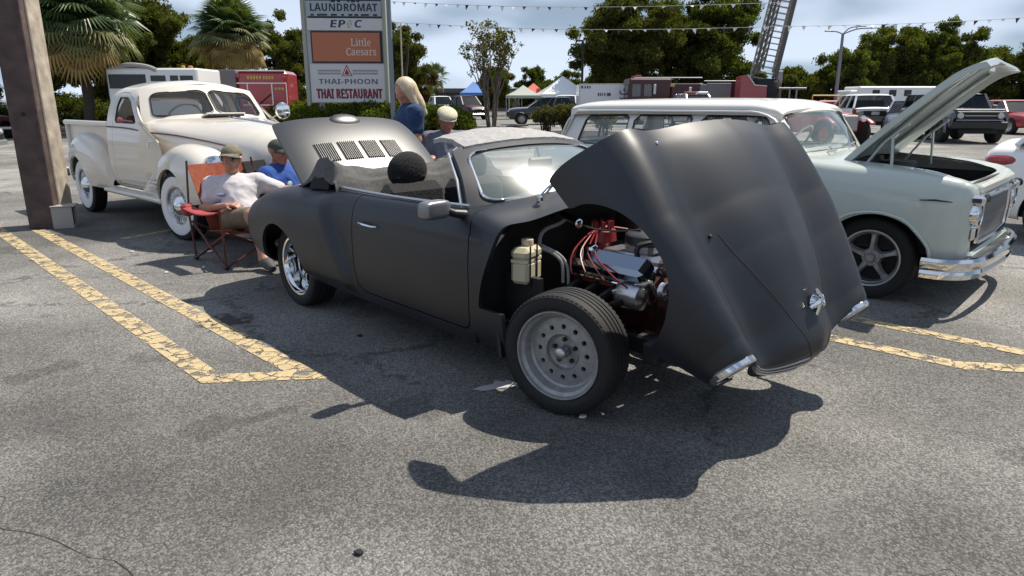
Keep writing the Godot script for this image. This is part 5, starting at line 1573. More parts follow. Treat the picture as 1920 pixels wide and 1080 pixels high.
	for x in [0.0, -2.5]:
		for sd in [1.0, -1.0]: spoke_wheel(o, Transform3D(Basis(Vector3.UP, 0.0 if sd > 0 else PI), Vector3(x, 0.305, sd * 0.665)), 0.305, 0.205, 0.19, M.steel, M.satin, 5, 0.045)
	var ax := Soup.new()
	for x in [0.0, -2.5]: ax.tube([Vector3(x, 0.30, -0.6), Vector3(x, 0.30, 0.6)], 0.04, 10)
	part(o, "axle", ax, M.dark)

# ---------- cream pickup with white-walled tyres ----------
func pontoon(rows: Array, arch: Callable) -> Soup:
	var s := Soup.new()
	s.panel(surf(net_of(rows), 60, 30), [arch], Vector3(0, 0, -0.03))
	return s
func pickup() -> void:
	var o := thing("pickup_truck", "cream old pickup truck with round fenders and white-walled tyres", "truck", Vector3(-3.0, 0, -7.89), deg_to_rad(-42.5))
	var lip := Vector3(0, 0, -0.025)
	var cols: Array = [[.74, .42], [.81, .46], [.835, .75], [.825, 1.0], [.80, 1.16], [.765, 1.30], [.70, 1.47], [.62, 1.56], [.34, 1.64], [0, 1.66]]
	var xr: Array = [-1.70, -1.70, -1.72, -1.73, -1.74, -1.75, -1.73, -1.70, -1.66, -1.66]
	var xf: Array = [-.12, -.12, -.10, -.15, -.62, -.86, -.99, -.98, -.92, -.90]
	var net: Array = []
	for t in [-0.06, 0.0, 0.08, 0.3, 0.6, 0.85, 1.0]:
		var row: Array = []
		for j in cols.size():
			var z: float = cols[j][0]; var y: float = cols[j][1]
			if t < 0.0: z *= 0.93; y -= 0.035 if j > 5 else 0.0
			if t > 0.8 and j > 6: y -= 0.05 * (t - 0.8) / 0.2
			row.append(Vector3(lerpf(xr[j], xf[j], t), y, z))
		net.append(row)
	var g := surf(net, 70, 50)
	var win := PackedVector2Array([Vector2(-1.50, 1.20), Vector2(-1.51, 1.38), Vector2(-1.46, 1.455), Vector2(-1.25, 1.455), Vector2(-1.10, 1.405), Vector2(-0.90, 1.24), Vector2(-0.86, 1.19), Vector2(-0.90, 1.175), Vector2(-1.46, 1.175)])
	var door := PackedVector2Array([Vector2(-1.56, 1.50), Vector2(-1.57, 0.55), Vector2(-1.53, 0.47), Vector2(-0.34, 0.47), Vector2(-0.27, 0.56), Vector2(-0.27, 1.0), Vector2(-0.62, 1.12), Vector2(-1.04, 1.44), Vector2(-1.25, 1.51), Vector2(-1.48, 1.52)])
	var fw := func(p: Vector3) -> float: return poly_sdf(win, Vector2(p.x, p.y)) if p.z > 0.6 else 1.0
	var fdr := func(p: Vector3) -> float: return poly_sdf(door, Vector2(p.x, p.y)) if p.z > 0.6 else 1.0
	for sd in [1, -1]:
		var s := Soup.new()
		s.panel(g, [fw, fdr], lip)
		part(o, "cab", s if sd > 0 else s.mirrored(), M.cream)
		var d := Soup.new()
		d.panel(g, [fw, func(p): return -fdr.call(p) - 0.007], lip)
		part(o, "door", d if sd > 0 else d.mirrored(), M.cream)
		var ws0 := Soup.new(); var rr: Array = []
		for k in win.size() + 1:
			var q := win[k % win.size()]
			rr.append(Vector3(q.x, q.y, (lerpf(0.80, 0.70, (q.y - 1.16) / 0.31) - 0.008) * sd))
		ws0.tube(rr, 0.010, 6, false)
		part(o, "window_seal", ws0, M.black_trim)
	# back of the cab with its window
	var bk := Soup.new()
	bk.panel(flat_grid(-0.78, 0.42, 0.78, 1.62, 30, 24), [func(p): return lerpf(0.73, 0.52, smoothstep(1.1, 1.6, p.y)) - absf(p.x), func(p): return 1.585 - 0.10 * pow(p.x / 0.6, 4.0) - p.y, func(p): return poly_sdf(rrect(-0.36, 1.24, 0.36, 1.42, 0.08), Vector2(p.x, p.y))], Vector3(0, 0, 0.02))
	part(o, "cab_back", warped(bk, func(p): return Vector3(-1.745 + p.z, p.y, p.x)), M.cream)
	# split windscreen
	var ws := func(p: Vector3) -> Vector3:
		var b := Vector3(-0.52 - 0.26 * p.x * p.x, 1.235 - 0.06 * p.x * p.x, 0.76 * p.x)
		var t := Vector3(-0.86 - 0.15 * p.x * p.x, 1.60 - 0.06 * p.x * p.x, 0.66 * p.x)
		return b.lerp(t, p.y) + Vector3(-0.7, -0.6, 0) * p.z
	var holes := [rrect(-0.86, 0.13, -0.02, 0.83, 0.13, 6), rrect(0.02, 0.13, 0.86, 0.83, 0.13, 6)]
	var fr := Soup.new()
	fr.panel(flat_grid(-1.0, -0.02, 1.0, 1.0, 80, 34), [func(p): return poly_sdf(holes[0], Vector2(p.x, p.y)), func(p): return poly_sdf(holes[1], Vector2(p.x, p.y))], Vector3(0, 0, 0.03))
	part(o, "windshield_frame", warped(fr, ws), M.cream)
	for k in 2:
		var gl := Soup.new()
		gl.panel(flat_grid(-0.9, 0.1, 0.9, 0.86, 40, 16), [func(p): return 0.01 - poly_sdf(holes[k], Vector2(p.x, p.y))])
		part(o, "windshield_pane", warped(gl, func(p): return ws.call(p + Vector3(0, 0, 0.015))), M.pick_glass)
		var se := Soup.new(); var rg: Array = []
		for p in holes[k]: rg.append(ws.call(Vector3(p.x, p.y, -0.003)))
		rg.append(rg[0]); se.tube(rg, 0.009, 6, false)
		part(o, "windshield_seal", se, M.black_trim)
	# cowl and long hood
	var hood := net_of([
		[-.95, .78, .80, .80, .95, .80, 1.08, .79, 1.18, .70, 1.23, .40, 1.255, 0, 1.26],
		[-.55, .74, .78, .77, .95, .775, 1.06, .75, 1.15, .62, 1.215, .36, 1.245, 0, 1.25],
		[-.2, .64, .76, .67, .92, .67, 1.03, .63, 1.11, .50, 1.185, .28, 1.225, 0, 1.235],
		[.3, .52, .72, .55, .86, .55, .98, .50, 1.06, .40, 1.14, .22, 1.195, 0, 1.21],
		[.8, .40, .68, .43, .80, .42, .92, .38, 1.00, .30, 1.08, .17, 1.14, 0, 1.16],
		[1.0, .28, .66, .31, .74, .30, .84, .27, .92, .21, .99, .12, 1.04, 0, 1.06],
		[1.09, .14, .66, .16, .72, .155, .80, .14, .86, .11, .91, .06, .94, 0, .95],
		[1.115, .02, .68, .02, .72, .02, .78, .02, .82, .02, .85, .01, .86, 0, .86]])
	var hs := Soup.new(); hs.grid(surf(hood, 80, 30), false); hs.join(hs.mirrored())
	part(o, "hood", hs, M.cream)
	var hm := Soup.new()
	hm.tube(curve([Vector3(-0.3, 1.245, 0), Vector3(0.3, 1.218, 0), Vector3(0.8, 1.168, 0), Vector3(1.0, 1.07, 0)], 14), 0.012, 6)
	part(o, "hood_trim", hm, M.chrome)
	var cv := Soup.new()
	cv.box(Vector3(-0.40, 1.265, 0), Vector3(0.16, 0.02, 0.46), 0.008, Basis(Vector3(0, 0, 1), 0.25)); 
	part(o, "cowl_vent", cv, M.cream)
	var cd := Soup.new(); cd.box(Vector3(-0.325, 1.263, 0), Vector3(0.015, 0.022, 0.42), 0.003, Basis(Vector3(0, 0, 1), 0.25))
	part(o, "vent_slot", cd, M.dark)
	for sd in [1.0, -1.0]:
		var bm := Soup.new()
		bm.tube(curve([Vector3(-1.72, 1.128, sd * 0.815), Vector3(-1.1, 1.125, sd * 0.822), Vector3(-0.55, 1.09, sd * 0.775), Vector3(-0.2, 1.07, sd * 0.665), Vector3(0.3, 1.02, sd * 0.545), Vector3(0.75, 0.955, sd * 0.425)], 24), 0.008, 6)
		part(o, "belt_stripe", bm, mat(lin(0.10, 0.04, 0.04), 0.5))
		var fa := func(p: Vector3) -> float: return Vector2((p.x - 0.10) / 0.98, p.y - 0.38).length() - 0.365 if p.z > 0.55 else 1.0
		var ff := pontoon([
			[-.78, .70, .50, .76, .50, .82, .48, .84, .45, .84, .42, .82, .40],
			[-.45, .60, .72, .70, .75, .82, .70, .87, .60, .88, .46, .84, .40],
			[-.15, .52, .88, .66, .94, .82, .90, .895, .74, .905, .48, .86, .38],
			[.15, .46, .95, .64, 1.01, .82, .97, .90, .82, .91, .52, .86, .38],
			[.42, .42, .92, .62, .985, .81, .945, .89, .80, .90, .54, .85, .40],
			[.68, .38, .80, .58, .88, .76, .84, .84, .72, .85, .54, .80, .44],
			[.86, .36, .62, .54, .72, .70, .70, .77, .62, .78, .54, .74, .48],
			[.93, .40, .55, .52, .58, .62, .585, .67, .57, .68, .55, .66, .53]], fa)
		part(o, "front_fender", ff if sd < 0 else ff, M.cream).transform = Transform3D(Basis.from_scale(Vector3(1, 1, sd)), Vector3.ZERO)
		var ra := func(p: Vector3) -> float: return Vector2((p.x + 2.78) / 0.98, p.y - 0.38).length() - 0.355 if p.z > 0.6 else 1.0
		var rf := pontoon([
			[-3.40, .70, .50, .74, .52, .78, .51, .80, .48, .80, .44, .78, .42],
			[-3.22, .70, .70, .76, .74, .84, .71, .87, .62, .87, .48, .84, .40],
			[-2.95, .70, .93, .77, .97, .86, .93, .90, .80, .91, .52, .87, .38],
			[-2.60, .70, 1.0, .77, 1.045, .865, 1.0, .91, .86, .92, .54, .88, .38],
			[-2.2, .70, .95, .77, .985, .86, .94, .90, .80, .91, .50, .87, .38],
			[-1.9, .70, .76, .77, .79, .84, .74, .87, .62, .88, .46, .85, .38],
			[-1.72, .72, .50, .77, .51, .81, .50, .83, .46, .83, .42, .81, .38]], ra)
		part(o, "rear_fender", rf, M.cream).transform = Transform3D(Basis.from_scale(Vector3(1, 1, sd)), Vector3.ZERO)
		var bs := Soup.new()
		bs.box(Vector3(-2.60, 0.80, sd * 0.725), Vector3(1.66, 0.66, 0.03), 0.008)
		bs.tube([Vector3(-3.43, 1.145, sd * 0.76), Vector3(-1.78, 1.15, sd * 0.76)], 0.035, 10)
		bs.box(Vector3(-3.40, 0.80, sd * 0.75), Vector3(0.07, 0.68, 0.06), 0.02)
		part(o, "bed_side", bs, M.cream)
		var rb := Soup.new(); rb.box(Vector3(-1.0, 0.385, sd * 0.83), Vector3(1.65, 0.05, 0.17), 0.016)
		part(o, "running_board", rb, M.cream)
		for k in 3:
			var ru := Soup.new(); ru.box(Vector3(-1.0, 0.414, sd * (0.79 + k * 0.035)), Vector3(1.5, 0.008, 0.014), 0.003)
			part(o, "board_rib", ru, M.cream)
			var tr := Soup.new(); tr.tube([Vector3(-0.46 + 0.02 * k, 0.52 + k * 0.045, sd * 0.885), Vector3(-0.2, 0.52 + k * 0.045, sd * 0.91)], 0.008, 6)
			part(o, "fender_trim", tr, M.satin)
		var hl := Soup.new()
		hl.at(Transform3D(Basis(Vector3.UP, PI / 2), Vector3(0.72, 0.80, sd * 0.665)))
		hl.lathe([Vector2(0, 0.075), Vector2(0.055, 0.066), Vector2(0.085, 0.045), Vector2(0.10, 0.035), Vector2(0.103, 0.01), Vector2(0.10, -0.06), Vector2(0.085, -0.16), Vector2(0.04, -0.28), Vector2(0, -0.3)], 28)
		part(o, "headlight", hl, M.chrome)
		var dh := Soup.new()
		dh.tube([Vector3(-0.36, 1.0, sd * 0.83), Vector3(-0.36, 1.0, sd * 0.87), Vector3(-0.37, 0.93, sd * 0.875)], 0.012, 8)
		part(o, "door_handle", dh, M.chrome)
	var mr := Soup.new()
	mr.at(Transform3D(Basis(Vector3.UP, PI / 2), Vector3(-0.72, 1.30, -0.93)))
	mr.lathe([Vector2(0, 0.02), Vector2(0.09, 0.015), Vector2(0.105, 0.0), Vector2(0.09, -0.04), Vector2(0, -0.07)], 28)
	mr.xf = Transform3D.IDENTITY; mr.tube([Vector3(-0.74, 1.29, -0.93), Vector3(-0.80, 1.2, -0.80)], 0.01, 6)
	part(o, "round_mirror", mr, M.chrome)
	var m2 := Soup.new()
	m2.at(Transform3D(Basis(Vector3.UP, PI / 2), Vector3(-1.0, 1.215, 0.90)))
	m2.lathe([Vector2(0, 0.015), Vector2(0.028, 0.01), Vector2(0.032, 0.0), Vector2(0.02, -0.02), Vector2(0, -0.03)], 20)
	m2.xf = Transform3D.IDENTITY; m2.tube([Vector3(-1.0, 1.215, 0.90), Vector3(-0.86, 1.20, 0.82)], 0.008, 6)
	part(o, "round_mirror", m2, mat(lin(0.4, 0.14, 0.12), 0.3, 0.4))
	var bed := Soup.new()
	bed.box(Vector3(-2.60, 0.56, 0), Vector3(1.66, 0.05, 1.44)); bed.box(Vector3(-1.80, 0.80, 0), Vector3(0.03, 0.66, 1.44)); 
	part(o, "bed_floor", bed, M.cream)
	var tg := Soup.new(); tg.box(Vector3(-3.43, 0.82, 0), Vector3(0.035, 0.60, 1.44), 0.01)
	part(o, "tailgate", tg, M.cream)
	var rbm := Soup.new(); rbm.box(Vector3(-3.56, 0.48, 0), Vector3(0.06, 0.12, 1.66), 0.025)
	part(o, "rear_bumper", rbm, M.steel)
	var ch := Soup.new(); ch.box(Vector3(-1.3, 0.40, 0), Vector3(4.0, 0.14, 0.9)); ch.box(Vector3(0.35, 0.62, 0), Vector3(1.0, 0.5, 0.7))
	for x in [0.10, -2.78]: ch.tube([Vector3(x, 0.36, -0.7), Vector3(x, 0.36, 0.7)], 0.05, 8)
	part(o, "chassis", ch, M.dark)
	for k in 7:
		var gb := Soup.new(); gb.tube(curve([Vector3(0.86, 0.48 + k * 0.055, -0.5 + 0.03 * k), Vector3(1.02, 0.48 + k * 0.055, -0.25), Vector3(1.09, 0.48 + k * 0.055, 0), Vector3(1.02, 0.48 + k * 0.055, 0.25), Vector3(0.86, 0.48 + k * 0.055, 0.5 - 0.03 * k)], 14), 0.012, 6)
		part(o, "grille_bar", gb, M.chrome if k == 6 else M.black_trim)
	var fb := Soup.new(); fb.tube(curve([Vector3(0.9, 0.40, -0.85), Vector3(1.08, 0.40, -0.5), Vector3(1.15, 0.40, 0), Vector3(1.08, 0.40, 0.5), Vector3(0.9, 0.40, 0.85)], 18), 0.05, 10, true, 1.2)
	part(o, "front_bumper", fb, M.chrome)
	var se := Soup.new()
	se.box(Vector3(-1.42, 0.98, 0), Vector3(0.16, 0.55, 1.4), 0.06, Basis(Vector3(0, 0, 1), 0.15)); se.box(Vector3(-1.15, 0.75, 0), Vector3(0.5, 0.16, 1.4), 0.05)
	part(o, "bench_seat", se, M.interior_red)
	var da := Soup.new(); da.box(Vector3(-0.70, 1.10, 0), Vector3(0.16, 0.16, 1.44), 0.04); da.box(Vector3(-0.4, 0.8, 0), Vector3(0.03, 0.7, 1.3))
	part(o, "dashboard", da, M.interior)
	var st := Soup.new(); var rp: Array = []
	st.at(Transform3D(Basis(Vector3(0, 1, 0), -PI / 2).rotated(Vector3(0, 0, 1), -0.6), Vector3(-0.92, 1.22, 0.22)))
	for k in 25: rp.append(Vector3(cos(TAU * k / 24) * 0.2, sin(TAU * k / 24) * 0.2, 0))
	st.tube(rp, 0.012, 6, false); st.tube([Vector3(-0.2, 0, 0), Vector3(0.2, 0, 0)], 0.01, 6)
	part(o, "steering_wheel", st, M.silver)
	for e in [[0.10, 1.0], [0.10, -1.0], [-2.78, 1.0], [-2.78, -1.0]]:
		var t := Transform3D(Basis(Vector3.UP, (0.0 if e[1] > 0 else PI) + (0.12 if e[0] > 0 else 0.0)), Vector3(e[0], 0.36, e[1] * 0.76))
		var w := holder(o, "wheel", t)
		part(w, "tyre", tyre_soup(0.36, 0.205, 0.17, 3), M.rubber, "", 30)
		var wl := Soup.new(); wl.lathe([Vector2(0.305, 0.0855), Vector2(0.298, 0.090), Vector2(0.25, 0.0915), Vector2(0.21, 0.086), Vector2(0.205, 0.075)], 56)
		part(w, "whitewall", wl, M.whitewall)
		var rm := Soup.new(); rm.lathe([Vector2(0.208, 0.07), Vector2(0.205, 0.082), Vector2(0.195, 0.08), Vector2(0.18, 0.05), Vector2(0.12, 0.045), Vector2(0.11, 0.05)], 48)
		part(w, "rim", rm, M.satin)
		for k in 24:
			var q := Soup.new(); q.at(Transform3D(Basis(Vector3(0, 0, 1), TAU * k / 24), Vector3.ZERO)); q.box(Vector3(0.152, 0, 0.055), Vector3(0.05, 0.008, 0.02), 0.003)
			part(w, "rim_fin", q, M.chrome)
		var cap := Soup.new(); cap.lathe([Vector2(0, 0.115), Vector2(0.05, 0.108), Vector2(0.09, 0.085), Vector2(0.115, 0.055), Vector2(0.118, 0.04)], 36)
		part(w, "hub_cap", cap, M.chrome)

# ---------- sign, posts and low buildings ----------
func signboard() -> void:
	var o := thing("pylon_sign", "tall plaza sign with laundromat, pizza and Thai restaurant panels behind the hedge", "sign", Vector3(-7.25, 0, -32.0), 0.06)
	var olive := mat(lin(0.30, 0.31, 0.26), 0.6)
	for sd in [-1.0, 1.0]:
		var fr := Soup.new(); fr.box(Vector3(sd * 1.72, 3.8, 0), Vector3(0.16, 5.2, 0.55), 0.02)
		part(o, "side_frame", fr, olive)
	var core := Soup.new(); core.box(Vector3(0, 3.85, 0), Vector3(3.3, 5.05, 0.36))
	part(o, "cabinet", core, mat(lin(0.4, 0.41, 0.40), 0.6))
	for x in [-1.2, 1.2]:
		var lg := Soup.new(); lg.box(Vector3(x, 0.7, 0), Vector3(0.3, 1.4, 0.3))
		part(o, "leg", lg, olive)
	var panel := func(called: String, y0: float, y1: float, x0: float, x1: float, m: Material, z := 0.22) -> void:
		var s := Soup.new(); s.box(Vector3((x0 + x1) / 2, (y0 + y1) / 2, z), Vector3(x1 - x0, y1 - y0, 0.05), 0.008)
		part(o, called, s, m)
	var pale := mat(lin(0.50, 0.50, 0.50), 0.5); var grey := mat(lin(0.30, 0.34, 0.38), 0.5); var tan_m := mat(lin(0.52, 0.42, 0.28), 0.5)
	var rust := mat(lin(0.38, 0.125, 0.06), 0.5); var ink := mat(lin(0.012, 0.02, 0.03), 0.6); var navy := mat(lin(0.02, 0.025, 0.07), 0.6); var blue_grey := mat(lin(0.09, 0.10, 0.17), 0.6); var crimson := mat(lin(0.24, 0.012, 0.05), 0.6); var off := mat(lin(0.60, 0.55, 0.48), 0.6)
	panel.call("sign_panel", 5.66, 6.5, -1.56, 1.62, tan_m)
	panel.call("divider", 5.56, 5.645, -1.56, 1.62, ink)
	panel.call("sign_panel", 4.93, 5.55, -1.56, 1.62, grey)
	panel.call("divider", 4.86, 4.92, -1.5, 1.62, ink)
	panel.call("sign_panel", 4.36, 4.85, -1.58, 1.64, pale)
	panel.call("panel_frame", 3.02, 4.33, -1.46, 1.60, ink, 0.20)
	panel.call("sign_panel", 3.08, 4.27, -1.40, 1.50, rust, 0.235)
	panel.call("sign_panel", 1.36, 2.98, -1.58, 1.64, pale)
	print_blocks(o, [[-1.45, .36], [-1.0, .2], [-.72, .3], [-.32, .26], [0.0, .3], [.36, .26], [.68, .16], [.9, .26]], 5.80, .34, .246, ink)
	words(o, "lettering", "LAUNDROMAT", 0.42, ink, Vector3(0.02, 5.28, 0.25), Basis.IDENTITY, 2.85)
	print_blocks(o, [[-.52, .22], [-.25, .16], [0.2, .1], [.34, .2], [.58, .14]], 5.52, .06, .246, ink)
	print_blocks(o, [[-1.4, .16], [-1.15, .5], [-.55, .3], [-.1, .14], [.2, .2], [.45, .2], [.72, .4], [1.25, .2]], 4.985, .075, .246, ink)
	words(o, "lettering", "EP", 0.42, navy, Vector3(-0.27, 4.62, 0.25), Basis(Vector3(1, 0, 0), Vector3(0.18, 1, 0), Vector3(0, 0, 1)), 0.62)
	words(o, "lettering", "C", 0.42, navy, Vector3(0.60, 4.62, 0.25), Basis(Vector3(1, 0, 0), Vector3(0.18, 1, 0), Vector3(0, 0, 1)), 0.30)
	for k in 9:
		var d := Soup.new(); d.ball(Vector3(0.24 + (k % 3 - 1) * 0.075 + 0.03 * (k / 3 - 1), 4.62 + (k / 3 - 1) * 0.11, 0.25), Vector3(0.032, 0.045, 0.01), 6)
		part(o, "logo_dot", d, mat(lin(0.25, 0.25, 0.27), 0.6) if k % 2 else tan_m)
	words(o, "lettering", "Little", 0.42, off, Vector3(0.68, 3.86, 0.27), Basis.IDENTITY, 0.85, false, true)
	words(o, "lettering", "Caesars", 0.42, off, Vector3(0.68, 3.48, 0.27), Basis.IDENTITY, 1.28, false, true)
	for k in 2: panel.call("stripe_bar", 2.66 - k * 0.12, 2.74 - k * 0.12, -1.25, -0.25, mat(lin(0.24, 0.27, 0.26), 0.6), 0.228)
	for k in 2: panel.call("stripe_bar", 2.66 - k * 0.12, 2.74 - k * 0.12, 0.25, 1.35, mat(lin(0.24, 0.27, 0.26), 0.6), 0.228)
	var tr := Soup.new(); tr.prism(PackedVector2Array([Vector2(-0.23, 2.47), Vector2(0.25, 2.47), Vector2(0.01, 2.95)]), 0.24, 0.256); part(o, "triangle_border", tr, crimson)
	tr = Soup.new(); tr.prism(PackedVector2Array([Vector2(-0.17, 2.50), Vector2(0.19, 2.50), Vector2(0.01, 2.86)]), 0.256, 0.262); part(o, "triangle_logo", tr, off)
	tr = Soup.new(); tr.prism(PackedVector2Array([Vector2(-0.11, 2.53), Vector2(0.13, 2.53), Vector2(0.01, 2.78)]), 0.262, 0.268); part(o, "triangle_logo", tr, crimson)
	words(o, "lettering", "THAI-PHOON", 0.30, blue_grey, Vector3(0.06, 2.24, 0.25), Basis.IDENTITY, 2.55)
	words(o, "lettering", "THAI RESTAURANT", 0.56, ink, Vector3(0.09, 1.71, 0.246), Basis.IDENTITY, 2.85)
	words(o, "lettering", "THAI RESTAURANT", 0.56, crimson, Vector3(0.06, 1.73, 0.254), Basis.IDENTITY, 2.85)
	# grey pole beside the sign, slim lamp poles further off
	var s := Soup.new(); s.tube([Vector3.ZERO, Vector3(0, 9.5, 0)], [0.11, 0.085], 14)
	var p := solo("flag_pole", s, mat(lin(0.16, 0.19, 0.22), 0.5), "grey round pole standing just right of the plaza sign", "pole"); p.position = Vector3(-5.15, 0, -31.0)
	s = Soup.new(); s.tube([Vector3.ZERO, Vector3(0, 4.6, 0)], [0.035, 0.03], 8)
	p = solo("thin_pole", s, mat(lin(0.45, 0.40, 0.32), 0.6), "thin pale rod between the grey pole and the blond woman", "pole"); p.position = Vector3(-4.72, 0, -31.2)
	s = Soup.new(); limb(s, Vector3.ZERO, Vector3(0.25, 4.1, 0), 0.17, 0.03, RandomNumberGenerator.new(), 0.03)
	p = solo("bare_trunk", s, M.bark, "brown bare trunk directly behind the grey pole", "tree trunk"); p.position = Vector3(-4.95, 0, -33.0)
	var l := thing("lamp_post", "tall thin lamp post with one flat head left of the big oaks", "lamp post", Vector3(5.33, 0, -55))
	s = Soup.new(); s.tube([Vector3.ZERO, Vector3(0, 5.75, 0)], [0.11, 0.08], 10); part(l, "pole", s, M.dark)
	s = Soup.new(); s.box(Vector3(-0.25, 5.78, 0), Vector3(0.6, 0.12, 0.3), 0.03); part(l, "lamp_head", s, M.dark)
	l = thing("lamp_post", "lamp post with three curved arms right of the raised ladder", "lamp post", Vector3(18.9, 0, -42))
	var gp := mat(lin(0.19, 0.21, 0.24), 0.5)
	s = Soup.new(); s.tube([Vector3.ZERO, Vector3(0, 5.15, 0)], [0.11, 0.075], 10); part(l, "pole", s, gp)
	for e in [[Vector3(0.35, 0.33, 0), Vector3(0.95, 0.42, 0)], [Vector3(-0.35, 0.13, 0), Vector3(-0.72, 0.15, 0)], [Vector3(0.5, 0.22, 0.6), Vector3(1.25, 0.24, 0.9)]]:
		s = Soup.new(); s.tube(curve([Vector3(0, 5.1, 0), e[0] + Vector3(0, 5.1, 0), e[1] + Vector3(0, 5.1, 0)], 8), 0.035, 6); part(l, "arm", s, gp)
		s = Soup.new(); s.box(e[1] + Vector3(0.1 * signf(e[1].x), 5.12, 0), Vector3(0.45, 0.07, 0.18), 0.025); part(l, "lamp_head", s, gp)
func print_blocks(o: Node3D, list: Array, y: float, h: float, z: float, m: Material) -> void:     # print too blurred to read
	for b in list:
		var s := Soup.new(); s.box(Vector3(b[0] + b[1] / 2, y, z), Vector3(b[1] * .86, h, .008), .003, Basis(Vector3(0, 0, 1), 0.02))
		part(o, "blurred_print", s, m)
func shelter_post() -> void:
	var o := thing("canopy_post", "brown and cream square post at the left edge of the lot", "post", Vector3(-5.40, 0, -7.98), 0.13)
	var rough := grained(mat(lin(0.125, 0.082, 0.073), 0.8), 0.02, 0.7, 0.8, 0.25, 81)
	var cream := grained(mat(lin(0.50, 0.43, 0.34), 0.8), 0.02, 0.7, 0.8, 0.25, 82)
	var s := Soup.new(); s.box(Vector3(0, 2.6, 0.06), Vector3(0.30, 5.2, 0.10), 0.008); part(o, "front_board", s, rough)
	s = Soup.new(); s.box(Vector3(0.035, 2.6, -0.145), Vector3(0.27, 5.2, 0.30), 0.01); part(o, "cream_core", s, cream)
	s = Soup.new(); s.box(Vector3(-0.12, 2.6, -0.14), Vector3(0.03, 5.2, 0.28), 0.005); part(o, "side_board", s, rough)
	s = Soup.new(); s.at(Transform3D(Basis.IDENTITY, Vector3(0.0, 1.28, 0.111))); s.lathe([Vector2(0, 0.008), Vector2(0.02, 0.006), Vector2(0.024, 0)], 12); part(o, "bolt", s, M.dark)
	var b := thing("drain_box", "open grey metal box with a pale lid at the foot of the post", "box", Vector3(-5.20, 0, -8.00), 0.35)
	var grey := mat(lin(0.34, 0.32, 0.29), 0.6)
	s = Soup.new()
	s.box(Vector3(0, 0.12, 0.09), Vector3(0.20, 0.24, 0.015)); s.box(Vector3(0, 0.12, -0.09), Vector3(0.20, 0.24, 0.015)); s.box(Vector3(-0.10, 0.12, 0), Vector3(0.015, 0.24, 0.19)); s.box(Vector3(0, 0.008, 0), Vector3(0.2, 0.016, 0.19))
	part(b, "casing", s, grey)
	s = Soup.new(); s.box(Vector3(0.01, 0.252, 0), Vector3(0.25, 0.02, 0.22), 0.006); part(b, "lid", s, grey)
	s = Soup.new(); s.box(Vector3(0.07, 0.12, 0), Vector3(0.01, 0.2, 0.165)); part(b, "mesh_screen", s, M.dark)
func far_buildings() -> void:
	var roof := mat(lin(0.10, 0.10, 0.11), 0.7); var wall := mat(lin(0.20, 0.15, 0.12), 0.8)
	for e in [["low_shop", "long low flat-roofed shop far behind the blue tent", Vector3(-7.5, 0, -104), 26.0, 3.0], ["low_shop", "low brown shed behind the ladder truck, right of the ladder", Vector3(22.0, 0, -62), 9.0, 2.4], ["low_shop", "dark low building at the far right under the trees", Vector3(58.0, 0, -72), 20.0, 3.0]]:
		var o := thing(e[0], e[1], "building", e[2])
		var s := Soup.new(); s.box(Vector3(0, e[4] * 0.45, -2.5), Vector3(e[3], e[4] * 0.9, 5.0)); part(o, "wall", s, wall)
		s = Soup.new(); s.box(Vector3(0, e[4] * 0.95, -2.3), Vector3(e[3] + 1.0, e[4] * 0.22, 6.2), 0.05); part(o, "roof", s, roof)
		for k in int(e[3] / 3.0):
			s = Soup.new(); s.box(Vector3(-e[3] / 2 + 1.5 + k * 3.0, 1.2, 0.03), Vector3(2.0, 1.5, 0.08)); part(o, "window", s, M.window_dark)

# ---------- other vehicles ----------
func plain_wheel(o: Node3D, p: Vector3, r: float, w := 0.22, m: Material = null) -> void:
	var h := holder(o, "wheel", Transform3D(Basis(Vector3.UP, 0.0 if p.z > 0 else PI), p))
	var s := Soup.new()
	s.lathe([Vector2(r * 0.6, w * 0.5), Vector2(r * 0.75, w * 0.52), Vector2(r * 0.95, w * 0.46), Vector2(r, w * 0.3), Vector2(r, -w * 0.3), Vector2(r * 0.9, -w * 0.5), Vector2(0, -w * 0.5)], 28)
	part(h, "tyre", s, M.rubber)
	s = Soup.new()
	s.lathe([Vector2(0, w * 0.35), Vector2(r * 0.2, w * 0.36), Vector2(r * 0.5, w * 0.26), Vector2(r * 0.58, w * 0.48), Vector2(r * 0.63, w * 0.5)], 28)
	part(h, "rim", s, m if m else M.satin)
# rows: [x, bottom, top, half width]
func hull(rows: Array, arches: Array) -> Soup:
	var n: Array = []
	for r in rows:
		var h: float = r[2] - r[1]; var w: float = r[3]
		n.append([r[0], w * .8, r[1], w * .96, r[1], w, r[1] + h * .25, w * 1.01, r[1] + h * .55, w * .98, r[1] + h * .85, w * .9, r[2] - .01, w * .5, r[2] + .03, 0, r[2] + .04])
	var s := Soup.new()
	var f: Array = []
	for a in arches: f.append(func(p): return Vector2(p.x - a.x, p.y - a.y).length() - a.z if p.z > 0.3 else 1.0)
	s.panel(surf(net_of(n), 70, 24), f, Vector3(0, 0, -0.05))
	s.join(s.mirrored())
	return s
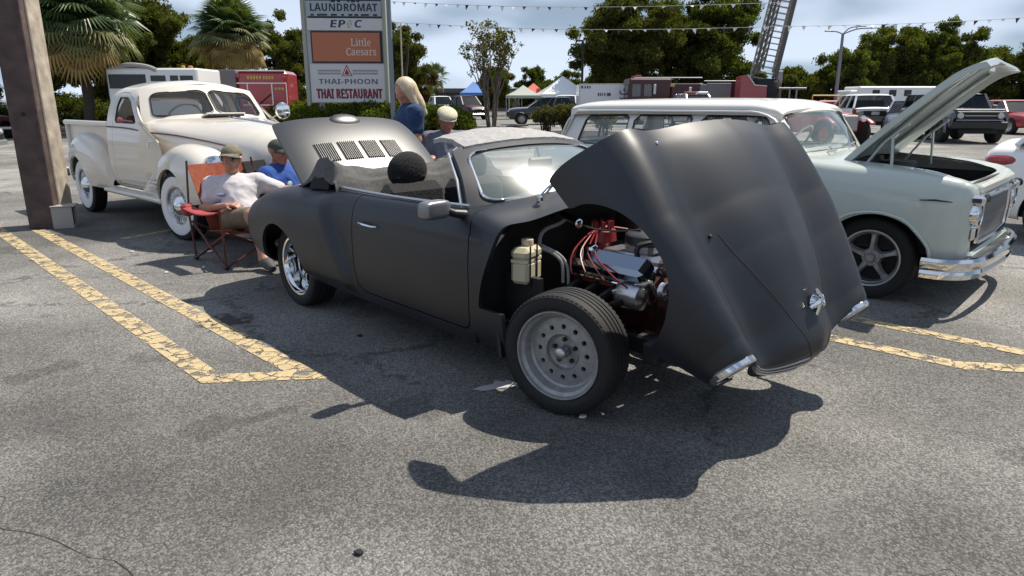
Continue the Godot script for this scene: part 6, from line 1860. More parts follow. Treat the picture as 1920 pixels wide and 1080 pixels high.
# cabin: side outline (x, y) of the glasshouse; wb / wt half widths at its foot and top
func cabin(o: Node3D, base: Array, top: Array, yb: float, yt: float, wb: float, wt: float, paint: Material, posts: Array) -> void:
	var b0 := Vector3(base[0], yb, wb); var b1 := Vector3(base[1], yb, wb); var t0 := Vector3(top[0], yt, wt); var t1 := Vector3(top[1], yt, wt)
	var m := Vector3(1, 1, -1)
	for q in [[b0, b1, t1, t0, "side_window"], [b1 * m, b0 * m, t0 * m, t1 * m, "side_window"], [b1, b1 * m, t1 * m, t1, "windshield"], [b0 * m, b0, t0, t0 * m, "rear_window"]]:
		var s := Soup.new(); s.quad(q[0], q[1], q[2], q[3]); part(o, q[4], s, M.dark_glass)
	var s := Soup.new()
	var l := top[1] - top[0] as float
	s.grid(surf(net_of([[top[0] - .06, wt + .02, yt - .03, wt * .9, yt - .01, wt * .5, yt, 0, yt], [top[0] + l * .15, wt + .03, yt - .01, wt * .92, yt + .045, wt * .5, yt + .06, 0, yt + .06], [top[0] + l * .8, wt + .03, yt - .01, wt * .92, yt + .045, wt * .5, yt + .06, 0, yt + .06], [top[1] + .06, wt + .02, yt - .03, wt * .9, yt - .01, wt * .5, yt, 0, yt]]), 14, 12), false)
	s.join(s.mirrored())
	part(o, "roof", s, paint)
	for sd in [1.0, -1.0]:
		for k in posts:
			var a := b0.lerp(b1, k) * Vector3(1, 1, sd); var b := t0.lerp(t1, k) * Vector3(1, 1, sd)
			var ps := Soup.new(); ps.bar(a, b, 0.05, 0.085, Vector3(0, 0, 1), 0.012); part(o, "pillar", ps, paint)
	var inn := Soup.new()
	for x in [0.3, 0.62]: inn.box(Vector3(lerpf(base[0], base[1], x), yb + 0.08, 0), Vector3(0.2, 0.5, wb * 1.5), 0.06)
	part(o, "seat", inn, M.cloth_dark)
func boxes(o: Node3D, called: String, m: Material, list: Array, bev := 0.015) -> void:
	for b in list:
		var s := Soup.new(); s.box(b[0], b[1], bev); part(o, called, s, m)
func far_vehicles() -> void:
	# white hatchback cut by the right edge
	var o := thing("white_hatchback", "white hatchback cut off by the right edge, its tail beside the wagon's nose", "car", Vector3(7.9, 0, -5.6), deg_to_rad(-43.0))
	part(o, "body", hull([[-3.38, .45, .78, .62], [-3.34, .34, .92, .74], [-3.15, .26, .99, .84], [-2.6, .22, 1.0, .88], [-1.4, .22, .98, .89], [0, .22, .92, .88], [.6, .24, .80, .82], [.85, .3, .62, .66]], [Vector3(-2.62, .31, .36), Vector3(0, .31, .36)]), M.white)
	cabin(o, [-3.1, -.55], [-2.75, -1.35], .98, 1.40, .80, .62, M.white, [0.0, 0.35, 0.68, 1.0])
	for sd in [1.0, -1.0]:
		for x in [-2.62, 0.0]: plain_wheel(o, Vector3(x, .31, sd * .78), .315, .2)
		var s := Soup.new(); s.ball(Vector3(-3.16, .83, sd * .72), Vector3(.20, .075, .13), 10); part(o, "tail_light", s, M.red_lens)
		s = Soup.new(); s.ball(Vector3(-3.26, .82, sd * .62), Vector3(.09, .06, .12), 8); part(o, "reverse_light", s, M.lamp)
		s = Soup.new(); s.box(Vector3(-2.62, .5, sd * .6), Vector3(.8, .5, .02)); part(o, "inner_arch", s, M.dark)
	boxes(o, "rear_spoiler", M.black_trim, [[Vector3(-2.93, 1.385, 0), Vector3(.16, .03, 1.15)]])
	# grey off-roader facing the camera
	o = thing("grey_off_roader", "dark grey boxy off-roader facing the camera at the right", "car", Vector3(15.9, 0, -24.6), deg_to_rad(-98.0))
	part(o, "body", hull([[-4.0, .55, 1.12, .85], [-3.9, .5, 1.17, .93], [-2, .48, 1.17, .95], [-.9, .48, 1.16, .95], [-.7, .48, 1.13, .95], [.3, .5, 1.10, .93], [.42, .55, 1.02, .88], [.46, .6, .9, .84]], [Vector3(-2.9, .42, .48), Vector3(-.25, .42, .48)]), M.grey_paint)
	cabin(o, [-3.85, -.75], [-3.7, -1.1], 1.16, 1.66, .88, .76, M.grey_paint, [0.0, 0.3, 0.62, 1.0])
	boxes(o, "hood_edge", M.silver, [[Vector3(.22, 1.135, 0), Vector3(.45, .05, 1.56)]], 0.02)
	boxes(o, "grille", M.dark, [[Vector3(.47, .93, 0), Vector3(.04, .26, 1.50)]])
	boxes(o, "grille_bar", M.silver, [[Vector3(.495, .935, 0), Vector3(.02, .035, 1.0)], [Vector3(.495, 1.07, 0), Vector3(.02, .03, 1.5)], [Vector3(.495, .79, 0), Vector3(.02, .03, 1.5)]])
	boxes(o, "bumper", M.black_trim, [[Vector3(.52, .62, 0), Vector3(.14, .26, 1.74)]], 0.04)
	boxes(o, "skid_plate", M.dark, [[Vector3(.42, .42, 0), Vector3(.1, .16, 1.2)]])
	for sd in [1.0, -1.0]:
		var s := Soup.new(); s.at(Transform3D(Basis(Vector3.UP, PI / 2), Vector3(.49, .94, sd * .63))); s.lathe([Vector2(0, .02), Vector2(.085, .01), Vector2(.1, 0.02), Vector2(.11, 0)], 24); part(o, "headlight", s, M.silver)
		for x in [-2.9, -.25]:
			plain_wheel(o, Vector3(x, .40, sd * .84), .40, .27, M.black_trim)
			s = Soup.new(); s.lathe([Vector2(.47, -.05), Vector2(.56, 0.0), Vector2(.50, .06), Vector2(.47, .05)], 24, -0.1, PI + 0.1)
			s.v = warped(s, func(p): return Vector3(p.x + x, p.y + .42, (p.z + .95) * sd)).v
			part(o, "fender_flare", s, M.grey_paint)
		s = Soup.new(); s.box(Vector3(-.95, 1.22, sd * 1.07), Vector3(.12, .16, .2), .04); part(o, "mirror", s, M.grey_paint)
	# white suv seen from behind
	o = thing("white_suv", "white SUV seen from behind, left of the raised pale hood", "car", Vector3(15.7, 0, -31.6), deg_to_rad(82.0))
	part(o, "body", hull([[-.98, .5, .98, .82], [-.92, .42, 1.12, .93], [-.5, .36, 1.15, .97], [1.0, .35, 1.12, .98], [2.6, .35, 1.06, .96], [3.6, .4, .98, .9], [3.85, .5, .8, .78]], [Vector3(0, .37, .42), Vector3(2.85, .37, .42)]), M.white)
	cabin(o, [-.9, 2.2], [-.55, 1.3], 1.12, 1.66, .88, .70, M.white, [0.0, 0.3, 0.62, 1.0])
	boxes(o, "tailgate_band", M.black_trim, [[Vector3(-.985, .90, 0), Vector3(.04, .22, .95)], [Vector3(-.98, .50, 0), Vector3(.06, .14, 1.6)]])
	boxes(o, "number_plate", mat(lin(.45), .6), [[Vector3(-1.01, .91, 0), Vector3(.02, .14, .32)]], .004)
	boxes(o, "chrome_bar", M.satin, [[Vector3(-.97, 1.08, 0), Vector3(.06, .05, 1.66)]])
	for sd in [1.0, -1.0]:
		var s := Soup.new(); s.box(Vector3(-.93, .98, sd * .84), Vector3(.12, .24, .16), .03); part(o, "tail_light", s, M.red_lens)
		for x in [0.0, 2.85]: plain_wheel(o, Vector3(x, .37, sd * .86), .37)
	# dark suv side-on behind the crape myrtle
	o = thing("dark_suv", "dark maroon SUV seen side-on behind the thin tree", "car", Vector3(0.55, 0, -44.3), PI + 0.05)
	part(o, "body", hull([[-3.55, .5, .9, .76], [-3.5, .42, 1.02, .86], [-3.0, .34, 1.06, .92], [-1.5, .33, 1.06, .94], [-.3, .34, 1.02, .92], [.6, .36, .95, .88], [.85, .5, .78, .72]], [Vector3(-2.8, .36, .41), Vector3(0, .36, .41)]), M.black_paint)
	cabin(o, [-3.45, -.4], [-3.0, -1.3], 1.04, 1.62, .85, .68, M.black_paint, [0.0, 0.33, 0.66, 1.0])
	for sd in [1.0, -1.0]:
		for x in [-2.8, 0.0]: plain_wheel(o, Vector3(x, .35, sd * .82), .36, .22, M.steel)
	# smaller cars in the distance
	var far := [["white_sedan", "white car half hidden behind the woman's shoulder", M.white, Vector3(-8.4, 0, -66), -20.0], ["green_pickup_front", "pale green old truck with a white roof facing us near the blue tent", mat(lin(.30, .38, .33), .4), Vector3(-5.6, 0, -60.5), -70.0], ["dark_old_car", "dark old car in front of the blue tent", M.maroon, Vector3(-2.9, 0, -56), -60.0], ["silver_van", "silver van with a light bar in front of the fire engine", M.silver, Vector3(10.4, 0, -38.5), -80.0], ["white_pickup_front", "white car right of the ladder truck", M.white, Vector3(20.5, 0, -47), -60.0], ["black_sedan", "black car beside the white SUV, left of it", M.black_paint, Vector3(17.0, 0, -40), 20.0], ["blue_grey_car", "blue-grey car behind the off-roader's left side", mat(lin(.10, .12, .17), .35, .3, .6), Vector3(16.1, 0, -29.0), -120.0], ["red_sedan", "dark red car at the right edge behind the off-roader", M.red_paint, Vector3(22.6, 0, -31.0), -95.0], ["maroon_car", "dark maroon car at the left between post and palms", M.maroon, Vector3(-20.3, 0, -27.4), -25.0], ["beige_car", "pale car just left of the brown post", mat(lin(.45, .44, .40), .4, 0, .6), Vector3(-13.4, 0, -17.0), 20.0], ["white_van", "white van nose at the trailer's left end", M.white, Vector3(3.6, 0, -49.5), -100.0]]
	for e in far:
		o = thing(e[0], e[1], "car", e[3], deg_to_rad(e[4]))
		var tall := 1.18 if e[0] in ["silver_van", "white_van", "green_pickup_front", "dark_old_car"] else 1.0
		part(o, "body", hull([[-3.35, .45, .82 * tall, .70], [-3.2, .32, .96 * tall, .84], [-2.5, .26, .98 * tall, .88], [-1.2, .26, .95 * tall, .89], [-.2, .27, .90 * tall, .87], [.6, .3, .82 * tall, .80], [.85, .42, .66 * tall, .66]], [Vector3(-2.6, .33, .38), Vector3(0, .33, .38)]), e[2])
		cabin(o, [-3.0, -.45], [-2.5, -1.15], .95 * tall, 1.42 * tall * (1.06 if tall > 1.0 else 1.0), .80, .64, M.white if e[0] == "green_pickup_front" else e[2], [0.0, 0.5, 1.0])
		boxes(o, "bumper", M.satin, [[Vector3(.86, .42, 0), Vector3(.1, .14, 1.4)]], .04)
		for sd in [1.0, -1.0]:
			var s := Soup.new(); s.ball(Vector3(.80, .68 * tall, sd * .58), Vector3(.06, .08, .12), 8); part(o, "headlight", s, M.lamp)
			for x in [-2.6, 0.0]: plain_wheel(o, Vector3(x, .33, sd * .78), .34)
		if e[0] == "silver_van":
			boxes(o, "light_bar", M.red_lens, [[Vector3(-1.3, 1.86, 0.35), Vector3(.3, .12, .6)]], .03)
			boxes(o, "light_bar", M.white, [[Vector3(-1.3, 1.86, -0.35), Vector3(.3, .12, .6)]], .03)
	# white rescue truck
	o = thing("white_rescue_truck", "white box-bodied rescue truck behind the cream pickup's cab", "truck", Vector3(-14.55, 0, -30.4), 0.0)
	boxes(o, "box_body", M.white, [[Vector3(0, 1.65, 0), Vector3(3.7, 2.1, 2.3)]], .06)
	boxes(o, "window", M.window_dark, [[Vector3(-1.0, 2.18, 1.16), Vector3(1.5, .55, .03)], [Vector3(0.25, 2.30, 1.16), Vector3(.6, .22, .03)], [Vector3(0.9, 2.30, 1.16), Vector3(.32, .22, .03)], [Vector3(1.4, 2.30, 1.16), Vector3(.52, .22, .03)]], .008)
	boxes(o, "chassis", M.dark, [[Vector3(0, .5, 0), Vector3(3.6, .3, 1.8)]])
	var aw := Soup.new(); aw.tube(curve([Vector3(-1.7, 2.68, 1.0), Vector3(-0.9, 2.82, 1.1), Vector3(-0.2, 2.76, 1.1), Vector3(0.2, 2.62, 1.15)], 10), 0.09, 8); part(o, "rolled_awning", aw, M.canvas_pale)
	boxes(o, "roof_light", M.amber, [[Vector3(1.2, 2.76, .9), Vector3(.14, .1, .14)], [Vector3(1.5, 2.75, .9), Vector3(.16, .1, .16)]], .03)
	for x in [-1.2, 1.3]:
		for sd in [1.0, -1.0]: plain_wheel(o, Vector3(x, .42, sd * 1.0), .42, .26)
	# red fire truck seen from its tail
	o = thing("red_fire_truck", "bright red fire truck with gold lettering at the left of the sign", "fire truck", Vector3(-11.9, 0, -33.2), 0.1)
	boxes(o, "pump_panel", mat(lin(.16, .14, .15), .5), [[Vector3(-.98, 1.75, 0), Vector3(1.1, 2.0, 2.3)]], .02)
	boxes(o, "body", M.red_paint, [[Vector3(.68, 1.55, 0), Vector3(2.2, 2.35, 2.4)]], .14)
	boxes(o, "locker_trim", M.white, [[Vector3(.66, 2.18, 1.205), Vector3(2.14, .05, .03)], [Vector3(.05, 1.7, 1.205), Vector3(.05, .95, .03)], [Vector3(1.1, 1.5, 1.205), Vector3(.05, 1.35, .03)], [Vector3(.45, 1.24, 1.205), Vector3(1.3, .05, .03)], [Vector3(1.72, 1.5, 1.205), Vector3(.04, 1.35, .03)], [Vector3(.66, 2.71, 1.15), Vector3(2.1, .05, .12)]], .006)
	var br := Soup.new(); br.bar(Vector3(.5, 1.28, 1.215), Vector3(1.05, 1.72, 1.215), .02, .06); part(o, "door_brace", br, M.dark)
	print_blocks(o, [[.05, .12], [.19, .1], [.31, .12], [.45, .1], [.57, .11], [.74, .1], [.86, .11], [.99, .1], [1.11, .1]], 2.42, .15, 1.212, M.gold)
	print_blocks(o, [[1.2, .14], [1.36, .12], [1.5, .13]], 1.95, .1, 1.212, M.gold)
	words(o, "lettering", "E-1", .4, M.gold, Vector3(1.42, 1.02, 1.21), Basis.IDENTITY, .46)
	boxes(o, "warning_light", M.red_lens, [[Vector3(-.32, 2.5, 1.2), Vector3(.14, .2, .1)], [Vector3(1.66, 2.4, 1.2), Vector3(.1, .16, .1)]], .02)
	for x in [-.9, 1.0]:
		for sd in [1.0, -1.0]: plain_wheel(o, Vector3(x, .5, sd * 1.0), .5, .3)
	# maroon fire engine, cab to the left
	o = thing("maroon_fire_engine", "dark maroon fire engine with a boxy cab in front of the big oaks", "fire truck", Vector3(10.4, 0, -45.5), 0.0)
	boxes(o, "cab", M.maroon, [[Vector3(-1.9, 1.75, 0), Vector3(2.6, 2.05, 2.4)]], .1)
	boxes(o, "body", M.maroon, [[Vector3(1.5, 1.6, 0), Vector3(4.2, 1.75, 2.4)]], .05)
	boxes(o, "windshield", M.window_dark, [[Vector3(-3.215, 2.0, 0), Vector3(.03, .8, 2.0)]])
	boxes(o, "side_window", M.glass, [[Vector3(-2.75, 2.05, 1.21), Vector3(.5, .72, .03)], [Vector3(-2.05, 2.05, 1.21), Vector3(.45, .7, .03)]])
	boxes(o, "mirror", M.satin, [[Vector3(-1.65, 2.1, 1.35), Vector3(.16, .6, .1)], [Vector3(.55, 2.0, 1.25), Vector3(.18, .5, .06)]], .03)
	boxes(o, "roof_rail", M.satin, [[Vector3(-.8, 2.80, 1.0), Vector3(4.2, .06, .1)], [Vector3(2.6, 2.60, 1.1), Vector3(2.4, .06, .1)]])
	boxes(o, "equipment_locker", mat(lin(.18, .19, .2), .5), [[Vector3(2.3, 2.0, 1.21), Vector3(1.5, .95, .04)], [Vector3(1.35, 2.1, 1.22), Vector3(.4, .6, .06)]])
	boxes(o, "emblem", M.gold, [[Vector3(-.55, 2.35, 1.215), Vector3(.26, .18, .02)]])
	boxes(o, "bumper", M.steel, [[Vector3(-3.4, .7, 0), Vector3(.4, .35, 2.4)]], .05)
	boxes(o, "light_bar", M.red_lens, [[Vector3(-2.6, 2.9, 0), Vector3(.4, .14, 1.7)]], .04)
	for x in [-2.2, 2.2]:
		for sd in [1.0, -1.0]: plain_wheel(o, Vector3(x, .52, sd * 1.0), .52, .3)
	# ladder truck
	o = thing("ladder_truck", "bright red ladder truck with its steel ladder raised into the sky", "fire truck", Vector3(14.4, 0, -41.8), 0.0)
	var red := Soup.new(); red.prism(PackedVector2Array([Vector2(-1.35, 1.0), Vector2(-1.35, 2.75), Vector2(-1.0, 2.85), Vector2(-.55, 2.28), Vector2(.15, 2.22), Vector2(.2, 1.0)]), -.4, .6, .03); part(o, "pedestal_guard", red, M.red_paint)
	red = Soup.new(); red.tube([Vector3(-1.0, 2.87, .61), Vector3(-.55, 2.30, .61), Vector3(.15, 2.24, .61)], .03, 6); part(o, "guard_edge", red, M.white)
	boxes(o, "chassis", M.red_paint, [[Vector3(1.6, 1.0, -.4), Vector3(6.2, .9, 2.4)]], .06)
	var tt := Soup.new(); tt.at(Transform3D(Basis(Vector3(1, 0, 0), -PI / 2), Vector3(.35, 1.5, -.6))); tt.lathe([Vector2(0, 1.2), Vector2(.8, 1.15), Vector2(1.0, .9), Vector2(1.05, 0)], 28); part(o, "turntable", tt, M.dark)
	boxes(o, "control_box", M.steel, [[Vector3(1.1, 2.75, -.3), Vector3(.35, .7, .3)]])
	boxes(o, "outrigger", M.steel, [[Vector3(1.7, 2.12, .3), Vector3(1.6, .1, .3)], [Vector3(1.55, 1.6, .4), Vector3(.08, .9, .08)], [Vector3(1.95, 1.6, .4), Vector3(.08, .9, .08)]])
	for x in [-.6, 3.4]:
		for sd in [1.0, -1.0]: plain_wheel(o, Vector3(x, .52, -.4 + sd * 1.0), .52, .3)
	var lad := holder(o, "ladder", Transform3D(Basis(Vector3(0, 0, 1), -0.17), Vector3(.15, 2.5, -.5)))
	var alu := mat(lin(.42, .40, .36), .45, .5); var dk := mat(lin(.10, .10, .09), .5, .3)
	for sec in 3:
		var w := .68 - sec * .15; var z := .0 + sec * .22; var y0 := 0.0 + sec * .3
		for sd in [-1.0, 1.0]:
			for dz in [0.0, .5]:
				var s := Soup.new(); s.bar(Vector3(sd * w, y0, z + dz), Vector3(sd * w * .9, 9.5, z + dz), .09, .07, Vector3(0, 0, 1)); part(lad, "ladder_rail", s, alu if dz == 0.0 else dk)
			for k in 22:
				var s := Soup.new(); var y := y0 + k * .42
				s.bar(Vector3(sd * w * (1 - .1 * y / 9.5), y, z), Vector3(sd * w * (1 - .1 * (y + .42) / 9.5), y + .42, z + .5), .05, .05, Vector3(0, 0, 1)); part(lad, "lattice_brace", s, alu)
		for k in 28:
			var s := Soup.new(); var y := y0 + .2 + k * .33
			s.bar(Vector3(-w * .95, y, z), Vector3(w * .95, y, z), .06, .06); part(lad, "rung", s, alu)
	# white cargo trailer
	o = thing("white_trailer", "white box trailer with small print behind the white wagon's roof", "trailer", Vector3(6.1, 0, -47.2), 0.0)
	boxes(o, "box_body", M.white, [[Vector3(0, 1.45, 0), Vector3(3.6, 2.0, 2.2)]], .04)
	boxes(o, "corner_trim", M.satin, [[Vector3(-1.79, 1.45, 1.1), Vector3(.06, 2.0, .05)], [Vector3(0, 2.45, 1.09), Vector3(3.6, .05, .06)]])
	var plum := mat(lin(.12, .07, .14), .6)
	print_blocks(o, [[-1.7, .16], [-1.48, .1], [-1.33, .12], [-1.17, .1]], 2.27, .16, 1.106, plum)
	print_blocks(o, [[-.62, .12], [-.47, .1], [-.33, .08], [-.2, .1], [-.05, .3]], 1.82, .2, 1.106, plum)
	for k in 5:
		var s := Soup.new(); s.at(Transform3D(Basis(Vector3(0, 0, 1), k * 1.2), Vector3(1.15, 1.85, 1.11))); s.tube(curve([Vector3(.05, .05, 0), Vector3(.25, .2, 0), Vector3(.4, .05, 0)], 8), .04, 5); part(o, "swirl_logo", s, mat(lin(.04, .09, .22), .5))
	for x in [-.4, .4]:
		for sd in [1.0, -1.0]: plain_wheel(o, Vector3(x, .34, sd * 1.0), .34)
	# motorhome far right
	o = thing("white_motorhome", "long white motorhome with three square windows behind the white SUV", "motorhome", Vector3(26.4, 0, -51.0), 0.0)
	boxes(o, "box_body", M.white, [[Vector3(.3, 1.45, 0), Vector3(5.4, 1.9, 2.3)], [Vector3(-2.6, 1.35, 0), Vector3(.8, 1.6, 2.2)]], .08)
	boxes(o, "window", M.window_dark, [[Vector3(-1.2, 1.95, 1.16), Vector3(.5, .42, .03)], [Vector3(-.05, 1.95, 1.16), Vector3(.5, .42, .03)], [Vector3(1.0, 1.95, 1.16), Vector3(.5, .42, .03)]])
	for x in [-1.9, 1.9]:
		for sd in [1.0, -1.0]: plain_wheel(o, Vector3(x, .4, sd * .95), .4)
	# small red vintage fire car with upright lamps
	o = thing("red_vintage_car", "little red open vintage car with upright lamps behind the wagon's windshield", "car", Vector3(10.9, 0, -23.6), deg_to_rad(-75.0))
	part(o, "body", hull([[-2.6, .4, .7, .5], [-2.4, .36, .95, .66], [-1.3, .36, 1.0, .68], [-.9, .4, 1.08, .62], [.2, .42, .98, .42], [.35, .45, .9, .36]], []), M.red_paint)
	boxes(o, "radiator", M.steel, [[Vector3(.42, .72, 0), Vector3(.08, .5, .56)]], .03)
	boxes(o, "windshield_frame", M.gold, [[Vector3(-.85, 1.35, .55), Vector3(.04, .5, .04)], [Vector3(-.85, 1.35, -.55), Vector3(.04, .5, .04)], [Vector3(-.85, 1.6, 0), Vector3(.04, .04, 1.1)]])
	for sd in [1.0, -1.0]:
		var s := Soup.new(); s.at(Transform3D(Basis(Vector3.UP, PI / 2), Vector3(.5, .86, sd * .42))); s.lathe([Vector2(0, .06), Vector2(.1, .04), Vector2(.11, 0), Vector2(.06, -.12), Vector2(0, -.14)], 20); part(o, "headlamp", s, M.chrome)
		s = Soup.new(); s.tube(curve([Vector3(-.5, .42, sd * .72), Vector3(-.2, .75, sd * .74), Vector3(.2, .86, sd * .74), Vector3(.6, .7, sd * .74)], 12), .1, 8, true, .5); part(o, "mudguard", s, M.red_paint)
		for x in [-2.0, .15]: plain_wheel(o, Vector3(x, .40, sd * .70), .40, .14, M.red_paint)
func tents() -> void:
	for e in [["white pop-up tent, the largest of the white ones", M.white, Vector3(4.2, 0, -60), 4.1, 1.95, 3.42], ["pop-up tent with a blue top behind the dark old car", mat(lin(.10, .22, .52), .7), Vector3(-3.3, 0, -62), 2.3, 2.1, 3.05], ["red canopy tent peeking behind the white tent's left slope", mat(lin(.55, .10, .06), .7), Vector3(1.9, 0, -64), 2.4, 2.05, 2.95], ["grey-green canopy tent above the dark SUV", mat(lin(.34, .36, .32), .7), Vector3(0.9, 0, -58), 2.6, 1.85, 2.65], ["white tent tip between the trailer and the maroon fire engine", M.white, Vector3(8.5, 0, -62), 2.9, 2.1, 3.3]]:
		var o := thing("canopy_tent", e[0], "tent", e[2], 0.1, "pop-up tents in the distance")
		var w: float = e[3] / 2; var y: float = e[4]; var t: float = e[5]
		var s := Soup.new()
		var c := [Vector3(-w, y, w), Vector3(w, y, w), Vector3(w, y, -w), Vector3(-w, y, -w)]
		for k in 4:
			var a: Vector3 = c[k]; var b: Vector3 = c[(k + 1) % 4]
			var m0 := a.lerp(Vector3(0, t, 0), 0.5) - Vector3(0, .06, 0); var m1 := b.lerp(Vector3(0, t, 0), 0.5) - Vector3(0, .06, 0)
			s.quad(a, b, m1, m0); s.tri(m0, m1, Vector3(0, t, 0))
			s.quad(a - Vector3(0, .22, 0), b - Vector3(0, .22, 0), b, a)
		part(o, "canopy", s, e[1], "", 10)
		for k in 4:
			var l := Soup.new(); l.tube([c[k] * Vector3(.97, 0, .97), c[k] * Vector3(.97, 1, .97)], .03, 6); part(o, "leg", l, M.satin)
func bunting() -> void:
	var r := RandomNumberGenerator.new(); r.seed = 9
	var pale := mat(lin(.75), .5); var dark := mat(lin(.03, .03, .05), .6); var cord := mat(lin(.35), .7)
	for e in [[Vector3(-5.1, 4.62, -31), Vector3(10.0, 4.06, -27), .20, "pennant string across the middle of the sky, level with the sign's white panel"], [Vector3(-5.1, 5.42, -31), Vector3(9.2, 4.62, -25), .18, "upper pennant string that leaves through the top edge"], [Vector3(10.0, 4.06, -27), Vector3(22.0, 4.6, -27), .12, "pennant string right of the raised ladder"]]:
		var o := thing("pennant_string", e[3], "bunting", Vector3.ZERO, 0.0, "pennant strings over the car park")
		var pts: Array = []
		for k in 25: pts.append(e[0].lerp(e[1], k / 24.0) - Vector3(0, e[2] * sin(PI * k / 24.0), 0))
		var s := Soup.new(); s.tube(pts, .008, 4, false); part(o, "cord", s, cord)
		var n := int(e[0].distance_to(e[1]) / .48)
		for k in n:
			var t := (k + .5 + r.randf_range(-.15, .15)) / n
			var p: Vector3 = e[0].lerp(e[1], t) - Vector3(0, e[2] * sin(PI * t), 0)
			var d: Vector3 = (e[1] - e[0]).normalized() * .085
			var tip := p + Vector3(r.randf_range(-.06, .06), -.2 * r.randf_range(.35, 1.0), r.randf_range(-.15, .15))
			var f := Soup.new(); f.tri(p - d, tip, p + d); f.tri(p - d + Vector3(0, 0, -.004), p + d + Vector3(0, 0, -.004), tip + Vector3(0, 0, -.004))
			part(o, "pennant", f, pale if (k * 7) % 5 < 3 else dark)

# ---------- people: capsules joined by a smooth minimum, meshed as surface nets ----------
func flesh(out: Soup, caps: Array, cell: float, k := 0.02) -> void:      # caps: [a, b, ra, rb (, squash)]
	var lo := Vector3.ONE * 1e9; var hi := -lo
	for c in caps:
		var r := maxf(c[2], c[3]) + k * 3.0 + cell * 2.0
		for p in [c[0], c[1]]:
			lo = lo.min(p - Vector3.ONE * r); hi = hi.max(p + Vector3.ONE * r)
	var n := Vector3i(((hi - lo) / cell).ceil()) + Vector3i.ONE
	var sum := PackedFloat32Array(); sum.resize(n.x * n.y * n.z)
	var ny := n.y; var nz := n.z
	for c in caps:
		var a: Vector3 = c[0]; var b: Vector3 = c[1]; var ra: float = c[2]; var rb: float = c[3]
		var r := maxf(ra, rb) + k * 3.0 + cell
		var i0 := Vector3i(((a.min(b) - Vector3.ONE * r - lo) / cell).floor()).clamp(Vector3i.ZERO, n - Vector3i.ONE)
		var i1 := Vector3i(((a.max(b) + Vector3.ONE * r - lo) / cell).ceil()).clamp(Vector3i.ZERO, n - Vector3i.ONE)
		var ab := b - a; var l2 := maxf(ab.length_squared(), 1e-8)
		var flat: Vector3 = c[4] if c.size() > 4 else Vector3.ONE
		for x in range(i0.x, i1.x + 1):
			for y in range(i0.y, i1.y + 1):
				for z in range(i0.z, i1.z + 1):
					var p := lo + Vector3(x, y, z) * cell
					var t := clampf((p - a).dot(ab) / l2, 0.0, 1.0)
					var d := ((p - a - ab * t) * flat).length() - lerpf(ra, rb, t)
					if d < k * 3.0 + cell: sum[(x * ny + y) * nz + z] += exp(-d / k)
	var idx := {}
	var pts := PackedVector3Array()
	var sx := ny * nz
	for x in n.x - 1:
		for y in n.y - 1:
			var base := (x * ny + y) * nz
			for z in n.z - 1:
				var o := base + z
				var f := [sum[o], sum[o + 1], sum[o + nz], sum[o + nz + 1], sum[o + sx], sum[o + sx + 1], sum[o + sx + nz], sum[o + sx + nz + 1]]
				var cnt := 0
				for q in f:
					if q > 1.0: cnt += 1
				if cnt == 0 or cnt == 8: continue
				var acc := Vector3.ZERO; var m := 0
				for e in [[0, 1], [2, 3], [4, 5], [6, 7], [0, 2], [1, 3], [4, 6], [5, 7], [0, 4], [1, 5], [2, 6], [3, 7]]:
					var fa: float = f[e[0]]; var fb: float = f[e[1]]
					if (fa > 1.0) == (fb > 1.0): continue
					var da := -k * log(maxf(fa, 1e-9)); var db := -k * log(maxf(fb, 1e-9))
					var t := clampf(da / (da - db), 0.05, 0.95)
					var pa := Vector3(e[0] >> 2, (e[0] >> 1) & 1, e[0] & 1); var pb := Vector3(e[1] >> 2, (e[1] >> 1) & 1, e[1] & 1)
					acc += pa.lerp(pb, t); m += 1
				idx[o] = pts.size()
				pts.append(lo + (Vector3(x, y, z) + acc / m) * cell)
	for o in idx:
		var x: int = o / sx; var y: int = (o / nz) % ny; var z: int = o % nz
		for ax in [[sx, nz, 1], [nz, 1, sx], [1, sx, nz]]:
			var inside := sum[o] > 1.0
			if inside == (sum[o + ax[0]] > 1.0): continue
			var b: int = o - ax[1]; var c: int = o - ax[1] - ax[2]; var d: int = o - ax[2]
			if not (idx.has(b) and idx.has(c) and idx.has(d)): continue
			if inside: out.quad(pts[idx[c]], pts[idx[b]], pts[idx[o]], pts[idx[d]])
			else: out.quad(pts[idx[c]], pts[idx[d]], pts[idx[o]], pts[idx[b]])
func hand(out: Soup, wrist: Vector3, dir: Vector3, palm: Vector3, thumb_side: float, curl: float) -> void:
	var d := dir.normalized(); var up := -(palm - d * palm.dot(d)).normalized(); var side := d.cross(up) * thumb_side
	var caps: Array = []
	for k in 4:
		var off := side * (0.027 - 0.018 * k)
		var root := wrist + d * 0.085 + off
		caps.append([wrist + off * 0.6, root, 0.015, 0.0125])
		var l: float = [0.070, 0.078, 0.072, 0.056][k]
		var p := root; var a := curl * 0.5
		for s in 3:
			var q: Vector3 = p + (d * cos(a) - up * sin(a)) * l * [0.45, 0.32, 0.25][s]
			caps.append([p, q, 0.0088 - 0.0006 * s, 0.0084 - 0.0008 * s]); p = q; a += curl * 0.7
	var t0 := wrist + d * 0.03 + side * 0.025
	var t1 := t0 + (d * 0.6 + side * 0.75 - up * 0.25).normalized() * 0.042
	caps.append([wrist + d * 0.01, t0, 0.016, 0.013]); caps.append([t0, t1, 0.012, 0.010]); caps.append([t1, t1 + (d * 0.95 + side * 0.2 - up * 0.4 * curl).normalized() * 0.032, 0.010, 0.008])
	flesh(out, caps, 0.0045, 0.0035)
